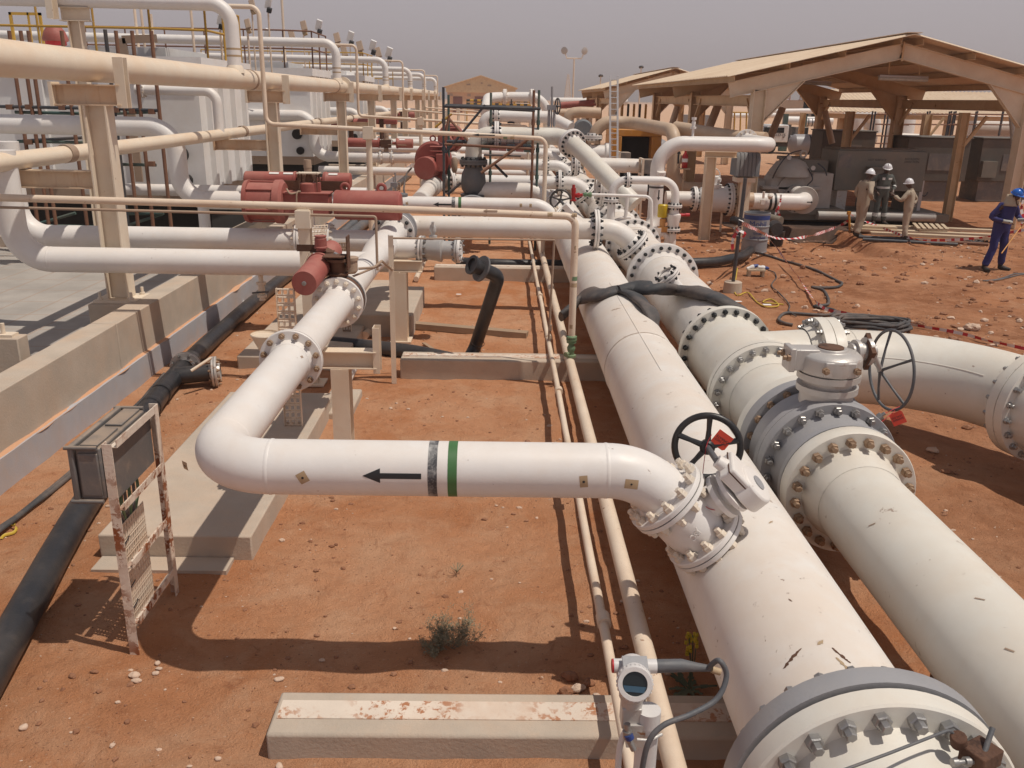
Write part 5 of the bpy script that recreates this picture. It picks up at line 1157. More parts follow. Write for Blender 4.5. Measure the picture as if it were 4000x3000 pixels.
# black vertical pipe with flange + black pipes across
t = thing('standing_black_pipe', 'black plastic pipe standing up with a bent flanged top', 'pipe', (-.1, 10.4, 0))
pb = Zp(1848, 1398, .0); pt_ = Yp(1948, 1078, 10.95); pe = Yp(1848, 1036, 10.75)
part('pipe_run', MB().tube(fillet([pb + V((-.12, -.35, -.05)), pb + V((.02, .05, .12)), pt_ , pe], [0, .12, .14, 0], 8), .088, 24), M['black'], t)
dd = (pe - pt_).normalized()
part('backing_ring', MB().lathe(pt_ + dd*.27, dd, [(0, .09), (0, .168), (.025, .168), (.025, .09)], 28, cap=False), M['hoseblue'], t)
part('stub_end', MB().lathe(pe, dd, [(-.02, .09), (.0, .125), (.03, .125), (.03, .085), (-.05, .08)], 24, cap=False), M['black'], t)
for ff in (.2, .5): part('fusion_bead', MB().lathe(pb.lerp(pt_, ff*.4), pt_ - pb, [(-.01, .088), (0, .094), (.01, .088)], 20, cap=False), M['black'], t)
t = solo('black_pipe', MB().tube(wobble([(-3.2, 12.0, .10), (-2.2, 11.75, .10), (-1.2, 11.45, .09), (-.5, 11.15, .04), (-.2, 10.95, -.06)], .003), .10, 24), M['black'], 'black plastic pipe running on the ground into the foot of the standing black pipe', 'pipe')
t = solo('black_pipe', MB().tube(wobble([(-.9, 18.2, .12), (0, 18.1, .11), (1.0, 18.2, .10), (2.2, 18.1, .1), (3.5, 18.4, .12), (4.5, 18.7, .11), (5.4, 19.4, .12), (5.9, 20.4, .11)], .01), .105, 24), M['black'], 'long black hose crossing the ground under the pipelines toward the drum', 'hose')
p0, p1 = Zp(1330, 1245, .06), Zp(2060, 1308, .03)
solo('timber_plank', MB().beam(p0, p1, .16, .09, 'box'), M['wood'], 'long dusty plank lying on the ground left of the standing black pipe', 'plank')
p0, p1 = Zp(1500, 1290, .03), Zp(1720, 1330, .02)
p0, p1 = Zp(1655, 1340, .02), Zp(1700, 1370, .02)
solo('timber_plank', MB().beam(p0, p1, .05, .02, 'box'), M['wood'], 'short stick on the sand beside the black pipe', 'plank')
t = solo('hose', MB().tube(wobble([Zp(1310, 985, .12), Zp(1350, 935, .15), Zp(1400, 890, .2), Zp(1450, 850, .15)], .01), .12, 16).tube(wobble([Zp(1290, 965, .1), Zp(1330, 915, .12), Zp(1385, 870, .12)], .01), .10, 16), M['hoseblue'], 'bundle of slate grey hose on the sand behind the red actuator', 'hose')
# black flattened hose over both pipelines
t = thing('black_hose', 'flattened dusty black rubber hose draped over both big pipelines', 'hose', (P1X, 10.4, 0))
def ov(px, py, X0, Z0, R0, k=1.0):
    r = ray(px, py); o = V((-X0, 0, H - Z0)); A = r.x**2 + r.z**2; Bq = 2*(o.x*r.x + o.z*r.z); C = o.x**2 + o.z**2 - (R0*k)**2
    D = max(Bq*Bq - 4*A*C, 0); return V((0, 0, H)) + r*((-Bq - math.sqrt(D)) / (2*A))
def flat_hose(name, pts, X0, Z0, a, b, parent, seed=0, twist=0):
    q = wobble(pts, .010, 8, seed); mb = MB(); n = 18; m = len(q)
    for i, p in enumerate(q):
        tg = (q[min(i+1, m-1)] - q[max(i-1, 0)]).normalized(); nr = V((p.x - X0, 0, p.z - Z0)); nr = (nr - tg*nr.dot(tg)).normalized(); sd = tg.cross(nr)
        tw = twist*noise.noise(p*2.1); A = a*(1 + .14*noise.noise(p*6 + V((seed, 0, 0)))); B_ = b*(1 + .35*noise.noise(p*5 + V((4, seed, 0))))
        for k in range(n):
            g = 2*PI*k/n + tw; cr = 1 - .35*math.exp(-((g - PI*.5)**2)*5)*(.5 + .5*noise.noise(p*3))
            mb.v.append(p + sd*A*math.cos(g) + nr*B_*math.sin(g)*cr)
    for i in range(m-1):
        for k in range(n): k2 = (k+1) % n; mb.f.append((i*n+k, i*n+k2, (i+1)*n+k2, (i+1)*n+k))
    mb.f.append(tuple(range(n-1, -1, -1))); mb.f.append(tuple((m-1)*n + k for k in range(n)))
    return part(name, mb, M['rubber'], parent, ang=60)
k1 = 1.1
l0 = ov(2290, 1165, P1X, P1Z, P1R, k1)
pA = [V((l0.x - .34, l0.y - .16, l0.z - .22)), V((l0.x - .18, l0.y - .07, l0.z - .09)), V((l0.x - .04, l0.y, l0.z + .02)), ov(2350, 1150, P1X, P1Z, P1R, k1), ov(2410, 1132, P1X, P1Z, P1R, k1), ov(2450, 1140, P1X, P1Z, P1R, k1), ov(2500, 1175, P1X, P1Z, P1R, k1), ov(2540, 1220, P1X, P1Z, P1R, k1)]
pA += [pA[-1] + V((.03, -.16, -.13))]
flat_hose('hose_body', pA, P1X, P1Z, .135, .055, t, 1, .3)
k2 = 1.11
pB = [ov(2420, 1135, P1X, P1Z, P1R, 1.10), Yp(2480, 1122, 10.9), Yp(2560, 1128, 10.75), ov(2640, 1134, P2X + .04, P2Z, .405, k2), ov(2720, 1142, P2X + .04, P2Z, .405, k2), ov(2800, 1165, P2X + .04, P2Z, .405, k2)]
e_ = pB[-1]; pB += [e_ + V((.22, -.25, -.10)), e_ + V((.38, -.45, -.35)), e_ + V((.46, -.6, -.55))]
flat_hose('hose_body', pB, P2X, P2Z - .6, .125, .075, t, 5, .3)
# ------------------------------------------------------------------ transmitter in the foreground
t = thing('transmitter', 'white pressure transmitter with a round display on a post at the bottom', 'instrument', (.72, 3.4, 0))
TY = 2.75
T0 = Yp(2480, 2670, TY - .06)                      # display centre
fa = V((-.12, -1, .42)).normalized()
bc_ = T0 - fa*.085
part('housing', MB().lathe(T0, -fa, [(.015, .062), (.02, .064), (.09, .064), (.1, .058), (.16, .058), (.165, .064), (.2, .064), (.212, .05)], 36), M['trans'], t)
dl = part('display_bezel', MB().lathe(T0, -fa, [(.0, .045), (-.012, .046), (-.012, .062), (.0, .066), (.024, .066), (.024, .05)], 36, cap=False), M['trans'], t)
u_, w_, d_ = basis(fa)
mbk = MB()
for k in range(28):
    a = 2*PI*k/28; o = u_*math.cos(a) + w_*math.sin(a); mbk.box(T0 + o*.066 - fa*.01, (.005, .005, .02), Matrix((o, fa.cross(o), fa)).transposed())
part('bezel_ribs', mbk, M['trans'], dl)
part('display', MB().lathe(T0 + fa*.004, fa, [(-.004, .047), (0, .047)], 32), M['glass'], t)
Mt = Matrix((u_, w_, d_)).transposed().to_4x4(); Mt.translation = T0 + fa*.007
part('screen', MB().add([Mt @ V((-.034, -.03, 0)), Mt @ V((.034, -.03, 0)), Mt @ V((.042, -.008, 0)), Mt @ V((-.042, -.008, 0))], [(0, 1, 2, 3)]), flat('lcd_screen', (.05, .11, .17), .25), t)
part('name_plate', MB().box(bc_ + V((0, -.01, .067)), (.095, .07, .006), Matrix.Rotation(.35, 3, 'X')), M['greyvalve'], t, bev=.002)
part('conduit_entry', MB().cyl(bc_ + V((-.075, .03, .03)), bc_ + V((.088, .03, .03)), .027, n=20), M['trans'], t)
part('red_plug', MB().cyl(bc_ + V((-.081, .03, .03)), bc_ + V((-.074, .03, .03)), .026, n=20), M['tapered'], t)
g0 = bc_ + V((.085, .03, .03))
part('cable_gland', MB().tube([g0, g0 + V((.10, 0, .004)), g0 + V((.15, 0, -.002)), g0 + V((.21, 0, -.008))], [.026, .025, .018, .012], 16), M['hoseblue'], t)
cb = [g0 + V((.20, 0, -.008)), Yp(2808, 2580, TY), Yp(2838, 2640, TY - .02), Yp(2800, 2730, TY - .06), Yp(2700, 2790, TY - .1), Yp(2590, 2835, TY - .13), Yp(2530, 2910, TY - .15), Yp(2500, 3060, TY - .16)]
part('cable', MB().tube(wobble(cb, .001, 10), .0105, 12), M['hoseblue'], t)
part('cable_tie', MB().lathe(g0 + V((.215, 0, -.012)), (1, 0, -.35), [(0, .0135), (.035, .0135)], 14), M['sticker'], t)
nk_ = bc_ + V((0, .01, -.05))
part('neck', MB().lathe(nk_, (0, 0, -1), [(0, .05), (.04, .05), (.05, .042), (.08, .042)], 24).box(nk_ + V((0, 0, -.12)), (.075, .07, .09)).box(nk_ + V((.01, 0, -.19)), (.05, .05, .07)), M['silver'], t, bev=.004)
pc = Yp(2535, 2775, TY + .02)
part('post', MB().lathe((pc.x, TY + .02, 0), (0, 0, 1), [(0, .043), (pc.z - .06, .043), (pc.z - .06, .046), (pc.z + .005, .046)], 28), M['trans'], t)
part('clamp', MB().box((pc.x - .05, TY, pc.z - .09), (.07, .04, .1)).tube([(pc.x - .05, TY - .04, pc.z - .085), (pc.x + .0, TY - .045, pc.z - .085), (pc.x + .05, TY - .01, pc.z - .085)], .006, 8), M['silver'], t)
bl = Yp(2447, 2870, TY - .05)
part('bleed_valve', MB().lathe(bl + V((0, 0, .05)), (.1, -.1, -1), [(0, .012), (.03, .012), (.03, .018), (.06, .018), (.06, .01)], 12).cyl(bl, bl + V((.03, -.01, -.06)), .012), M['bolt'], t)
part('blue_ring', MB().cyl(bl + V((.004, -.012, .012)), bl + V((.012, -.014, -.006)), .017, n=12), M['blue'], t)
part('impulse_tube', MB().tube(wobble([bl + V((0, .02, -.0)), bl + V((-.02, .02, -.12)), bl + V((-.005, .03, -.5))], .002), .012, 10), M['trans'], t)
t = thing('manifold', 'rusty instrument manifold with a thin tube over the nearest flange', 'instrument', (2, 2.7, 0))
mp_ = Yp(3830, 2950, 2.62)
part('block', MB().box(mp_, (.12, .10, .07), Matrix.Rotation(.5, 3, 'Z')).lathe(mp_ + V((-.07, .03, .02)), (-.3, -.2, 1), [(0, .03), (.05, .03)], 14), M['brownrust'], t, bev=.006)
part('fitting', MB().lathe(mp_ + V((-.03, -.03, .0)), (-1, -.15, .05), [(0, .012), (.03, .012), (.03, .018), (.05, .018), (.05, .01), (.08, .01), (.08, .016), (.1, .016)], 10), M['bolt'], t)
part('handle', MB().cyl(mp_ + V((-.02, -.04, .0)), mp_ + V((.05, .04, .09)), .01), M['hoseblue'], t)
part('tube', MB().tube(fillet([Yp(3745, 2890, 2.66), Yp(3710, 2850, 2.66), Yp(3480, 2940, 2.55), Yp(3290, 3010, 2.5)], .04, 5), .006, 8), M['hoseblue'], t)
# ------------------------------------------------------------------ scaffold, crossover and far lines in the middle
t = thing('scaffold', 'dark and green tube scaffold with a netted platform around the crossover pipe', 'scaffold', (0, 20, 0))
SC = 20.2
def sc(px, py, dy=0): return Yp(px, py, SC + dy)
for px, pt2, mt, dy in ((1732, 340, 'scafdark', 0), (1752, 370, 'scafgreen', 1.2), (1918, 362, 'scafgreen', 1.2), (2086, 352, 'scafrust', 0), (2106, 352, 'scafgreen', .3), (2082, 500, 'scafrust', 1.2)):
    a = sc(px, pt2, dy); part('standard', MB().cyl(a, (a.x, a.y, .0), .03, n=10), M[mt], t)
    for z in (1.7, 2.3, 2.9): part('coupler', MB().cyl((a.x, a.y, z - .05), (a.x, a.y, z + .05), .045, n=10), M[mt], t)
for x0, y0, x1, y1, da, db, mt, r in ((1735, 415, 2112, 425, 0, 0, 'scafdark', .034), (1735, 414, 2090, 432, 0, .0, 'scafdark', .034), (1740, 410, 2095, 420, 1.2, 1.2, 'scafdark', .03), (1735, 563, 2090, 582, 0, 0, 'scafrust', .03), (1745, 553, 1840, 553, .6, .6, 'scafdark', .04), (1740, 598, 1895, 410, 0, 0, 'scafdark', .028), (1735, 548, 1755, 450, 0, 0, 'scafrust', .028), (1752, 460, 1832, 555, 1.2, .4, 'scafrust', .028), (1880, 675, 2075, 535, 0, 0, 'scafrust', .034), (1935, 645, 1980, 690, .5, .2, 'scafdark', .03), (1748, 760, 1800, 715, .2, .2, 'scafdark', .03), (1700, 497, 1765, 445, .5, .5, 'yellow', .025), (1890, 605, 2035, 610, 0, 0, 'scafdark', .02)):
    part('ledger', MB().cyl(sc(x0, y0, da), sc(x1, y1, db), r, n=10), M[mt], t)
pl = [sc(1880, 575), sc(2080, 585), sc(2072, 555, 1.0), sc(1890, 548, 1.0)]
for k in range(6):
    a, b = pl[0].lerp(pl[1], k/6), pl[0].lerp(pl[1], (k+.96)/6); c, d = pl[3].lerp(pl[2], (k+.96)/6), pl[3].lerp(pl[2], k/6)
    mb = MB(); lo = V((0, 0, -.06)); mb.add([a+lo, b+lo, c+lo, d+lo, a, b, c, d], [(3,2,1,0),(4,5,6,7),(0,1,5,4),(1,2,6,5),(2,3,7,6),(3,0,4,7)])
    part('platform_board', mb, M[('scafgreen', 'net', 'net', 'scafdark', 'net', 'scafgreen')[k]], t)
mb = MB()
for k in range(9): mb.cyl(pl[0].lerp(pl[1], k/8), pl[0].lerp(pl[1], k/8) + V((0, 0, .28)), .008, n=6)
for z in (.14, .28): mb.cyl(pl[0] + V((0, 0, z)), pl[1] + V((0, 0, z)), .008, n=6)
part('mesh_guard', mb, M['scafdark'], t)
# crossover: tie-in on pipe 1, check valve, elbow over, flange, inclined leg to the right
CY = 20.6
t = thing('crossover_pipe', 'white crossover pipe rising under the scaffold and sloping down to the right over the pipelines', 'pipe', (0, CY, 0))
pv = Yp(1850, 560, CY); zt = Yp(2010, 530, CY).z
pt1 = Yp(2205, 545, CY - .2)
q = fillet([(pv.x, CY, RZ + .5), (pv.x, CY, zt), (pt1.x, CY, zt), Yp(2282, 600, CY - .9), Yp(2425, 745, CY - 2.2), Yp(2480, 800, CY - 2.4)], [0, .38, .45, .3, .3, 0], 12)
part('pipe_run', MB().tube(q, .19, 32), M['ivory'], t)
flange(t, (Yp(1940, 530, CY).x, CY, zt), (1, 0, 0), .19, .31, .05, 14, 'boltblack', 'white', .05)
fd = (Yp(2282, 600, CY - .9) - V((pt1.x, CY, zt))).normalized()
flange(t, V((pt1.x, CY, zt)) + fd*.42, fd, .19, .32, .05, 16, 'boltblack', 'white', .05)
v = thing('check_valve', 'dark grey check valve standing under the crossover elbow', 'valve', (pv.x, CY, 0))
flange(v, (pv.x, CY, RZ + .62), (0, 0, 1), .19, .32, .055, 14, 'boltblack', 'darkgrey', .05)
part('body', MB().lathe((pv.x, CY, RZ - .1), (0, 0, 1), [(0, .2), (.1, .27), (.25, .29), (.45, .27), (.6, .2)], 28), M['darkgrey'], v)
part('lower_flange', MB().lathe((pv.x, CY, RZ - .2), (0, 0, 1), [(0, .28), (.07, .3), (.1, .3), (.1, .2)], 28), M['darkgrey'], v)
t = thing('cross_pipe', 'shaded cross pipe from the check valve down to the big pipeline', 'pipe', (1, CY, 0), 'cross pipes between the pipelines')
J3 = V((JX, CY, RZ)); part('pipe_run', MB().tube(fillet([(pv.x + .1, CY, RZ - .02), J3, J3 + e45*.68], .5, 10), .19, 28), M['wornwhite'], t)
flange(t, J3 + e45*.3, e45, .19, .3, .03, 12, 'boltcream', 'white', .04)
c = Yp(1845, 770, CY - .5)
t = thing('blind_flange', 'large bolted grey flange facing the viewer under the check valve', 'flange', (c.x, CY - .5, 0))
part('disc', MB().lathe((c.x, CY - .5, .82), (0, 1, 0), [(0, .3), (0, .47), (.08, .48), (.16, .48)], 40), M['greyvalve'], t)
part('inner_flange', MB().lathe((c.x, CY - .56, .78), (0, 1, 0), [(-.2, .22), (0, .24), (0, .36), (.06, .37)], 40), M['wornwhite'], t)
ring_bolts(t, (c.x, CY - .5, .82), A2, .42, .0, 16, .055, 'boltblack', False); ring_bolts(t, (c.x, CY - .56, .78), A2, .30, .0, 14, .05, 'boltblack', False)
part('pipe_run', MB().cyl((c.x, CY - .34, .82), (c.x, CY + 2, .82), .26, n=24), M['wornwhite'], t)
# further elbows onto pipe 2 (flanged 45s)
for y, lb in ((33.0, 'distant white cross pipe with elbow onto the far pipeline'), (38.6, 'most distant cross pipe with elbow onto the far pipeline')):
    t = thing('cross_pipe', lb, 'pipe', (0, y, 0), 'cross pipes between the pipelines'); cross45(t, -1.2, y, RZ + .1, .165, 'white')
# relief loop standing on pipe 2
t = thing('bypass_loop', 'small white pipe loop standing on the far pipeline and dropping to a valve', 'pipe', (2.64, 17.6, 0))
LY = 17.7
b0 = Yp(2388, 800, LY); zt2 = Yp(2500, 704, LY).z; xe = Yp(2637, 780, LY).x
part('pipe_run', MB().tube(fillet([(b0.x, LY, P2Z + .35), (b0.x, LY, zt2), (xe, LY, zt2), (xe, LY, 1.45)], .3, 10), .082, 24), M['white'], t)
flange(t, (b0.x, LY, Yp(2390, 782, LY).z), (0, 0, 1), .082, .155, .03, 10, 'boltblack', 'white', .035)
flange(t, (Yp(2452, 710, LY).x, LY, zt2), (1, 0, 0), .082, .15, .03, 10, 'boltblack', 'white', .035)
part('saddle_plate', MB().lathe((P2X + .04, LY, P2Z - .02), (0, 1, 0), [(-.4, .407), (-.4, .412), (.15, .412), (.15, .407)], 40, cap=False), M['wornwhite'], t)
v = thing('ball_valve', 'small white valve with yellow actuator and red handle below the pipe loop', 'valve', (xe, LY, 0))
flange(v, (xe, LY, Yp(2636, 805, LY).z), (0, 0, 1), .085, .15, .03, 10, 'boltblack', 'white', .035)
zz = Yp(2636, 855, LY).z
part('body', MB().lathe((xe, LY, zz - .25), (0, 0, 1), [(0, .08), (.05, .11), (.2, .12), (.28, .14), (.34, .14), (.36, .1), (.5, .08)], 24), M['white'], v)
flange(v, (xe, LY, Yp(2636, 897, LY).z), (0, 0, 1), .085, .15, .03, 10, 'boltblack', 'white', .035)
part('lower_pipe', MB().cyl((xe, LY, 0), (xe, LY, Yp(2636, 897, LY).z), .08), M['wornwhite'], v)
part('actuator', MB().lathe(Yp(2588, 825, LY) + V((0, 0, -.12)), (0, 0, 1), [(0, .09), (.02, .10), (.24, .10), (.26, .08)], 20), M['yellowact'], v)
part('position_indicator', MB().lathe(Yp(2588, 870, LY) + V((0, 0, -.12)), (0, 0, 1), [(0, .06), (.2, .06)], 16).box(Yp(2588, 895, LY), (.2, .15, .1)), M['orangey'], v)
part('handle', MB().lathe(Yp(2655, 840, LY), (1, .0, .05), [(0, .03), (.12, .025), (.12, .035), (.2, .03)], 12), M['tapered'], v)
part('elbow_fitting', MB().tube(fillet([Yp(2560, 940, LY), Yp(2585, 905, LY), Yp(2610, 930, LY), Yp(2600, 960, LY)], .08, 5), .06, 14).box(Yp(2560, 900, LY), (.2, .2, .12)), M['wornwhite'], v)
t = thing('vent_rail', 'slim white pipe with a tee leg and bent end, running from the red nozzle', 'pipe', (1.6, 17, 0))
RYY = 16.6
a, b, c = Yp(2300, 760, RYY), Yp(2545, 768, RYY), Yp(2545, 885, RYY)
part('pipe_run', MB().tube(fillet([a, b, c], .14, 6), .03, 12), M['white'], t)
p0 = Yp(2452, 770, RYY); p1 = Yp(2443, 850, RYY); part('leg', MB().cyl(p0, p1, .035, n=12).cyl(p1 + V((-.1, 0, 0)), p1 + V((.1, 0, 0)), .025), M['white'], t)
v = thing('relief_nozzle', 'small red upright nozzle with green fittings beside the black handwheel', 'nozzle', (1.4, 16.6, 0))
n0 = Yp(2240, 785, RYY)
part('barrel', MB().lathe(n0, (-.03, 0, 1), [(0, .06), (.03, .06), (.03, .035), (.12, .04), (.2, .045), (.24, .045), (.24, .028), (.3, .028)], 14), M['redext'], v)
part('side_arm', MB().lathe(n0 + V((.03, 0, .1)), (1, 0, .1), [(0, .03), (.05, .05), (.08, .05), (.09, .03), (.14, .03)], 12), M['redext'], v)
part('fitting', MB().lathe(n0 + V((.18, 0, .12)), (1, 0, -.0), [(0, .025), (.03, .045), (.06, .045), (.07, .025), (.12, .05), (.15, .05), (.16, .03)], 12), M['greenvalve'], v)
# ladder
t = thing('ladder', 'aluminium ladder standing upright in front of the second shed', 'ladder', (3.3, 27, 0))
l0, l1, l2, l3 = Yp(2384, 298, 27.5), Yp(2413, 298, 27.5), Yp(2383, 655, 26.6), Yp(2412, 655, 26.6)
for a, b in ((l0, l2), (l1, l3)): part('stile', MB().beam(a, b, .03, .055, 'box', up=(1, 0, 0)), M['alu'], t)
for k in range(15): part('rung', MB().cyl(l0.lerp(l2, (k+.6)/15.4), l1.lerp(l3, (k+.6)/15.4), .016, n=8), M['alu'], t)
# big white loop far behind scaffold
t = thing('loop_pipe', 'distant white pipe arch with two flanges above the scaffold', 'pipe', (1, 42, 0))
LP = 42
q = fillet([Yp(1895, 440, LP - 3), Yp(1905, 382, LP - 1), Yp(1955, 378, LP), Yp(2128, 378, LP), Yp(2140, 470, LP)], .8, 10)
part('pipe_run', MB().tube(q, .21, 28), M['white'], t)
for px in (1972, 2078): flange(t, (Yp(px, 378, LP).x, LP, Yp(px, 378, LP).z), (1, 0, 0), .21, .34, .07, 12, 'boltcream', 'white', .05)
t = thing('loop_pipe', 'white arch pipe behind the scaffold with a black bolted flange', 'pipe', (1, 30, 0))
q = fillet([Yp(1890, 505, 29.5), Yp(1893, 462, 29.5), Yp(1940, 452, 29.5), Yp(2150, 458, 29.5), Yp(2230, 500, 29)], .5, 10)
part('pipe_run', MB().tube(q, .19, 28), M['white'], t)
flange(t, Yp(1938, 453, 29.5), (1, 0, 0), .19, .31, .06, 12, 'boltblack', 'white', .05)
c = Yp(1995, 430, 29.5)
v = thing('stem_valve', 'thin stemmed bleed valve standing on the white arch pipe', 'valve', (c.x, 29.5, 0))
part('stem', MB().lathe(Yp(1996, 482, 29.5), (0, 0, 1), [(0, .12), (.05, .12), (.06, .04), (.2, .03), (.2, .06), (.25, .06), (.25, .02), (.75, .02)], 12), M['scafdark'], v)
c = Yp(2155, 440, 27)
v = thing('gate_valve', 'tall grey yoke gate valve beside the right scaffold upright', 'valve', (c.x, 27, 0))
part('yoke', MB().cyl(Yp(2143, 495, 27), Yp(2145, 425, 27), .04).cyl(Yp(2164, 495, 27), Yp(2166, 425, 27), .04).box(Yp(2155, 420, 27), (.28, .2, .14)).cyl(Yp(2156, 415, 27), Yp(2157, 338, 27), .035).cyl(Yp(2154, 500, 27), Yp(2155, 425, 27), .022).lathe(Yp(2153, 560, 27), (0, 0, 1), [(0, .2), (.3, .18), (.35, .26), (.45, .26), (.46, .1)], 20), M['greyvalve'], v)
handwheel(v, Yp(2178, 415, 26.8), (1, .3, 0), .22, .02, 4, 'scafdark')
# ------------------------------------------------------------------ pump station pipes
PYY = 22.2
t = thing('discharge_pipe', 'white pump pipe rising and running above the drum, a flow arrow on its leg', 'pipe', (3.6, PYY, 0))
v0 = Yp(2566, 700, PYY); zt = Yp(2800, 563, PYY).z; xr = Yp(3018, 563, PYY).x
part('pipe_run', MB().tube(fillet([(v0.x, PYY, .35), (v0.x, PYY, zt), (xr, PYY, zt), (xr, PYY + 3.0, zt)], [0, .62, .42, 0], 14), .178, 36), M['white'], t)
band(t, (v0.x, PYY, Yp(2566, 730, PYY).z), (0, 0, 1), .178, .05, 'scafdark', 'dark_band')
arrow(t, (v0.x, PYY, Yp(2566, 760, PYY).z), (0, 0, -1), (.25, -1, 0), .178, .26, .09)
flange(t, (xr, PYY + 2.4, zt), (0, 1, 0), .178, .30, .05, 12, 'boltcream', 'white', .05)
part('vent_stub', MB().lathe(Yp(2706, 528, PYY), (0, 0, 1), [(-.1, .03), (.15, .03), (.15, .07), (.2, .07), (.2, .04), (.3, .05), (.36, .03), (.36, .06), (.42, .06)], 14), M['white'], t)
part('drain_stub', MB().lathe(Yp(2583, 680, PYY - .2), (0, -.2, 1), [(-.12, .06), (-.02, .07), (-.02, .11), (.02, .11), (.03, .11), (.06, .11)], 16), M['white'], t)
part('foot_elbow', MB().tube(fillet([(v0.x, PYY, .7), (v0.x, PYY, .3), (v0.x - .9, PYY - 1.0, .28)], .4, 8), .178, 24), M['wornwhite'], t)
fo = flange(t, (v0.x - .55, PYY - .7, .30), (-.7, -.75, 0), .178, .30, .06, 14, 'boltblack', 'wornwhite', .05)
px_ = Yp(2748, 700, 23.2)
t = thing('pipe_support', 'cream I post under the white pump pipe', 'pipe support', (px_.x, 23.2, 0), 'steel posts holding the cross pipes')
part('post', MB().beam((px_.x, 22.6, 0), (px_.x, 22.6, zt - .34), .25, .25, 'I', up=(1, 0, 0)), M['bigsteel'], t)
part('cross_arm', MB().beam((px_.x - .15, 22.6, zt - .27), (px_.x + .65, 22.6, zt - .27), .2, .14, 'I'), M['bigsteel'], t)
t = thing('strainer', 'white barrel strainer in the low pump line, bolted with black bolts at both ends', 'strainer', (5, 24, 0))
sY = 24.0; sA = Yp(2600, 775, sY); sB = Yp(2860, 785, sY); zS = sA.z
part('pipe_run', MB().cyl((sA.x, sY, zS), (Yp(2715, 778, sY).x, sY, zS), .2, n=28), M['wornwhite'], t)
part('barrel', MB().lathe((Yp(2722, 778, sY).x, sY, zS), (1, 0, 0), [(0, .2), (.08, .3), (.16, .34), (.85, .34), (.9, .34)], 36), M['white'], t)
flange(t, (Yp(2712, 778, sY).x, sY, zS), (1, 0, 0), .2, .33, .05, 16, 'boltblack', 'white', .045); flange(t, (Yp(2848, 780, sY).x, sY, zS), (1, 0, 0), .33, .44, .06, 20, 'boltblack', 'white', .05)
flange(t, (Yp(2862, 780, sY).x, sY, zS), (1, 0, 0), .2, .42, .05, 20, 'boltblack', 'brownpipe', .05)
part('cone', MB().lathe((Yp(2868, 780, sY).x, sY, zS), (1, 0, 0), [(0, .3), (.35, .2), (.5, .2)], 28), M['brownpipe'], t)
part('gearbox', MB().lathe((Yp(2790, 735, sY).x, sY, zS + .3), (0, 0, 1), [(0, .2), (.1, .2), (.1, .13), (.3, .12), (.32, .06)], 20).cyl((Yp(2790, 700, sY).x, sY, zS + .52), (Yp(2812, 700, sY).x, sY - .1, zS + .52), .06), M['white'], t)
handwheel(t, (Yp(2785, 690, sY).x, sY - .05, zS + .62), (.3, -1, .1), .2, .014, 3, 'white')
part('leg', MB().cyl((Yp(2820, 830, sY).x, sY, 0), (Yp(2820, 830, sY).x, sY, zS - .3), .03).box((Yp(2820, 830, sY).x, sY, .01), (.2, .2, .02)), M['cream'], t)
t = thing('suction_pipe', 'white pump suction pipe with black bands and an end flange, right of the drum', 'pipe', (7.5, 24.4, 0))
uY = 24.4; uA = Yp(2885, 785, uY); uB = Yp(3120, 790, uY)
part('pipe_run', MB().tube(fillet([(uA.x, uY, uA.z), (uB.x + .2, uY, uA.z), (uB.x + .35, uY + 1.2, uA.z + .1)], .35, 8), .225, 32), M['white'], t)
part('flange', MB().lathe((uB.x + .24, uY + .25, uA.z + .02), (.25, 1, 0), [(0, .2), (0, .37), (.06, .38), (.12, .38)], 36), M['pumpgrey'], t)
for px in (3003, 3022): band(t, (Yp(px, 785, uY).x, uY, uA.z), (1, 0, 0), .225, .07, 'ink', 'black_band')
arrow(t, (Yp(3172, 785, uY - .1).x - .1, uY, uA.z), (1, 0, 0), (0, -1, .1), .225, .16, .08)
part('instrument_valve', MB().box(Yp(2980, 790, uY - .3), (.12, .08, .12)).lathe(Yp(3008, 770, uY - .3), (0, -.4, 1), [(-.06, .03), (0, .07), (.06, .08), (.09, .05)], 14).cyl(Yp(2982, 775, uY - .3), Yp(2984, 748, uY - .3), .035), M['wornwhite'], t)
part('support_post', MB().beam((Yp(2975, 840, uY).x, uY, 0), (Yp(2975, 840, uY).x, uY, uA.z - .2), .1, .1, 'box', up=(0, 1, 0)), M['cream'], t)
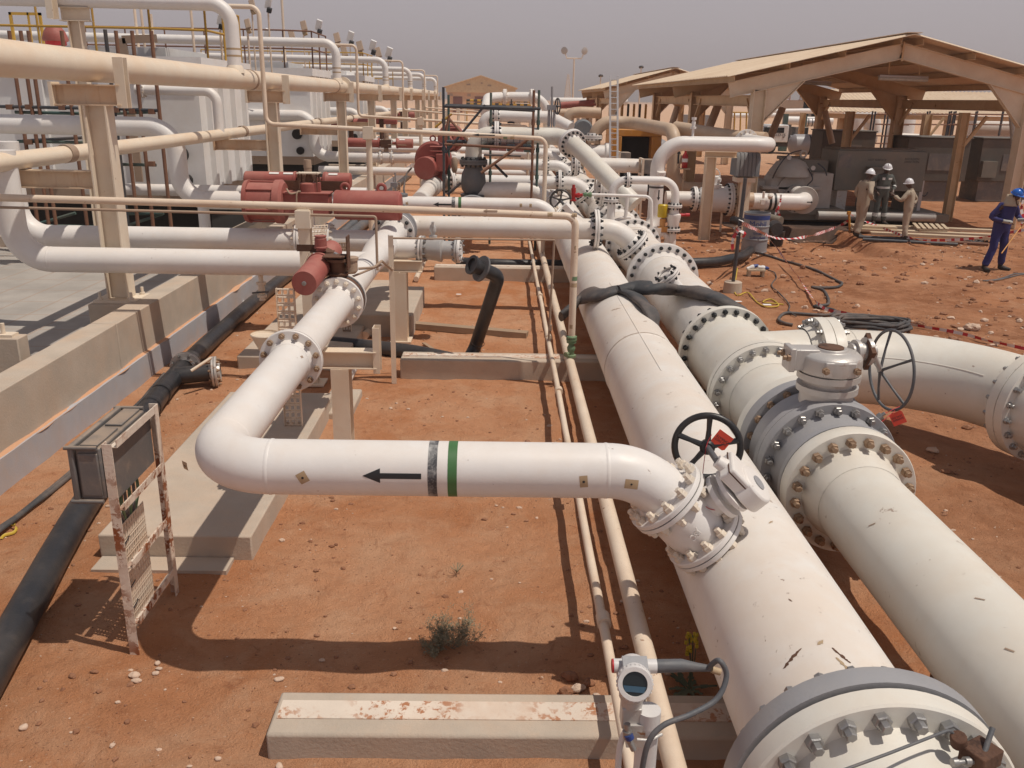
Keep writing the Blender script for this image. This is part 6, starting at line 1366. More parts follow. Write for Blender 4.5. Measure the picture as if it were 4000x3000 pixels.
# pump, gearbox, motor enclosures
def pump_set(dx, dy, label, lab2):
    """pump casing then grey motor enclosure, on one skid"""
    t = thing('pump', label, 'pump', (8.4 + dx, 26.6 + dy, 0), 'pump casings on skids')
    y = 26.6 + dy; c = V((8.6 + dx, y, 1.02))
    part('volute', MB().lathe(c + V((0, -.5, 0)), (0, 1, 0), [(0, .2), (0, .40), (.08, .42), (.1, .62), (.22, .72), (.6, .74), (.9, .65), (1.0, .4)], 40), M['pumpgrey'], t)
    part('top_casing', MB().lathe(c + V((0, -.1, .35)), (0, 0, 1), [(0, .62), (.15, .6), (.4, .42), (.5, .2)], 32), M['pumpgrey'], t)
    part('split_flange', MB().box(c + V((0, 0, .02)), (1.75, 1.0, .1)), M['pumpgrey'], t, bev=.02)
    part('suction_flange', MB().lathe(c + V((.12, -.56, -.28)), (0, -1, 0), [(0, .4), (.06, .4), (.06, .22)], 32), M['pumpgrey'], t)
    ring_bolts(t, c + V((.12, -.62, -.28)), A2, .34, 0, 14, .05, 'boltblack', False)
    part('bearing_housing', MB().cyl(c + V((-1.0, 0, .05)), c + V((1.2, 0, .05)), .2, n=24).box(c + V((-.95, 0, -.2)), (.3, .4, .8)), M['pumpgrey'], t)
    part('lifting_lug', MB().tube([c + V((.35 + .09*math.cos(a*.5), -.1, .98 + .09*math.sin(a*.5))) for a in range(13)], .03, 8, closed=True), M['pumpgrey'], t)
    part('gearbox_housing', MB().box(c + V((.65, .7, .42)), (1.3, .7, .75)).box(c + V((.25, .7, .82)), (.7, .6, .1)), M['greygreen'], t, bev=.02)
    part('oil_panel', MB().box(c + V((.95, -.05, -.1)), (.62, .5, 1.1)), M['pumpgrey'], t, bev=.02)
    part('oil_lines', MB().tube(wobble([c + V((-.6, -.45, .3)), c + V((-.5, -.6, .65)), c + V((-.2, -.5, 1.0)), c + V((.2, -.3, 1.1))], .01), .02, 8).tube(wobble([c + V((.4, -.5, .6)), c + V((.55, -.55, .3)), c + V((.4, -.6, .1)), c + V((.6, -.5, -.1))], .01), .018, 8).tube(wobble([c + V((.7, -.4, .75)), c + V((.9, -.45, .6)), c + V((1.0, -.45, .4))], .01), .02, 8), M['scafdark'], t)
    for gx, gy, gz_ in ((.52, -.55, .62), (-.2, -.5, .9)): part('gauge', MB().cyl(c + V((gx, gy, gz_)), c + V((gx, gy - .05, gz_)), .065, n=16), M['silver'], t)
    part('skid', MB().box2((7.6 + dx, y - .5, .12), (13.4 + dx, y + 1.5, .34)).box2((7.7 + dx, y - .6, .3), (10.2 + dx, y + 1.3, .46)), M['greygreen'], t)
    part('cylinder_tank', MB().cyl((9.4 + dx, y - .62, .28), (12.9 + dx, y - .62, .28), .13, n=18), M['pumpgrey'], t)
    e = thing('motor_enclosure', lab2, 'enclosure', (11.5 + dx, y, .3), 'grey motor enclosures under the shed')
    x0, x1 = 10.05 + dx, 12.75 + dx
    part('cabinet', MB().box2((x0, y + .1, .95), (x1, y + 1.5, 2.12)).box2((x0 + .05, y + .15, 2.12), (x1 - .05, y + 1.45, 2.16)), M['greygreen'], e, bev=.02)
    part('louvre', MB().box2((x0 + .05, y + .085, 1.62), (x0 + .42, y + .11, 2.02)), M['boxgrey'], e)
    tb = part('terminal_box', MB().box2((x0 + .95, y - .22, 1.1), (x0 + 1.5, y + .09, 1.6)).box2((x0 + .9, y - .25, 1.6), (x0 + 1.55, y + .1, 1.68)), M['greygreen'], e, bev=.012)
    part('warning_sign', MB().box2((x0 + 1.2, y - .226, 1.32), (x0 + 1.3, y - .218, 1.44)), M['rebar'], tb)
    for k, xx in enumerate((x0 + .15, x0 + 1.2, x1 - .35)): part('leg', MB().box2((xx, y + .15, .34), (xx + .3, y + 1.3, .95)), M['silver' if k == 0 else 'greygreen'], e)
    for k, xx in enumerate((x0 + 1.2, x1 - .45)):
        Mt = frame_mat((xx + (.1 if k else .0), y + .097, 1.86), (0, -1, 0)) @ Matrix.Rotation(PI, 4, 'Z') if False else Matrix.Translation((xx, y + .097, 1.86)) @ Matrix.Rotation(PI/2, 4, 'X')
        put_text('lettering', ('HOT SURFACE', 'ROTATION\nDIRECTION')[k], .085, M['ink'], e, Mt, depth=.001)
    return t
pump_set(0, 0, 'nearest grey pump casing, right of the oil drum and left of the men', 'nearest grey motor enclosure, directly behind the men in hard hats')
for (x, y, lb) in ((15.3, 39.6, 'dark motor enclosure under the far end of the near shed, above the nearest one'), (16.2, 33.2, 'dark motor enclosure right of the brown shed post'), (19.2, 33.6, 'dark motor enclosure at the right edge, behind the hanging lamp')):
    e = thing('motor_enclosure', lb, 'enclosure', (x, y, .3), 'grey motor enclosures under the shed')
    part('cabinet', MB().box2((x - 1.15, y, .75), (x + 1.2, y + 1.5, 2.3)).box2((x - 1.2, y - .05, 2.3), (x + 1.25, y + 1.55, 2.35)), M['shadecab'], e, bev=.02)
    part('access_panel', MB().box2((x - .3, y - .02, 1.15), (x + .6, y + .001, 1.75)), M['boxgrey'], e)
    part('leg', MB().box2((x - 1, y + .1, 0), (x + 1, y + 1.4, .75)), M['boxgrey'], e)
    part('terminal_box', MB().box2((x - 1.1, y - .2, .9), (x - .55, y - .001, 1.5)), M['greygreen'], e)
c = Yp(2912, 640, 23.5)
t = thing('ribbed_cover', 'ribbed grey cover on a cream post in front of the pumps', 'cover', (c.x, 23.5, 0))
mb = MB(); prof = [(-.31, -.30), (-.31, .15), (-.22, .29), (.1, .31), (.26, .22), (.31, .0), (.31, -.3)]
for k in range(6):
    w = .62/6; Mx = Matrix.Translation((c.x - .31 + k*w, 23.5, c.z)) @ Matrix(((0, 0, 1, 0), (1, 0, 0, 0), (0, 1, 0, 0), (0, 0, 0, 1)))
    mb.prism(prof, Mx, w*.7); mb.prism([(a*.95, b*.95) for a, b in prof], Mx @ Matrix.Translation((0, 0, w*.7)), w*.3)
part('cover_shell', mb, M['ribgrey'], t)
part('bracket', MB().box((c.x, 23.5, c.z - .4), (.5, .45, .12)), M['cream'], t)
part('post', MB().beam((c.x + .03, 23.5, 0), (c.x + .03, 23.5, c.z - .38), .28, .24, 'I', up=(0, 1, 0)), M['bigsteel'], t)
# second pump line in shade: elbow, brown pipe, lower bend
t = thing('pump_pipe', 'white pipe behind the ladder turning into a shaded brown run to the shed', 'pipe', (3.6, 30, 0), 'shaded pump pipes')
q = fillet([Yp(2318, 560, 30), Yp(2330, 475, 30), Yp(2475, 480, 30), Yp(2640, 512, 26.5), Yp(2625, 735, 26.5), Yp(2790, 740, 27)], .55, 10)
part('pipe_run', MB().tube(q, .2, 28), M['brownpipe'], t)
arrow(t, Yp(2646, 610, 26.5), (0, 0, 1), (0, -1, 0), .2, .4, .12)
for pp, rr in ((Yp(2318, 535, 30), .3), (Yp(2310, 600, 30), .28)): flange(t, pp, (0, 0, 1), .2, rr, .06, 12, 'boltblack', 'white', .045)
part('barrel', MB().lathe(Yp(2300, 600, 30), (1, 0, 0), [(0, .1), (.05, .3), (.5, .3), (.55, .36), (.7, .36), (.72, .2)], 28), M['white'], t)
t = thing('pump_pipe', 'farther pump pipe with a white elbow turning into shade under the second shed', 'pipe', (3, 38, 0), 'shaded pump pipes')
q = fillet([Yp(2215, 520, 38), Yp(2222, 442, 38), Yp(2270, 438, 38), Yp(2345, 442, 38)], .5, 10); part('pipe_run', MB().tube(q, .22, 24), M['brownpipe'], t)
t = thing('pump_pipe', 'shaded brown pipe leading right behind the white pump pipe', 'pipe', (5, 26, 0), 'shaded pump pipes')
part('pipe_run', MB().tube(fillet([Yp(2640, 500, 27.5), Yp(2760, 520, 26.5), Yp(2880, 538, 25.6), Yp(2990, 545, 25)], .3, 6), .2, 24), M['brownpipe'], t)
for (x0, y0, x1, y1, Y_, r, lb) in ((2235, 642, 2560, 685, 25.5, .2, 'low white pipe running right from the far pipeline to the pumps, farther one'), (2330, 735, 2520, 770, 19.9, .24, 'low white side pipe leaving the far pipeline beside the round bolted flanges')):
    a, b = Yp(x0, y0, Y_), Yp(x1, y1, Y_); t = thing('side_pipe', lb, 'pipe', (a.x, Y_, 0), 'white side pipes to the pumps')
    part('pipe_run', MB().cyl((P2X + .2, Y_, a.z), (b.x, Y_, a.z - .02), r, n=28), M['wornwhite'], t)
    flange(t, (a.x + .1, Y_, a.z), (1, 0, 0), r, r*1.65, .05, 14, 'boltblack', 'white', .045)
c = Yp(2430, 900, 20)
for (px, py, Y_, lb) in ((2415, 620, 27.5, 'small grey junction box on a cream stand left of the yellow machine'), (2505, 650, 25, 'small grey junction box on a cream stand right of the ladder')):
    c = Yp(px, py, Y_); t = thing('box_stand', lb, 'stand', (c.x, Y_, 0), 'junction box stands by the pumps')
    for yy in (-.3, .3): part('leg', MB().beam((c.x, Y_ + yy, 0), (c.x, Y_ + yy, c.z + .22), .06, .06, 'box', up=(0, 1, 0)), M['beigepaint'], t)
    for z in (c.z - .2, c.z + .2): part('cross_bar', MB().beam((c.x, Y_ - .3, z), (c.x, Y_ + .3, z), .05, .05, 'box'), M['beigepaint'], t)
    part('junction_box', MB().box2((c.x + .04, Y_ - .28, c.z - .18), (c.x + .34, Y_ + .28, c.z + .2)), M['boxgrey'], t, bev=.01)
c = Yp(2470, 545, 36)
t = thing('machine_enclosure', 'orange machine enclosure with a dark open side behind the ladder', 'machine', (c.x, 36, 0))
part('roof', MB().box2((c.x - .9, 35, 2.1), (c.x + 1.0, 37.5, 2.35)), M['orangey'], t, bev=.02)
part('frame', MB().box2((c.x - .9, 35, .8), (c.x - .55, 37.5, 2.098)).box2((c.x + .62, 35, 1.1), (c.x + 1.0, 37.5, 2.098)), M['orangey'], t, bev=.02)
part('engine', MB().box2((c.x - .54, 35.6, .3), (c.x + .61, 37.3, 2.05)).cyl((c.x, 35.3, .8), (c.x, 35.7, .8), .4), M['tankdark'], t)
part('base', MB().box2((c.x - 1, 35, 0), (c.x + 1.1, 37.5, .5)), M['scafdark'], t)
c = Yp(2275, 505, 33)
t = thing('machine_cover', 'small blackish grey ribbed cover on a cream post beside the second shed', 'cover', (c.x, 33, 0))
part('cover_shell', MB().lathe((c.x, 32.7, c.z), (0, 1, 0), [(0, .3), (.05, .36), (.3, .36), (.35, .33), (.6, .33)], 16), M['ribgrey'], t); part('post', MB().beam((c.x, 33, 0), (c.x, 33, c.z - .3), .22, .22, 'I'), M['bigsteel'], t)
part('side_box', MB().box((c.x - .5, 32.8, c.z + .1), (.3, .2, .4)), M['greyvalve'], t)
c = Yp(2676, 622, 26)
t = thing('fire_extinguisher', 'red fire extinguisher on a small bracket by the brown pipes', 'extinguisher', (c.x, 26, 0))
part('cylinder', MB().lathe((c.x, 26, c.z - .25), (0, 0, 1), [(0, .07), (.02, .085), (.36, .085), (.42, .04), (.46, .03), (.5, .03)], 20), M['redext'], t); part('label_sticker', MB().lathe((c.x, 26, c.z - .08), (0, 0, 1), [(0, .086), (.1, .086)], 20, cap=False), M['paper'], t)
part('bracket', MB().box((c.x, 26, c.z - .27), (.3, .2, .03)).cyl((c.x, 26.05, 0), (c.x, 26.05, c.z - .27), .02), M['plank'], t)
# ------------------------------------------------------------------ sheds
def shed(xl, xr, ys, ov, zc, rise, label, over=1.15):
    t = thing('open_shed', label, 'shed', ((xl + xr)/2, ys[0], 0), 'open pump sheds')
    xm = (xl + xr)/2; hw = xm - xl; sl = rise / hw
    zr = lambda x: zc + rise - abs(x - xm)*sl          # rafter centre height
    y0, y1 = ys[0] - .7, ys[-1] + .7
    # corrugated roof, two slopes
    for s in (-1, 1):
        mb = MB(); n = int((y1 - y0)/.11); vs = []
        e = xm + s*(hw + over)
        for i in range(n + 1):
            y = y0 + (y1 - y0)*i/n; dz = .022 if i % 2 else -.022
            for x in (xm, e): vs.append((x, y, zr(x) + .42 + dz))
        m_ = len(vs); vs += [(a, b, c - .012) for a, b, c in vs]
        fs = [(2*i, 2*i+1, 2*i+3, 2*i+2) for i in range(n)] + [(m_+2*i+2, m_+2*i+3, m_+2*i+1, m_+2*i) for i in range(n)]
        fs += [(2*i+1, m_+2*i+1, m_+2*i+3, 2*i+3) for i in range(n)] + [(0, m_, m_+1, 1), (2*n+1, m_+2*n+1, m_+2*n, 2*n)]
        mb.add(vs, fs); rf = part('roof_sheet', mb, M['roof'], t, smooth=False)
    part('ridge_cap', MB().box((xm, (y0 + y1)/2, zr(xm) + .44), (.4, y1 - y0, .02)), M['roof'], rf)
    for s in (-1, 1):
        for k in range(4):
            x = xm + s*(.3 + (hw + over - .5)*k/3); part('purlin', MB().beam((x, y0 + .15, zr(x) + .30), (x, y1 - .15, zr(x) + .30), .09, .18, 'C'), M['shedsteel'], t)
    for i, y in enumerate(ys):
        st_ = M['bigsteel'] if i == 0 else M['shedsteel']  # inner frames take a browner colour that holds their shade under the roof
        for s, x in ((-1, xl), (1, xr)):
            part('column', MB().beam((x, y, 0), (x, y, zr(x) - .18), .38, .36, 'I', up=(1, 0, 0), t=.02), st_, t)
            e = xm + s*(hw + over - .25)
            part('rafter', MB().beam((e, y, zr(e)), (xm + s*.003, y, zr(xm)), .2, .42, 'I', t=.02), st_, t)
            part('haunch', MB().prism([(x - s*.16, zr(x) - 1.05), (x - s*1.25, zr(x - s*1.25) - .19), (x - s*.16, zr(x - s*.16) - .19)], Matrix(((1, 0, 0, 0), (0, 0, 1, y - .015), (0, 1, 0, 0), (0, 0, 0, 1))), .03).beam((x - s*.18, y, zr(x) - 1.07), (x - s*1.27, y, zr(x - s*1.27) - .2), .18, .025, 'box'), st_, t)
        part('apex_plate', MB().box((xm, y - .11, zr(xm) - .02), (.05, .03, .5)), M['shedsteel'], t)
    for x in (xl, xr):
        for a, b in zip(ys, ys[1:]): 
            part('eave_beam', MB().beam((x, a + .2, zc - .48), (x, b - .2, zc - .48), .2, .32, 'I'), M['shedsteel'], t)
            for (p, q_) in (((x, a + .2, zc - 1.2), (x, a + 1.1, zc - .45)), ((x, b - .2, zc - 1.2), (x, b - 1.1, zc - .45))): part('knee_brace', MB().beam(p, q_, .09, .1, 'box', up=(1, 0, 0)), M['shedsteel'], t)
    return t
shed(7.3, 15.1, (26, 34.5, 43), 0, 3.95, .92, 'nearest open shed at right with wide corrugated gable roof, over the pumps', over=1.1)
shed(6.3, 13.0, (52, 59, 66), 0, 3.85, .94, 'second open shed farther back, only its left half showing', over=.75)
# third shed at the far right, ridge across
t = thing('open_shed', 'far right shed roof seen under the near shed, low and long', 'shed', (26, 52, 0), 'open pump sheds')
mb = MB(); vs = []; n = 200
for i in range(n + 1):
    x = 17.2 + 24*i/n; dz = .03 if i % 2 else -.03
    xx = 18.2 if False else x
    vs += [(x, 49.0, 3.05 + dz), (x + (1.3 - x*.0 if i < 14 else 0)*(1 - i/14 if i < 14 else 0), 53.4, 4.25 + dz)]
mb.add(vs, [(2*i, 2*i+1, 2*i+3, 2*i+2) for i in range(n)]); o = part('roof_sheet', mb, M['roof'], t, smooth=False); md = o.modifiers.new('s', 'SOLIDIFY'); md.thickness = .03
part('fascia', MB().box2((17.3, 49.25, 2.72), (41, 49.4, 2.96)), M['shedsteel'], t)
for x in (18.6, 24.5, 30.5, 36.5):
    for y in (49.6, 56): part('column', MB().beam((x, y, 0), (x, y, 2.9), .3, .3, 'I', up=(1, 0, 0)), M['shedsteel'], t)
part('rafter', MB().beam((17.6, 49.2, 2.75), (17.6, 53.4, 3.9), .2, .3, 'I'), M['shedsteel'], t)
# extra posts and lamps in the near shed
for (x, y, zt, w, lb) in ((14.0, 27.4, 3.25, .24, 'slim brown post standing just right of the men'), (12.1, 31.5, 3.2, .26, 'brown post behind the motor enclosure'), (17.4, 37.0, 3.1, .3, 'brown post between the two dark enclosures')):
    t = thing('shed_post', lb, 'post', (x, y, 0), 'brown posts under the sheds')
    part('post', MB().beam((x, y, 0), (x, y, zt), w, w, 'I', up=(1, 0, 0)), M['shedsteel'], t); part('knee_brace', MB().beam((x + .1, y, zt - 1.0), (x + .7, y, zt - .1), .09, .09, 'box'), M['shedsteel'], t)
def tube_lamp(a, b, label):
    a, b = V(a), V(b); t = thing('tube_lamp', label, 'lamp', a, 'fluorescent lamps in the near shed')
    d = (b - a).normalized(); part('housing', MB().beam(a + V((0, 0, .06)), b + V((0, 0, .06)), .16, .06, 'box', up=(0, 0, 1) if abs(d.z) < .9 else (0, 1, 0)), M['alu'], t, bev=.01)
    part('diffuser', MB().tube([a + V((0, -.02, -.01)), b + V((0, -.02, -.01))], .06, 12), M['lampglass'], t)
    return t
t = tube_lamp(Yp(3432, 304, 27.2), Yp(3622, 311, 27.2), 'fluorescent lamp hanging level under the near gable')
for px in (3470, 3590): part('hanger', MB().cyl(Yp(px, 298, 27.2), Yp(px + 6, 240, 27.2), .02, n=8), M['shedsteel'], t)
t = tube_lamp(Yp(3950, 460, 27.0), Yp(3965, 640, 27.0), 'upright fluorescent lamp on the right front column of the near shed')
part('hanger', MB().cyl(Yp(3954, 385, 27), Yp(3950, 460, 27), .025, n=8), M['shedsteel'], t)
tube_lamp(Yp(3140, 322, 33), Yp(3245, 328, 33), 'small fluorescent lamp under the left slope of the near shed')
# slanted broken post in front of the truck
a, b = Yp(3005, 545, 40), Yp(3057, 420, 40)
solo('leaning_post', MB().lathe(b, a - b, [(0, .16), (2, .17)], 16).cyl(b, a, .15, n=16), M['brownpipe'], 'leaning brown tube in front of the truck cab', 'post')
a, b = Yp(3250, 560, 38), Yp(3222, 435, 38)
solo('leaning_post', MB().cyl(b, a, .13, n=14), M['brownpipe'], 'slim leaning tube right of the truck bed', 'post')
a, b = Yp(2625, 485, 40), Yp(2647, 415, 40); solo('leaning_post', MB().cyl(b, a, .14, n=14), M['brownpipe'], 'short leaning tube under the left eave of the near shed', 'post')
a, b = Yp(2770, 500, 38), Yp(2805, 410, 38); solo('leaning_post', MB().cyl(b, a, .17, n=14), M['brownpipe'], 'shaded leaning tube between two columns of the near shed', 'post')
c = Yp(3600, 710, 27); t = thing('metal_post', 'short grey steel post with a hook right of the third man', 'post', (c.x, 26.2, 0))
b = Zp(3575, 865); tp = Yp(3602, 705, b.y)
part('post', MB().beam(b, tp, .12, .1, 'C', up=(0, 1, 0)), M['alu'], t); part('hook', MB().tube([tp + V((.05, 0, -.35 )) + V((.09*(1-math.cos(k*.4)), 0, -.12*math.sin(k*.4))) for k in range(9)], .02, 8), M['scafdark'], t)
# oily ground under the pump
mb = MB(); n1, n2 = 28, 10
for j in range(n2 + 1):
    for i in range(n1 + 1):
        x = 6.6 + 5.6*i/n1 + .25*noise.noise(V((j*.5, i*.3, 2)))*(j in (0, n2)); y = 24.6 + 1.9*j/n2 + .3*noise.noise(V((i*.4, j, 5)))*(1 if j in (0, n2) else 0); mb.v.append((x, y, max(gh(x, y), -.03 if y > 25 else -1) + .012))
mb.f = [(j*(n1+1)+i, j*(n1+1)+i+1, (j+1)*(n1+1)+i+1, (j+1)*(n1+1)+i) for j in range(n2) for i in range(n1)]
struct('oily_ground', mb, M['dirty'])
# ------------------------------------------------------------------ drum, tape, cables, loose items
d0 = Zp(2943, 985); DR, DH = .30, .93
t = thing('oil_drum', 'grey open-topped oil drum with blue lettering beside the striped tape', 'drum', (d0.x, d0.y, 0))
gz_ = gh(d0.x, d0.y)
part('shell', MB().lathe((d0.x, d0.y, gz_), (0, 0, 1), [(0, DR), (.02, DR + .008), (.03, DR), (.29, DR), (.3, DR + .012), (.32, DR + .012), (.33, DR), (.6, DR), (.61, DR + .012), (.63, DR + .012), (.64, DR), (DH - .02, DR), (DH - .015, DR + .01), (DH, DR + .01), (DH, DR - .01), (.05, DR - .012), (.05, .0)], 48, cap=False), M['drumgrey'], t)
part('blue_band', MB().lathe((d0.x, d0.y, gz_ + .78), (0, 0, 1), [(0, DR + .002), (.10, DR + .002)], 48, cap=False), M['blue'], t)
vd = V((-d0.x, -d0.y, 0)).normalized(); rz = math.atan2(vd.x, -vd.y)
def drum_txt(s, sz, z, off=0):
    Mt = Matrix.Translation((d0.x, d0.y, gz_ + z)) @ Matrix.Rotation(math.atan2(vd.y, vd.x) + PI/2 + off, 4, 'Z') @ Matrix.Rotation(PI/2, 4, 'X') @ Matrix.Translation((0, 0, DR + .003))
    put_text('lettering', s, sz, M['blue'], t, Mt, bend=DR + .003, depth=.002)
drum_txt('Mobil', .19, .68, .15); drum_txt('Lubricants', .095, .37, .25); drum_txt('Special', .07, .47, .15)
p0 = Zp(2860, 1140)
t = thing('tape_post', 'black leaning post in a round concrete foot, striped tape tied to it', 'post', (p0.x, p0.y, 0))
part('concrete_foot', MB().lathe((p0.x, p0.y, -.03), (0, 0, 1), [(0, .18), (.22, .165), (.23, .15)], 28), M['concrete'], t)
pt_ = Yp(2912, 695, p0.y)
part('pole', MB().cyl((p0.x, p0.y, .18), pt_, .035, n=14), M['scafdark'], t)
def ribbon(pts, w, seed=0):
    """twisting tape in red and white stripes"""
    q = wobble(pts, .008, 14, seed); vs = []; fs = []; ci = []; s = 0
    for i, p in enumerate(q):
        tdir = (q[min(i+1, len(q)-1)] - q[max(i-1, 0)]).normalized(); a = 2.4*noise.noise(p*1.1 + V((seed, 0, 0)))
        side = Matrix.Rotation(a, 3, tdir) @ (V((0, 0, 1)) - tdir*tdir.z).normalized(); A, B = p - side*w/2, p + side*w/2
        if i:
            n = max(1, int((q[i] - q[i-1]).length/.04))
            for k in range(1, n+1): vs += [pa.lerp(A, k/n), pb.lerp(B, k/n)]; s += (q[i] - q[i-1]).length/n; ci.append(int(s/.11) % 2)
        else: vs += [A, B]
        pa, pb = A, B
    mb = MB(); mb.add(vs, [(2*k, 2*k+2, 2*k+3, 2*k+1) for k in range(len(vs)//2 - 1)]); return mb, ci
def tape(name, label, *lines, w=.065):
    t = thing(name, label, 'tape', lines[0][0], 'striped barrier tape')
    for k, l in enumerate(lines):
        mb, ci = ribbon(l, w, k*3 + len(label)); o = part('tape_strip', mb, M['tapewhite'], t); o.data.materials.append(M['tapered']); o.data.polygons.foreach_set('material_index', ci)
    return t
pk = Yp(2893, 868, p0.y)
st0 = Zp(3320, 905)
stake = thing('stake', 'short rusty stake holding up the tape in front of the pump', 'stake', (st0.x, st0.y, 0))
sp = Yp(3316, 832, st0.y); part('stake_body', MB().cyl((st0.x, st0.y, 0), sp, .03, n=10).box(sp, (.09, .09, .09)), M['orangey'], stake)
tape('barrier_tape', 'red and white tape sagging from the black post past the drum to the rusty stake', [pk, Yp(2990, 915, 19.5), Yp(3050, 932, 20.5), Yp(3150, 925, 21.3), Yp(3260, 890, st0.y), Yp(3314, 860, st0.y), sp], w=.075)
tape('barrier_tape', 'red and white tape from the rusty stake past the men to the right edge', [sp, Yp(3370, 862, st0.y + .2), Yp(3400, 872, st0.y + .6), Yp(3560, 930, 22.5), Yp(3680, 938, 22), Yp(3860, 925, 21.2), Yp(3960, 905, 20.5), Yp(4050, 890, 20)], w=.065)
tape('barrier_tape', 'fallen tape running from the black post across the dirt to the right edge', [pk, Zp(2990, 980) + V((0, 0, .35)), Zp(3100, 1085) + V((0, 0, .12)), Zp(3200, 1190, .05), Zp(3300, 1222, .03), Zp(3410, 1240, .03), Zp(3560, 1268, .04), Zp(3750, 1300, .05), Zp(3880, 1335, .05), Zp(4060, 1375, .05)], w=.05)
tape('tape_knot', 'bunch of striped tape knotted round the black post', [pk + V((-.05, -.04, .05)), pk + V((.03, -.05, .0)), pk + V((-.12, -.04, -.1)), pk + V((-.05, -.05, -.25))], [pk + V((.05, -.04, -.05)), pk + V((-.08, -.05, -.12)), pk + V((.1, -.04, -.2)), pk + V((.02, -.05, -.3))], [pk + V((-.02, -.05, -.1)), pk + V((-.12, -.03, -.3)), pk + V((-.1, -.03, -.5))], w=.06)
k0 = Yp(3050, 760, 24.1)
tape('tape_strip', 'striped tape hanging down from the white suction pipe', [k0, Yp(3048, 790, 24.1), Yp(3040, 820, 24.05), Yp(3045, 850, 24.1), Yp(3030, 890, 24.1)], [Yp(3045, 800, 24.1), Yp(3030, 840, 24.05), Yp(3042, 870, 24.1)], w=.06)
tape('barrier_tape', 'torn end of striped tape hanging at the far right, behind the man in blue', [Yp(3998, 780, 19.8), Yp(3990, 815, 19.8), Yp(3996, 850, 19.8), Yp(3988, 880, 19.8)], w=.07)
# cable on the ground
def zp(zx, zy, z=.03):
    p = Zp(3000 + zx/2.212, 600 + zy/2.212, 0); return V((p.x, p.y, gh(p.x, p.y) + z))
cab = [(-150, 860), (0, 895), (140, 930), (270, 970), (430, 1020), (600, 1090), (642, 1110), (600, 1148), (480, 1158), (380, 1150), (470, 1172), (505, 1235), (520, 1300), (400, 1312), (560, 1340), (585, 1372), (500, 1395), (300, 1398), (150, 1402), (90, 1448), (130, 1485), (210, 1500)]
solo('power_cable', MB().tube(wobble([zp(*c) for c in cab], .004, 6), .026, 10), M['rubber'], 'thick black cable snaking across the red dirt right of the tape post', 'cable')
t = thing('cable_coil', 'coil of thick grey cable lying behind the thin spoked handwheel', 'cable', zp(880, 1500))
lp = [(545, 1440), (600, 1410), (800, 1412), (1000, 1445), (1200, 1510), (1220, 1530), (1150, 1540), (1000, 1520), (700, 1490), (560, 1470), (540, 1445), (580, 1510), (640, 1530)]
part('loose_loop', MB().tube(wobble([zp(*c, .06) for c in lp], .004, 6), .028, 10), M['rubber'], t)
cc = zp(890, 1525)
for k in range(7):
    a, b = .62 - .05*(k*3 % 7)/2, .40 - .06*(k*5 % 7)/2; ox, oy = .16*noise.noise(V((k*3.3, 1, 0))), .14*noise.noise(V((2, k*2.7, 0))); part('cable_turn', MB().tube([cc + V((ox + a*math.cos(q*.2618) + .12*noise.noise(V((k*4, math.cos(q*.2618), math.sin(q*.2618)))), oy + b*math.sin(q*.2618) + .10*noise.noise(V((math.cos(q*.2618), k*4, math.sin(q*.2618)))), .03 + .016*k + .03*noise.noise(V((math.cos(q*.2618)*1.5, k*2, math.sin(q*.2618)))))) for q in range(24)], .026, 8, closed=True), M['rubber'], t)
solo('thin_wire', MB().tube(wobble([zp(0, 1005), zp(50, 1040), zp(70, 1080), zp(30, 1140), zp(90, 1220), zp(180, 1310), zp(180, 1380), zp(240, 1430)], .006), .012, 8), M['rubber'], 'thin dark wire lying left of the thick black cable', 'wire')
def zq(px, py, z=.02):
    p = Zp(px, py); return V((p.x, p.y, gh(p.x, p.y) + z))
solo('yellow_rope', MB().tube(wobble([zq(2880, 1050), zq(2870, 1130), zq(2880, 1160), zq(2920, 1150), zq(2960, 1195), zq(3000, 1210), zq(3040, 1200), zq(3010, 1175), zq(2980, 1190), zq(3060, 1195)], .01), .012, 8), M['rebar'], 'thin tan cord looped on the ground by the concrete foot', 'cord')
# extension socket board
c = zq(2950, 1080)
t = thing('socket_board', 'small wooden stand with blue and white plugs on the dirt', 'socket', c)
part('board', MB().box(c + V((0, 0, .12)), (.36, .2, .03)).box(c + V((-.14, 0, .05)), (.05, .16, .12)).box(c + V((.14, 0, .05)), (.05, .16, .12)), M['plank'], t)
for dx, a in ((-.1, .5), (.12, -.3)):
    part('socket', MB().lathe(c + V((dx, 0, .17)), (math.cos(a), .2, math.sin(a)*.5), [(-.1, .03), (-.02, .035), (0, .045), (.05, .045)], 14), M['paper'], t); part('plug', MB().lathe(c + V((dx, 0, .17)), (math.cos(a), .2, math.sin(a)*.5), [(.05, .04), (.12, .035), (.16, .02)], 14), M['blue'], t)
solo('net_patch', MB().add([zq(2820, 1130, .02), zq(2900, 1150, .02), zq(2935, 1180, .03), zq(2850, 1190, .02)], [(0, 3, 2, 1)]), M['orangey'], 'scrap of orange netting by the concrete foot', 'net') if False else None
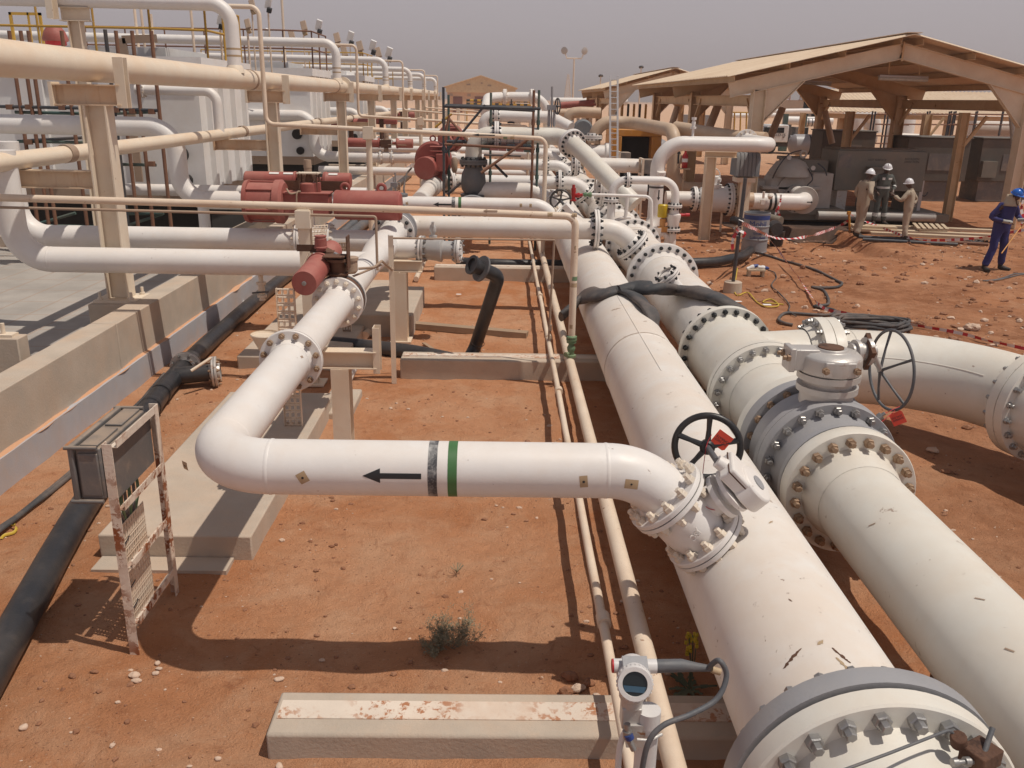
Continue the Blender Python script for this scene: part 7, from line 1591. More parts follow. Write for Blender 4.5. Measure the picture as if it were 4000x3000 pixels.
for px, py, s, lb in ((2883, 1190, .12, 'white paper scrap near the tape post foot'), (2995, 1205, .14, 'crumpled white paper right of the tape post'), (1792, 1152, .09, 'crumpled white paper on the sand beside the standing black pipe'), (955, 1183, .12, 'white scrap beside the thick black pipe near the low wall'), (1150, 1195, .1, 'white paper scrap under the dusty red actuator'), (2200, 1680, .07, 'pale scrap')):
    if lb == 'pale scrap': continue
    p = zq(px, py, .02); mb = MB(); n = 4
    mb.add([p + V((s*(i/n - .5), s*.7*(j/n - .5), .03*noise.noise(V((i, j, px))) + .02)) for j in range(n+1) for i in range(n+1)], [(j*(n+1)+i, j*(n+1)+i+1, (j+1)*(n+1)+i+1, (j+1)*(n+1)+i) for j in range(n) for i in range(n)])
    solo('paper_scrap', mb, M['paper'], lb, 'litter', 'scraps of paper on the ground')
yp = [zq(60, 2045, .01), zq(30, 2050, .02), zq(65, 2065, .03), zq(55, 2080, .02), zq(20, 2090, .02), zq(5, 2100, .01)]
r = MB().tube(wobble(yp, .006), .012, 6, flat=.3); solo('yellow_strip', r, M['rebar'], 'crumpled yellow plastic strip on the sand at the left edge', 'litter')
# black stub pipe and bucket by the drum
c = zq(3030, 965)
t = thing('bucket', 'black oily bucket standing right of the drum', 'bucket', c); part('bucket_body', MB().lathe(c, (0, 0, 1), [(0, .15), (.02, .16), (.36, .19), (.37, .18), (.05, .15), (.05, 0)], 24, cap=False), M['black'], t)
a, b = Yp(2990, 880, 22.2), Yp(3035, 895, 21.3)
t = thing('black_pipe', 'flanged black pipe end tilting down toward the bucket', 'pipe', (b.x, 21.3, 0)); part('pipe_run', MB().cyl(a + V((-.6, .9, .0)), b, .11, n=20), M['black'], t); dd = (b - a).normalized(); part('backing_ring', MB().lathe(b - dd*.2, dd, [(0, .11), (0, .2), (.03, .2), (.03, .11)], 24), M['hoseblue'], t); part('stub_end', MB().lathe(b, dd, [(-.05, .11), (0, .15), (.03, .15), (.03, .1)], 24), M['black'], t)
c = Yp(3050, 865, 23.8); solo('capped_pipe', MB().cyl(c, c + V((-.6, .8, .1)), .13, n=20), M['greygreen'], 'grey round pipe end behind the striped tape', 'pipe end')
# planks, pipes, pallet by the men
for k, (x0, y0, x1, y1, z, lb) in enumerate(((3320, 878, 3900, 903, .10, 'farthest pale plank of the stack behind the men'), (3325, 895, 3890, 920, .10, 'middle pale plank of the stack at the feet of the men'), (3400, 910, 3880, 932, .10, 'nearest pale plank of the stack at the feet of the men'), (3330, 884, 3500, 890, .17, 'short plank on top of the stack under the middle man'))):
    solo('timber_plank', MB().beam(Zp(x0, y0, z), Zp(x1, y1, z), .26, .07, 'box'), M['plank'], lb, 'plank', 'pale planks stacked by the men')
for k, (x0, y0, x1, y1, lb) in enumerate(((3370, 935, 3740, 955, 'black pipe lying in front of the plank stack, nearest'), (3355, 925, 3640, 940, 'black pipe lying in front of the plank stack, second'), (3700, 945, 3860, 955, 'short rusty pipe right of the black ones'))):
    solo('loose_pipe', MB().cyl(Zp(x0, y0, .05), Zp(x1, y1, .05), .045, n=12), M['scafdark' if k < 2 else 'scafrust'], lb, 'pipe', 'loose pipes by the men')
t = thing('pallet', 'pale slatted pallet lying on the plank stack', 'pallet', Zp(3630, 885, .2))
a, b, c_, d_ = Zp(3570, 872, .22), Zp(3680, 876, .22), Zp(3700, 896, .2), Zp(3590, 894, .2)
for k in range(6): part('slat', MB().beam(a.lerp(b, k/5), d_.lerp(c_, k/5), .09, .03, 'box'), M['plank'], t)
for k in (0, 1): part('runner', MB().beam((a if k == 0 else d_) + V((0, 0, -.05)), (b if k == 0 else c_) + V((0, 0, -.05)), .08, .06, 'box'), M['wood'], t)
solo('debris', MB().tube(wobble([zq(3780 + 20*math.cos(k*1.3) + k*4, 945 + 6*math.sin(k*2.1), .03 + .01*(k % 3)) for k in range(16)], .02, 4), .025, 8), M['scafdark'], 'tangled dark wire heap right of the loose pipes', 'wire')
solo('thin_wire', MB().tube(wobble([zq(3840, 1095), zq(3880, 1092), zq(3920, 1080), zq(3960, 1072), zq(4010, 1070), zq(3960, 1078), zq(3900, 1094), zq(3850, 1098)], .004), .014, 8), M['hoseblue'], 'loop of grey cord on the ground below the man in blue', 'wire')
# ------------------------------------------------------------------ shrub and weed
t = thing('shrub', 'dry grey-green twiggy shrub on the red sand', 'shrub', Zp(1755, 2520))
bp0 = Zp(1745, 2525); r2 = random.Random(3)
tw, lf = MB(), MB()
def twig(p, d, L, r, lev):
    q = [p]; dd = d.normalized()
    for k in range(4):
        dd = (dd + V((r2.uniform(-.35, .35), r2.uniform(-.35, .35), r2.uniform(-.2, .3)))).normalized(); q.append(q[-1] + dd*L/4)
    tw.tube(q, [r, r*.85, r*.7, r*.55, r*.4], 4)
    if lev < 3:
        for k in range(5 if lev < 2 else 4): i = r2.choice((1, 2, 3, 4)); twig(q[i], dd + V((r2.uniform(-1, 1), r2.uniform(-1, 1), r2.uniform(-.3, .8))), L*r2.uniform(.5, .75), r*.62, lev + 1)
    else:
        for k in range(3):
            c = q[r2.choice((2, 3, 4))]; n1 = V((r2.uniform(-1, 1), r2.uniform(-1, 1), r2.uniform(-1, 1))).normalized(); n2 = n1.orthogonal().normalized(); s_ = r2.uniform(.004, .008)
            lf.add([c - n2*s_*.35, c + n1*s_*1.8, c + n2*s_*.35, c - n1*s_*.4], [(0, 1, 2, 3)])
for k in range(16):
    a = r2.uniform(0, 6.28); e = r2.uniform(.25, 1.3); twig(bp0 + V((r2.uniform(-.10, .10), r2.uniform(-.04, .05), -.01)), V((math.cos(a)*math.cos(e)*1.3, math.sin(a)*math.cos(e), math.sin(e))), r2.uniform(.08, .17), .0028, 0)
part('twigs', tw, M['leaf'], t); part('leaves', lf, M['leaf'], t)
t = thing('weed', 'small weed with yellow flowers in the shadow beside the big pipeline', 'plant', Zp(2690, 2680))
w0 = Zp(2690, 2690); lf, st_, fl = MB(), MB(), MB()
for k in range(16):
    a = r2.uniform(0, 6.28); L = r2.uniform(.10, .2); d = V((math.cos(a), math.sin(a), r2.uniform(.1, .5))); s_ = d.cross(V((0, 0, 1))).normalized()
    q = [w0 + d*L*i/6 + V((0, 0, -.1*(i/6)**2*L*5*.3)) for i in range(7)]
    for i in range(6): ww = .02*math.sin(PI*(i+.6)/6.8)*(1 if i % 2 else .6); lf.add([q[i] - s_*ww, q[i+1] - s_*ww*.9, q[i+1] + s_*ww*.9, q[i] + s_*ww], [(0, 1, 2, 3)])
for k in range(4):
    tip = w0 + V((r2.uniform(-.05, .08), r2.uniform(0, .1), r2.uniform(.25, .42))); st_.tube([w0, w0.lerp(tip, .5) + V((.01, 0, .02)), tip], .004, 5)
    fl = MB()
    for j in range(6): c = tip + V((r2.uniform(-.015, .015), r2.uniform(-.015, .015), -.05 + .012*j)); fl.box(c, (.016, .016, .02))
    part('flower', fl, M['petal'], t)
part('leaves', lf, M['leaf2'], t); part('stems', st_, M['leaf2'], t)
w1 = Zp(1785, 2238); tw2 = MB()
for k in range(26): a = r2.uniform(0, 6.28); tw2.tube([w1, w1 + V((math.cos(a)*.02, math.sin(a)*.02, .03)), w1 + V((math.cos(a)*.05, math.sin(a)*.05, .06))], .0015, 4)
solo('dry_tuft', tw2, M['leaf'], 'tiny dry tuft on the sand above the shrub', 'plant')
# ------------------------------------------------------------------ people
def skin_mesh(name, verts, edges, root, mat, sub=2, smooth_noise=0):
    me = bpy.data.meshes.new('sk'); me.from_pydata([v[0] for v in verts], edges, [])
    o = bpy.data.objects.new('sk', me); COL.objects.link(o); o.modifiers.new('skin', 'SKIN')
    sv = me.skin_vertices[0].data
    for i, v in enumerate(verts):
        r = v[1]; sv[i].radius = r if isinstance(r, tuple) else (r, r)
    sv[root].use_root = True
    o.modifiers['skin'].use_smooth_shade = True
    s_ = o.modifiers.new('sub', 'SUBSURF'); s_.levels = sub; s_.render_levels = sub
    if smooth_noise:
        tx = bpy.data.textures.get('folds') or bpy.data.textures.new('folds', 'CLOUDS'); tx.noise_scale = .11
        dp = o.modifiers.new('d', 'DISPLACE'); dp.texture = tx; dp.strength = smooth_noise; dp.texture_coords = 'GLOBAL'
    dg = bpy.context.evaluated_depsgraph_get(); dg.update(); res = bpy.data.meshes.new_from_object(o.evaluated_get(dg))
    COL.objects.unlink(o); bpy.data.objects.remove(o); bpy.data.meshes.remove(me)
    res.name = name; res.materials.clear(); res.materials.append(M[mat]); res.polygons.foreach_set('use_smooth', [True]*len(res.polygons))
    return res
def person(loc, face, label, cov, hat, hd, arms, legs, lean=0, scale=1.0, bands=False, cloth=False, gloves=None, group='workers by the pump station'):
    """face: heading (0 = facing +Y). arms: per side (elbow, wrist, hand tip); legs: per side (knee, ankle, toe dir) local x right, y forward"""
    t = thing('person', label, 'person', loc, group)
    W_ = Matrix.Translation(loc) @ Matrix.Rotation(-face, 4, 'Z') @ Matrix.Scale(scale, 4)
    L = lambda p: tuple(W_ @ V(p)); s = scale
    ly = lean
    pel, spn, chs, nk = (0, 0, .96), (0, ly*.3, 1.16), (0, ly*.75, 1.36), (0, ly + .01, 1.50)
    hx, hy = hd
    sk = (hx*.02, ly + .025 + hy*.02, 1.56); hc = (hx*.05, ly + .045 + hy*.06, 1.64); ht = (hx*.05, ly + .03 + hy*.06, 1.72)
    chin = (hx*.05, ly + .10 + hy*.07, 1.575); nose = (hx*.06, ly + .155 + hy*.06, 1.635)
    vs = [(L(pel), .13*s), (L(spn), .125*s), (L(chs), .14*s), (L(nk), .055*s), (L(sk), .06*s), (L(hc), (.075*s, .09*s)), (L(ht), .07*s), (L(chin), .035*s), (L(nose), .014*s)]
    es = [(0, 1), (1, 2), (2, 3), (3, 4), (4, 5), (5, 6), (5, 7), (5, 8)]
    cvv = [(L(pel), (.185*s, .155*s)), (L(spn), (.175*s, .15*s)), (L(chs), (.19*s, .155*s)), (L((0, ly*.9, 1.45)), .10*s)]; ces = [(0, 1), (1, 2), (2, 3)]
    tips = []
    for sd, (el, wr, hn) in zip((-1, 1), arms):
        sh = (sd*.19, ly*.8, 1.42); b = len(vs)
        vs += [(L(sh), .06*s), (L(el), .045*s), (L(wr), .032*s)]; es += [(2, b), (b, b+1), (b+1, b+2)]
        wrv, hv = V(wr), V(hn); d = (hv - wrv).normalized(); pm = wrv + d*.055
        vs += [(L(pm), (.042*s, .026*s))]; es += [(b+2, b+3)]
        sx_ = d.cross(V((0, 0, 1))) if abs(d.z) < .9 else V((0, 1, 0)); sx_.normalize(); up_ = sx_.cross(d)
        for k in range(4):
            o = (k - 1.5)*.021; ln = (.07, .082, .078, .06)[k]; f0 = pm + d*.045 + sx_*o; f1 = f0 + d*ln*.55 - up_*.012; f2 = f1 + d*ln*.4 - up_*.028; j = len(vs)
            vs += [(L(f0), .011*s), (L(f1), .0095*s), (L(f2), .008*s)]; es += [(b+3, j), (j, j+1), (j+1, j+2)]
        th0 = wrv + d*.03 + sx_*.036*sd; th1 = th0 + d*.04 + sx_*.022*sd; j = len(vs); vs += [(L(th0), .013*s), (L(th1), .010*s)]; es += [(b+3, j), (j, j+1)]
        cb = len(cvv); cvv += [(L(sh), .085*s), (L(el), .066*s), (L((V(wr)*.9 + V(el)*.1)), .052*s)]; ces += [(2, cb), (cb, cb+1), (cb+1, cb+2)]
    for sd, (kn, an, td) in zip((-1, 1), legs):
        hp = (sd*.10, 0, .90); b = len(vs); an_ = V(an); toe = an_ + V((td[0], td[1], 0))*.16 + V((0, 0, -.05))
        vs += [(L(hp), .09*s), (L(kn), .06*s), (L(an), .042*s), (L(toe), .032*s)]; es += [(0, b), (b, b+1), (b+1, b+2), (b+2, b+3)]
        cb = len(cvv); md = V(hp).lerp(V(kn), .5); cvv += [(L(hp), .12*s), (L(md), .105*s), (L(kn), .085*s), (L(V(kn).lerp(an_, .6)), .082*s), (L(an_ + V((0, 0, .0))), .085*s)]; ces += [(0, cb), (cb, cb+1), (cb+1, cb+2), (cb+2, cb+3), (cb+3, cb+4)]
        bt = MB(); a0 = W_ @ (an_ + V((0, 0, .08))); a1 = W_ @ (an_ + V((0, 0, -.03))); a2 = W_ @ (an_ + V((td[0]*.1, td[1]*.1, -.055))); a3 = W_ @ (an_ + V((td[0]*.2, td[1]*.2, -.062)))
        bt.tube([a0, a1, a2, a3], [.058*s, .062*s, .052*s, .036*s], 12); tag(part('boot', bt, M['boot'], t))
        if bands:
            for f in (.42, .55): p = V(kn).lerp(an_, f); part('reflective_band', MB().lathe(L(p), W_.to_3x3() @ (an_ - V(kn)), [(-.025, .087*s), (.025, .088*s)], 18, cap=False), M['reflect'], t)
    inst('body', skin_mesh('body', vs, es, 0, 'skin'), t, Matrix.Identity(4))
    inst('coverall', skin_mesh('coverall', cvv, ces, 0, cov, 2, .03), t, Matrix.Identity(4))
    part('collar', MB().lathe(L((0, ly*.95, 1.46)), W_.to_3x3() @ V((0, .1, 1)), [(0, .095*s), (.05, .075*s), (.055, .065*s)], 18, cap=False), M[cov], t)
    part('belt_seam', MB().lathe(L((0, 0, 1.03)), (0, 0, 1), [(-.012, .19*s), (.012, .19*s)], 20, cap=False), M[cov], t) if False else None
    hcV = W_ @ V((hx*.05, ly + .045 + hy*.06, 1.665)); tilt = (W_.to_3x3() @ V((hx*.25, hy*.3, 1))).normalized(); fw = (W_.to_3x3() @ V((hx*.9, 1, -.1))).normalized()
    h = part('hard_hat', MB().lathe(hcV, tilt, [(-.005, .128*s), (.0, .137*s), (.012, .137*s), (.013, .122*s), (.05, .118*s), (.09, .098*s), (.12, .065*s), (.135, .025*s)], 28), M[hat], t)
    part('peak', MB().lathe(hcV + fw*.045*s, tilt, [(0, .118*s), (.008, .12*s), (.014, .108*s)], 24), M[hat], h); part('ridge', MB().tube([hcV + fw*.1*s*math.cos(a) + tilt*(.02 + .122*math.sin(a))*s for a in [.35 + .24*k for k in range(11)]], .014*s, 8), M[hat], h)
    hl = lambda p: L((hx*.055 + p[0], ly + .045 + hy*.06 + p[1], 1.64 + p[2]))
    for sd in (-1, 1):
        part('ear', MB().lathe(hl((sd*.082, .0, -.01)), W_.to_3x3() @ V((sd, 0, 0)), [(-.01, .022*s), (.012, .024*s), (.016, .012*s)], 10), M['skin'], t)
        part('eye', MB().lathe(hl((sd*.032, .083, .012)), W_.to_3x3() @ V((0, 1, 0)), [(-.004, .011*s), (.004, .009*s)], 10), M['paper'], t)
    part('mouth', MB().tube([hl((-.025, .098, -.055)), hl((0, .104, -.055)), hl((.025, .098, -.055))], .006*s, 6), M['doorred'], t)
    if bands:
        part('reflective_band', MB().lathe(L((0, ly*.2, 1.10)), (0, 0, 1), [(-.03, .188*s), (.03, .190*s)], 24, cap=False), M['reflect'], t)
        part('chest_badge', MB().box(L((-.1, ly*.7 + .165, 1.36)), (.1*s, .02, .05*s), Matrix.Rotation(-face, 3, 'Z')), M['paper'], t); part('chest_badge', MB().box(L((.1, ly*.7 + .165, 1.36)), (.08*s, .02, .07*s), Matrix.Rotation(-face, 3, 'Z')), M['paper'], t)
        for sd, (el, wr, hn) in zip((-1, 1), arms): p = V(el).lerp(V(wr), .3); part('reflective_band', MB().lathe(L(p), W_.to_3x3() @ (V(wr) - V(el)), [(-.02, .068*s), (.02, .067*s)], 16, cap=False), M['reflect'], t)
    if cloth:
        cl = MB(); n = 12
        for j in range(5):
            for i in range(n + 1):
                a = PI*.05 + (PI*1.9)*i/n; r = (.10, .115, .13, .16, .205)[j]; z = (1.66, 1.6, 1.54, 1.49, 1.43)[j]
                cl.v.append(L((math.sin(a)*r*1.05, ly + .03 - math.cos(a)*-r*.95 + .012*noise.noise(V((i*.8, j, 0))), z)))
        cl.f = [(j*(n+1)+i, j*(n+1)+i+1, (j+1)*(n+1)+i+1, (j+1)*(n+1)+i) for j in range(4) for i in range(n)]
        o = part('neck_cloth', cl, M['cloth'], t); o.modifiers.new('s', 'SOLIDIFY').thickness = .008
    if gloves:
        for i in gloves:
            wr, hn = V(arms[i][1]), V(arms[i][2]); d = (hn - wr).normalized(); part('glove', MB().tube([W_ @ (wr - d*.07), W_ @ (wr + d*.02), W_ @ (wr + d*.09), W_ @ (wr + d*.13)], [.05*s, .05*s, .055*s, .04*s], 12, flat=.8), M['glove'], t)
    return t, W_
def at(px, py): p = Zp(px, py); return V((p.x, p.y, gh(p.x, p.y)))
straight = (((-.11, .0, .5), (-.12, -.02, .09), (-.25, 1)), ((.11, .02, .5), (.12, 0, .09), (.25, 1)))
hip_r = ((.40, -.10, 1.18), (.27, .08, 1.02), (.22, .2, .99)); hip_l = ((-.40, -.10, 1.18), (-.27, .08, 1.02), (-.22, .2, .99))
person(at(3352, 922), math.radians(75), 'man in beige coverall and white hard hat standing left, hand on his hip, side view', 'khaki', 'hatwhite', (0, .5), (((-.30, -.05, 1.16), (-.22, .1, .95), (-.18, .2, .88)), hip_r), (((-.11, .04, .5), (-.12, -.02, .09), (-.1, 1)), ((.11, -.03, .5), (.13, -.16, .09), (.1, 1))), .03)
person(at(3426, 892) + V((0, 0, .12)), math.radians(178), 'man in grey-green coverall with pale bands, hands in pockets, standing in the middle looking down', 'greencov', 'hatwhite', (.3, 1.2), (((-.36, -.04, 1.16), (-.26, .12, 1.0), (-.2, .2, .93)), ((.36, -.04, 1.16), (.26, .12, 1.0), (.2, .2, .93))), (((-.12, .03, .5), (-.15, 0, .09), (-.3, 1)), ((.12, .03, .5), (.15, 0, .09), (.3, 1))), .02, scale=.96, bands=True)
person(at(3528, 945), math.radians(-55), 'man in beige coverall seen from behind, one hand raised toward the others', 'khaki', 'hatwhite', (-.4, .3), (((-.34, .18, 1.18), (-.22, .42, 1.32), (-.16, .52, 1.4)), ((.40, -.10, 1.18), (.24, -.08, 1.04), (.12, -.12, 1.02))), (((-.12, .0, .5), (-.17, -.06, .09), (-.2, 1)), ((.11, .02, .5), (.14, .02, .09), (.2, 1))), .02, scale=.885)
tb, Wb = person(at(3880, 1050), math.radians(160), 'man in navy coverall, blue hard hat and neck cloth, holding a stick', 'navy', 'hatblue', (-.4, 1.3), (((-.40, .02, 1.18), (-.30, .22, 1.12), (-.34, .34, 1.14)), ((.36, -.02, 1.16), (.16, .22, 1.10), (.05, .28, 1.08))), (((-.13, .05, .5), (-.17, .02, .09), (-.4, 1)), ((.16, .03, .5), (.25, -.02, .09), (.5, 1))), .09, scale=1.0, cloth=True, gloves=(0, 1), group=None)
a, b = Wb @ V((.5, .55, .48)), Wb @ V((-.75, .1, 1.28))
solo('stick', MB().tube([a, a.lerp(b, .5) + V((0, 0, .03)), b], .012, 8), M['orangey'], 'thin brown stick held across by the man in navy coverall', 'stick')
# ------------------------------------------------------------------ far background
t = thing('warehouse', 'tan gabled warehouse with dark red doors in the distance', 'warehouse', (-6, 220, 0))
wy = 220; L0, R0, AP = Yp(1742, 330, wy), Yp(2014, 352, wy), Yp(1871, 296, wy)
zt, ze, zm = AP.z, (L0.z + R0.z)/2, Yp(1870, 362, wy).z
mb = MB(); mb.add([(L0.x, wy, zm), (R0.x, wy, zm), (R0.x, wy, ze), ((L0.x + R0.x)/2, wy, zt), (L0.x, wy, ze)], [(0, 1, 2, 3, 4)]); mb.box2((L0.x, wy + .1, zm), (R0.x, wy + 30, ze))
part('cladding', mb, M['tan'], t)
mb = MB()
for k in range(60): x = L0.x + (R0.x - L0.x)*(k + .5)/60; zz = ze + (zt - ze)*(1 - abs((k + .5)/30 - 1)); mb.box2((x - .05, wy - .08, zm), (x + .05, wy, zz - .1))
part('cladding_ribs', mb, M['tan'], t)
part('block_wall', MB().box2((L0.x + .3, wy + .2, 0), (R0.x - .3, wy + 30, zm)), M['tanblock'], t)
xm = (L0.x + R0.x)/2
for s, e in ((-1, L0.x - .5), (1, R0.x + .5)): mb = MB(); mb.add([(xm, wy - .5, zt + .15), (e, wy - .5, ze), (e, wy + 30, ze), (xm, wy + 30, zt + .15), (xm, wy - .5, zt - .05), (e, wy - .5, ze - .2), (e, wy + 30, ze - .2), (xm, wy + 30, zt - .05)], [(0, 1, 2, 3), (7, 6, 5, 4), (0, 4, 5, 1), (1, 5, 6, 2)]); part('roof_sheet', mb, M['shedsteel'], t)
for px in (1788, 1872): c = Yp(px, 395, wy); part('door', MB().box2((c.x - 1.1, wy + .05, 0), (c.x + 1.1, wy + .22, Yp(px, 377, wy).z)), M['doorred'], t)
for px, py in ((1830, 330), (1912, 334), (1882, 325)): c = Yp(px, py, wy); part('vent', MB().box((c.x, wy - .12, c.z), (.9 if px != 1882 else .4, .1, .35)), M['conduit'], t)
for px in (1762, 1832): c = Yp(px, 370, wy); part('window', MB().box((c.x, wy + .15, zm - .6), (.8, .14, .6)), M['conduit'], t)
by = 88
t = thing('barrier_rail', 'yellow and black barrier rail in front of the distant warehouse', 'barrier', (-1, by, 0))
for py in (392, 405):
    for k in range(18):
        a, b = Yp(1822 + 14*k, py + .3*k, by), Yp(1836 + 14*k, py + .3*k, by); part('rail_section', MB().cyl(a, b, .11, n=8), M['yellow' if k % 2 else 'ink'], t)
for px in (1824, 1880, 1950, 2010, 2070): a = Yp(px, 388, by); part('post', MB().cyl((a.x, by, 0), a, .06, n=8), M['yellow'], t)
def lamp_mast(px, ptop, y, twin, label):
    c = Yp(px, ptop, y); t = thing('lamp_mast', label, 'lamp', (c.x, y, 0), 'lamp masts on the horizon')
    part('mast', MB().cyl((c.x, y, 0), c, .09, .06, n=10), M['beigepaint'], t); s = y*.0105*.8
    if twin:
        part('arm', MB().tube([c + V((-.75, 0, .35)), c + V((-.62, 0, 0)), c + V((.62, 0, 0)), c + V((.75, 0, .35))], .05, 8), M['beigepaint'], t)
        for k in (-1, 1): part('lamp_head', MB().lathe(c + V((k*.85, 0, .6)), (k*.5, -1, -.15), [(-.2, .1), (-.08, .27), (0, .30), (.02, .24)], 18), M['silver'], t)
    else: part('lamp_head', MB().lathe(c, (0, -.4, -1), [(-.1, .1), (.0, .28), (.12, .3), (.14, .2)], 14), M['scafdark'], t)
lamp_mast(2243, 228, 78, True, 'tall mast with two round lamps left of the second shed')
lamp_mast(2347, 294, 110, False, 'short mast with one dark lamp, left of the ladder')
lamp_mast(2505, 260, 110, False, 'mast with one dark lamp above the second shed roof')
lamp_mast(1431, 220, 120, False, 'dark lamp head above the far overhead pipes') if False else None
def lattice(px, ptop, y, label, w, mats):
    c = Yp(px, ptop, y); t = thing('lattice_tower', label, 'tower', (c.x, y, 0), 'lattice towers on the horizon'); h = c.z; n = 12
    for k in range(n):
        mb = MB(); z0, z1 = h*k/n, h*(k+1)/n; a0, a1 = w*(1 - .85*k/n), w*(1 - .85*(k+1)/n)
        for sx in (-1, 1):
            for sy in (-1, 1): mb.cyl((c.x + sx*a0, y + sy*a0, z0), (c.x + sx*a1, y + sy*a1, z1), .22, n=5)
            mb.cyl((c.x + sx*a0, y - a0, z0), (c.x - sx*a1, y - a1, z1), .14, n=5).cyl((c.x - a0, y + sx*a0, z0), (c.x + a0, y + sx*a0, z0), .14, n=5).cyl((c.x + sx*a0, y - a0, z0), (c.x + sx*a0, y + a0, z0), .14, n=5)
        part('lattice_section', mb, M[mats[k % len(mats)]], t)
lattice(2220, 290, 620, 'faint grey lattice pylon left of the twin lamp mast', 2.6, ('beigepaint',))
lattice(3084, 300, 560, 'faint red and white lattice tower seen under the near shed roof', 2.2, ('net', 'tapewhite'))
# far pipes and equipment to the right of centre
for k, (x0, y0, x1, y1, Y_, r, mt, lb) in enumerate(((2150, 395, 2450, 398, 75, .3, 'white', 'distant white pipe across the plain, upper'), (2190, 412, 2330, 400, 62, .22, 'redpaint', 'distant dark red pipe left of the second shed'), (2000, 438, 2150, 442, 50, .2, 'white', 'distant white pipe behind the scaffold, lower'), (2170, 440, 2300, 445, 46, .2, 'brownpipe', 'distant shaded pipe right of the yoke valve'), (2850, 452, 3060, 450, 95, .25, 'white', 'distant white pipe left of the truck, upper'), (2960, 436, 3300, 432, 140, .4, 'white', 'far white pipe under the gable'), (3060, 470, 3250, 475, 75, .35, 'white', 'white pipe behind the truck'), (3290, 470, 3420, 480, 62, .5, 'white', 'thick white pipe behind the dark enclosures'), (3780, 500, 3950, 505, 55, .75, 'white', 'thick white vessel-like pipe at right under the shed'), (2000, 458, 2160, 466, 36, .13, 'white', 'small white pipe beside the scaffold uprights'), (3300, 540, 3420, 545, 60, .3, 'wornwhite', 'low white pipe under the dark enclosures'), (3480, 530, 3700, 540, 58, .2, 'wornwhite', 'low white pipe between brown posts'))):
    t = pipe('far_pipe', [Yp(x0, y0, Y_), Yp(x1, y1, Y_)], r, mt, lb, 'pipe', 'distant pipes across the plain', n=14)
    for px in (x0 + 20, (x0 + x1)/2, x1 - 20): a = Yp(px, y0, Y_); part('support_leg', MB().box2((a.x - .1, Y_ - .1, 0), (a.x + .1, Y_ + .1, a.z - r*.5)), M['cream'], t)
t = pipe('arch_pipe', [Yp(3345, 560, 60), Yp(3352, 452, 60), Yp(3412, 450, 60), Yp(3418, 520, 60)], .42, 'white', 'white inverted U pipe seen between the brown posts', 'pipe', R=.9)
t = thing('vessel', 'tall pale vessel behind the shed at right', 'vessel', (26, 60, 0)); c = Yp(3520, 470, 60)
part('shell', MB().lathe((c.x, 60, .5), (0, 0, 1), [(0, .3), (.2, .9), (2.4, .9), (2.9, .4)], 24), M['tankwhite'], t)
for k, (px, w, lb) in enumerate(((3485, 130, 'dark pipe rack frame right of the middle shed post'), (3650, 260, 'rusty tube scaffold behind the shed at right'), (3840, 260, 'dark tube framework at the far right under the shed'))):
    Y_ = 47; t = thing('tube_scaffold', lb, 'scaffold', (Yp(px, 500, Y_).x, Y_, 0), 'tube frames behind the sheds')
    for j in range(6): a = Yp(px - w/2 + w*j/5, 435, Y_); part('standard', MB().cyl((a.x, Y_ + (j % 2)*1.2, 0), (a.x, Y_ + (j % 2)*1.2, a.z), .045, n=6), M['scafdark'], t)
    for py in (445, 485, 530, 560): part('ledger', MB().cyl(Yp(px - w/2, py, Y_), Yp(px + w/2, py + 3, Y_), .04, n=6), M['scafrust'], t)
# yellow steps / rails and bushes of equipment on the plain
for k, (px, py, Y_, lb) in enumerate(((2890, 470, 60, 'small yellow steps left of the near shed front column'), (2465, 430, 62, 'yellow and black posts behind the ladder'), (2720, 470, 70, 'grey lidded box between the shed columns'))):
    c = Yp(px, py, Y_); t = thing('stair' if k == 0 else ('bollard_row' if k == 1 else 'equipment_box'), lb, ('stairs', 'barrier', 'box')[k], (c.x, Y_, 0))
    if k == 0:
        for j in range(4): part('rail', MB().cyl((c.x - .6 + .4*j, Y_, 0), (c.x - .8 + .4*j, Y_, c.z + .5), .05, n=6), M['yellow'], t)
        part('rail', MB().cyl((c.x - .9, Y_, c.z + .5), (c.x + .9, Y_, c.z + .5), .05, n=6), M['yellow'], t)
    elif k == 1:
        for j in range(6): part('post', MB().cyl((c.x - 1.0 + .4*j, Y_, 0), (c.x - 1.0 + .4*j, Y_, c.z + .4), .08, n=8), M['yellow' if j % 2 else 'ink'], t)
    else: part('casing', MB().box2((c.x - 1, Y_, 0), (c.x + 1, Y_ + 1.5, c.z + .4)), M['greyvalve'], t)
c = Yp(2480, 455, 48); t = thing('covered_heap', 'grey tarpaulin-covered heap behind the ladder', 'heap', (c.x, 48, 0))
mb = MB(); stone(mb, (c.x + .6, 48, .8), 1.4); o = part('tarpaulin', mb, M['greyvalve'], t); md = o.modifiers.new('s', 'SUBSURF'); md.levels = md.render_levels = 2
for k, (px, py, Y_, h, w, mt, lb) in enumerate(((3100, 432, 150, 2.6, 5, 'conduit', 'rusty skid equipment on the far rise behind the truck'), (3175, 440, 150, 2.6, 3.4, 'boxgrey', 'grey container on the far rise behind the truck'), (3205, 442, 150, 2.4, 3.0, 'tankdark', 'dark container on the far rise'))):
    c = Yp(px, py, Y_); z = gh(c.x, Y_); t = thing('container', lb, 'equipment', (c.x, Y_, z), 'equipment on the far rise')
    part('casing', MB().box2((c.x - w/2, Y_, z - .3), (c.x + w/2, Y_ + 3, z + h)), M[mt], t)
    for j in range(4): part('top_rail', MB().cyl((c.x - w/2 + w*j/3, Y_, z + h), (c.x - w/2 + w*j/3, Y_, z + h + 1), .07, n=6), M['scafrust'], t)
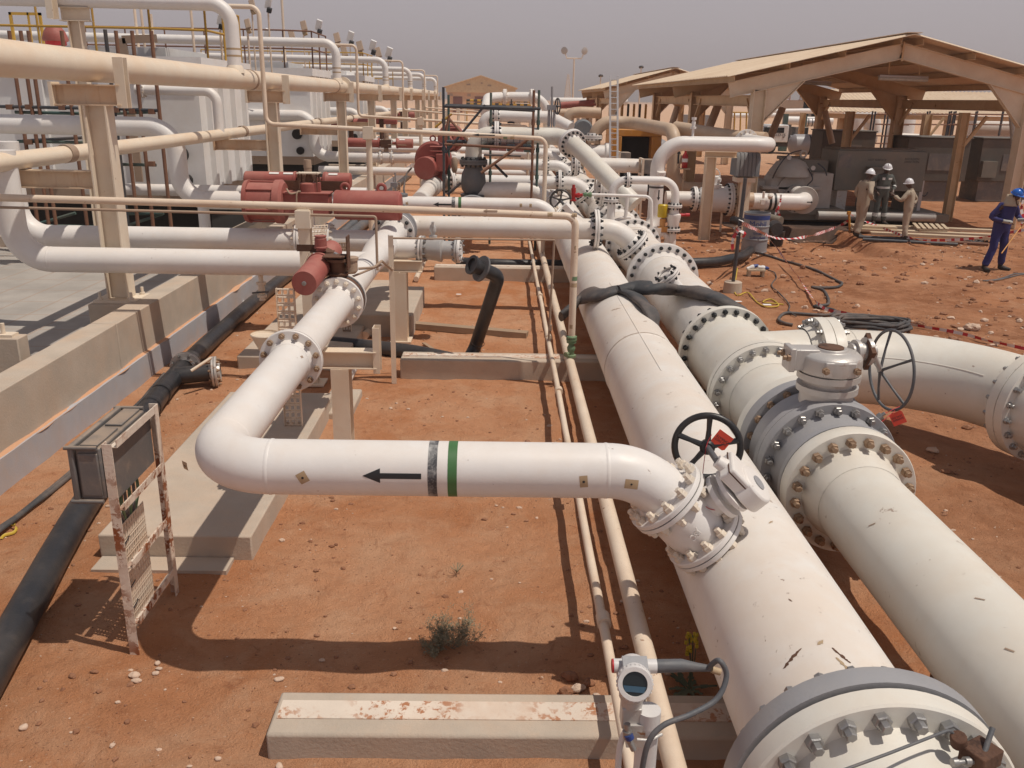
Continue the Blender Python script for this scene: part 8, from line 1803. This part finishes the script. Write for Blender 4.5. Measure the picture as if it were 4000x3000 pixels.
for px, ptp in ((3072, 445), (3145, 450)):
    Y_ = 68; a, b = Yp(px - 4, 500, Y_), Yp(px, ptp, Y_)
    solo('green_post', MB().box2((a.x - .28, Y_, .0), (a.x + .28, Y_ + .4, a.z)).box2((a.x - .16, Y_ + .02, a.z), (a.x + .16, Y_ + .35, b.z)), M['scafgreen'], 'dark green post behind the truck %s' % ('cab' if px == 3072 else 'bed'), 'post')
# truck
ty = 64
t = thing('flatbed_truck', 'white flatbed truck parked beyond the near shed', 'truck', (19.5, ty, 0))
x0, x1 = Yp(2980, 560, ty).x, Yp(3076, 560, ty).x; xb = Yp(3235, 560, ty).x
zr_ = Yp(3030, 487, ty).z; zb_ = Yp(3050, 556, ty).z
part('cab', MB().prism([(x0 - .2, zb_), (x1, zb_), (x1, zr_ - .08), (x1 - .1, zr_), (x0 + .35, zr_), (x0 - .1, (zb_ + zr_)/2)], Matrix(((1, 0, 0, 0), (0, 0, 1, ty), (0, 1, 0, 0), (0, 0, 0, 1))), 2.0), M['truckwhite'], t, bev=.05)
for a, b in ((3032, 3060), (2985, 3012)):
    part('window', MB().box2((Yp(a, 500, ty).x, ty - .015, Yp(3040, 519, ty).z), (Yp(b + 4, 500, ty).x, ty + .01, Yp(3040, 498, ty).z)), M['glass'], t)
part('windscreen', MB().beam((x0 - .12, ty + 1, (zb_ + zr_)/2 + .05), (x0 + .32, ty + 1, zr_ - .08), 1.7, .03, 'box', up=(-1, 0, .5)), M['glass'], t)
part('bumper', MB().box2((x0 - .3, ty - .02, zb_ - .25), (x0 + .3, ty + 2.0, zb_ - .002)), M['scafdark'], t)
part('bed', MB().box2((x1 + .2, ty, Yp(3150, 550, ty).z), (xb, ty + 2.1, Yp(3150, 533, ty).z)), M['truckwhite'], t)
part('chassis', MB().box2((x0, ty + .3, zb_ - .3), (xb, ty + 1.8, zb_ - .05)), M['scafdark'], t)
part('exhaust_rack', MB().box2((x1 + .02, ty + .1, zb_ - .1), (x1 + .18, ty + 2, zr_ + .02)), M['scafdark'], t)
for xx in (x0 + .5, xb - 1.0, xb - 2.0): w = part('wheel', MB().lathe((xx, ty - .03, .45), (0, 1, 0), [(0, .3), (0, .44), (.05, .46), (.24, .46), (.28, .44)], 24), M['tyre'], t); part('rim', MB().lathe((xx, ty - .04, .45), (0, 1, 0), [(0, .1), (.02, .24), (.05, .26)], 20), M['alu'], w)
Mt = Matrix.Translation((Yp(3046, 525, ty).x, ty - .012, Yp(3046, 527, ty).z)) @ Matrix.Rotation(PI/2, 4, 'X'); put_text('lettering', 'KLD-15', .26, M['ink'], t, Mt, depth=.004)
part('door_handle', MB().box2((Yp(3057, 533, ty).x, ty - .03, Yp(3057, 537, ty).z), (Yp(3064, 533, ty).x, ty, Yp(3057, 534, ty).z)), M['ink'], t)
c0, c1 = Yp(3104, 530, ty + .5), Yp(3160, 497, ty + .5)
t = thing('welding_set', 'dark generator set on the bed of the white truck', 'generator', (c0.x, ty + .5, c0.z)); part('casing', MB().box2((c0.x, ty + .5, c0.z), (c1.x, ty + 1.5, c1.z)), M['boxgrey'], t, bev=.03); part('panel', MB().box2(((c0.x + c1.x)/2, ty + .48, c0.z + .05), (c1.x - .04, ty + .499, c1.z - .05)), M['tankdark'], t)
for k, (px, py, Y_, r, L, lb) in enumerate(((3170, 565, 50, .55, 2.6, 'grey horizontal vessel with straps in front of the truck bed'), (3160, 478, 74, .32, 1.6, 'shiny insulated pipe bend behind the truck'))):
    c = Yp(px, py, Y_); t = thing('vessel', lb, 'vessel', (c.x, Y_, 0)); part('shell', MB().lathe((c.x - L/2, Y_, c.z), (1, 0, 0), [(0, r*.2), (.1, r*.7), (.3, r), (L, r), (L + .05, r*.6)], 28), M['greyvalve' if k == 0 else 'alu'], t)
    for f in (.4, .6): part('strap', MB().lathe((c.x - L/2 + L*f, Y_, c.z), (1, 0, 0), [(0, r*1.01), (.08, r*1.01)], 28, cap=False), M['ink'], t)
a = Yp(3100, 580, 44); t = pipe('far_pipe', [Yp(3085, 590, 44), Yp(3082, 578, 44), Yp(3200, 585, 44)], .2, 'white', 'white low pipe bend in the sun behind the grey pump', 'pipe', 'distant pipes across the plain', R=.3, n=16)
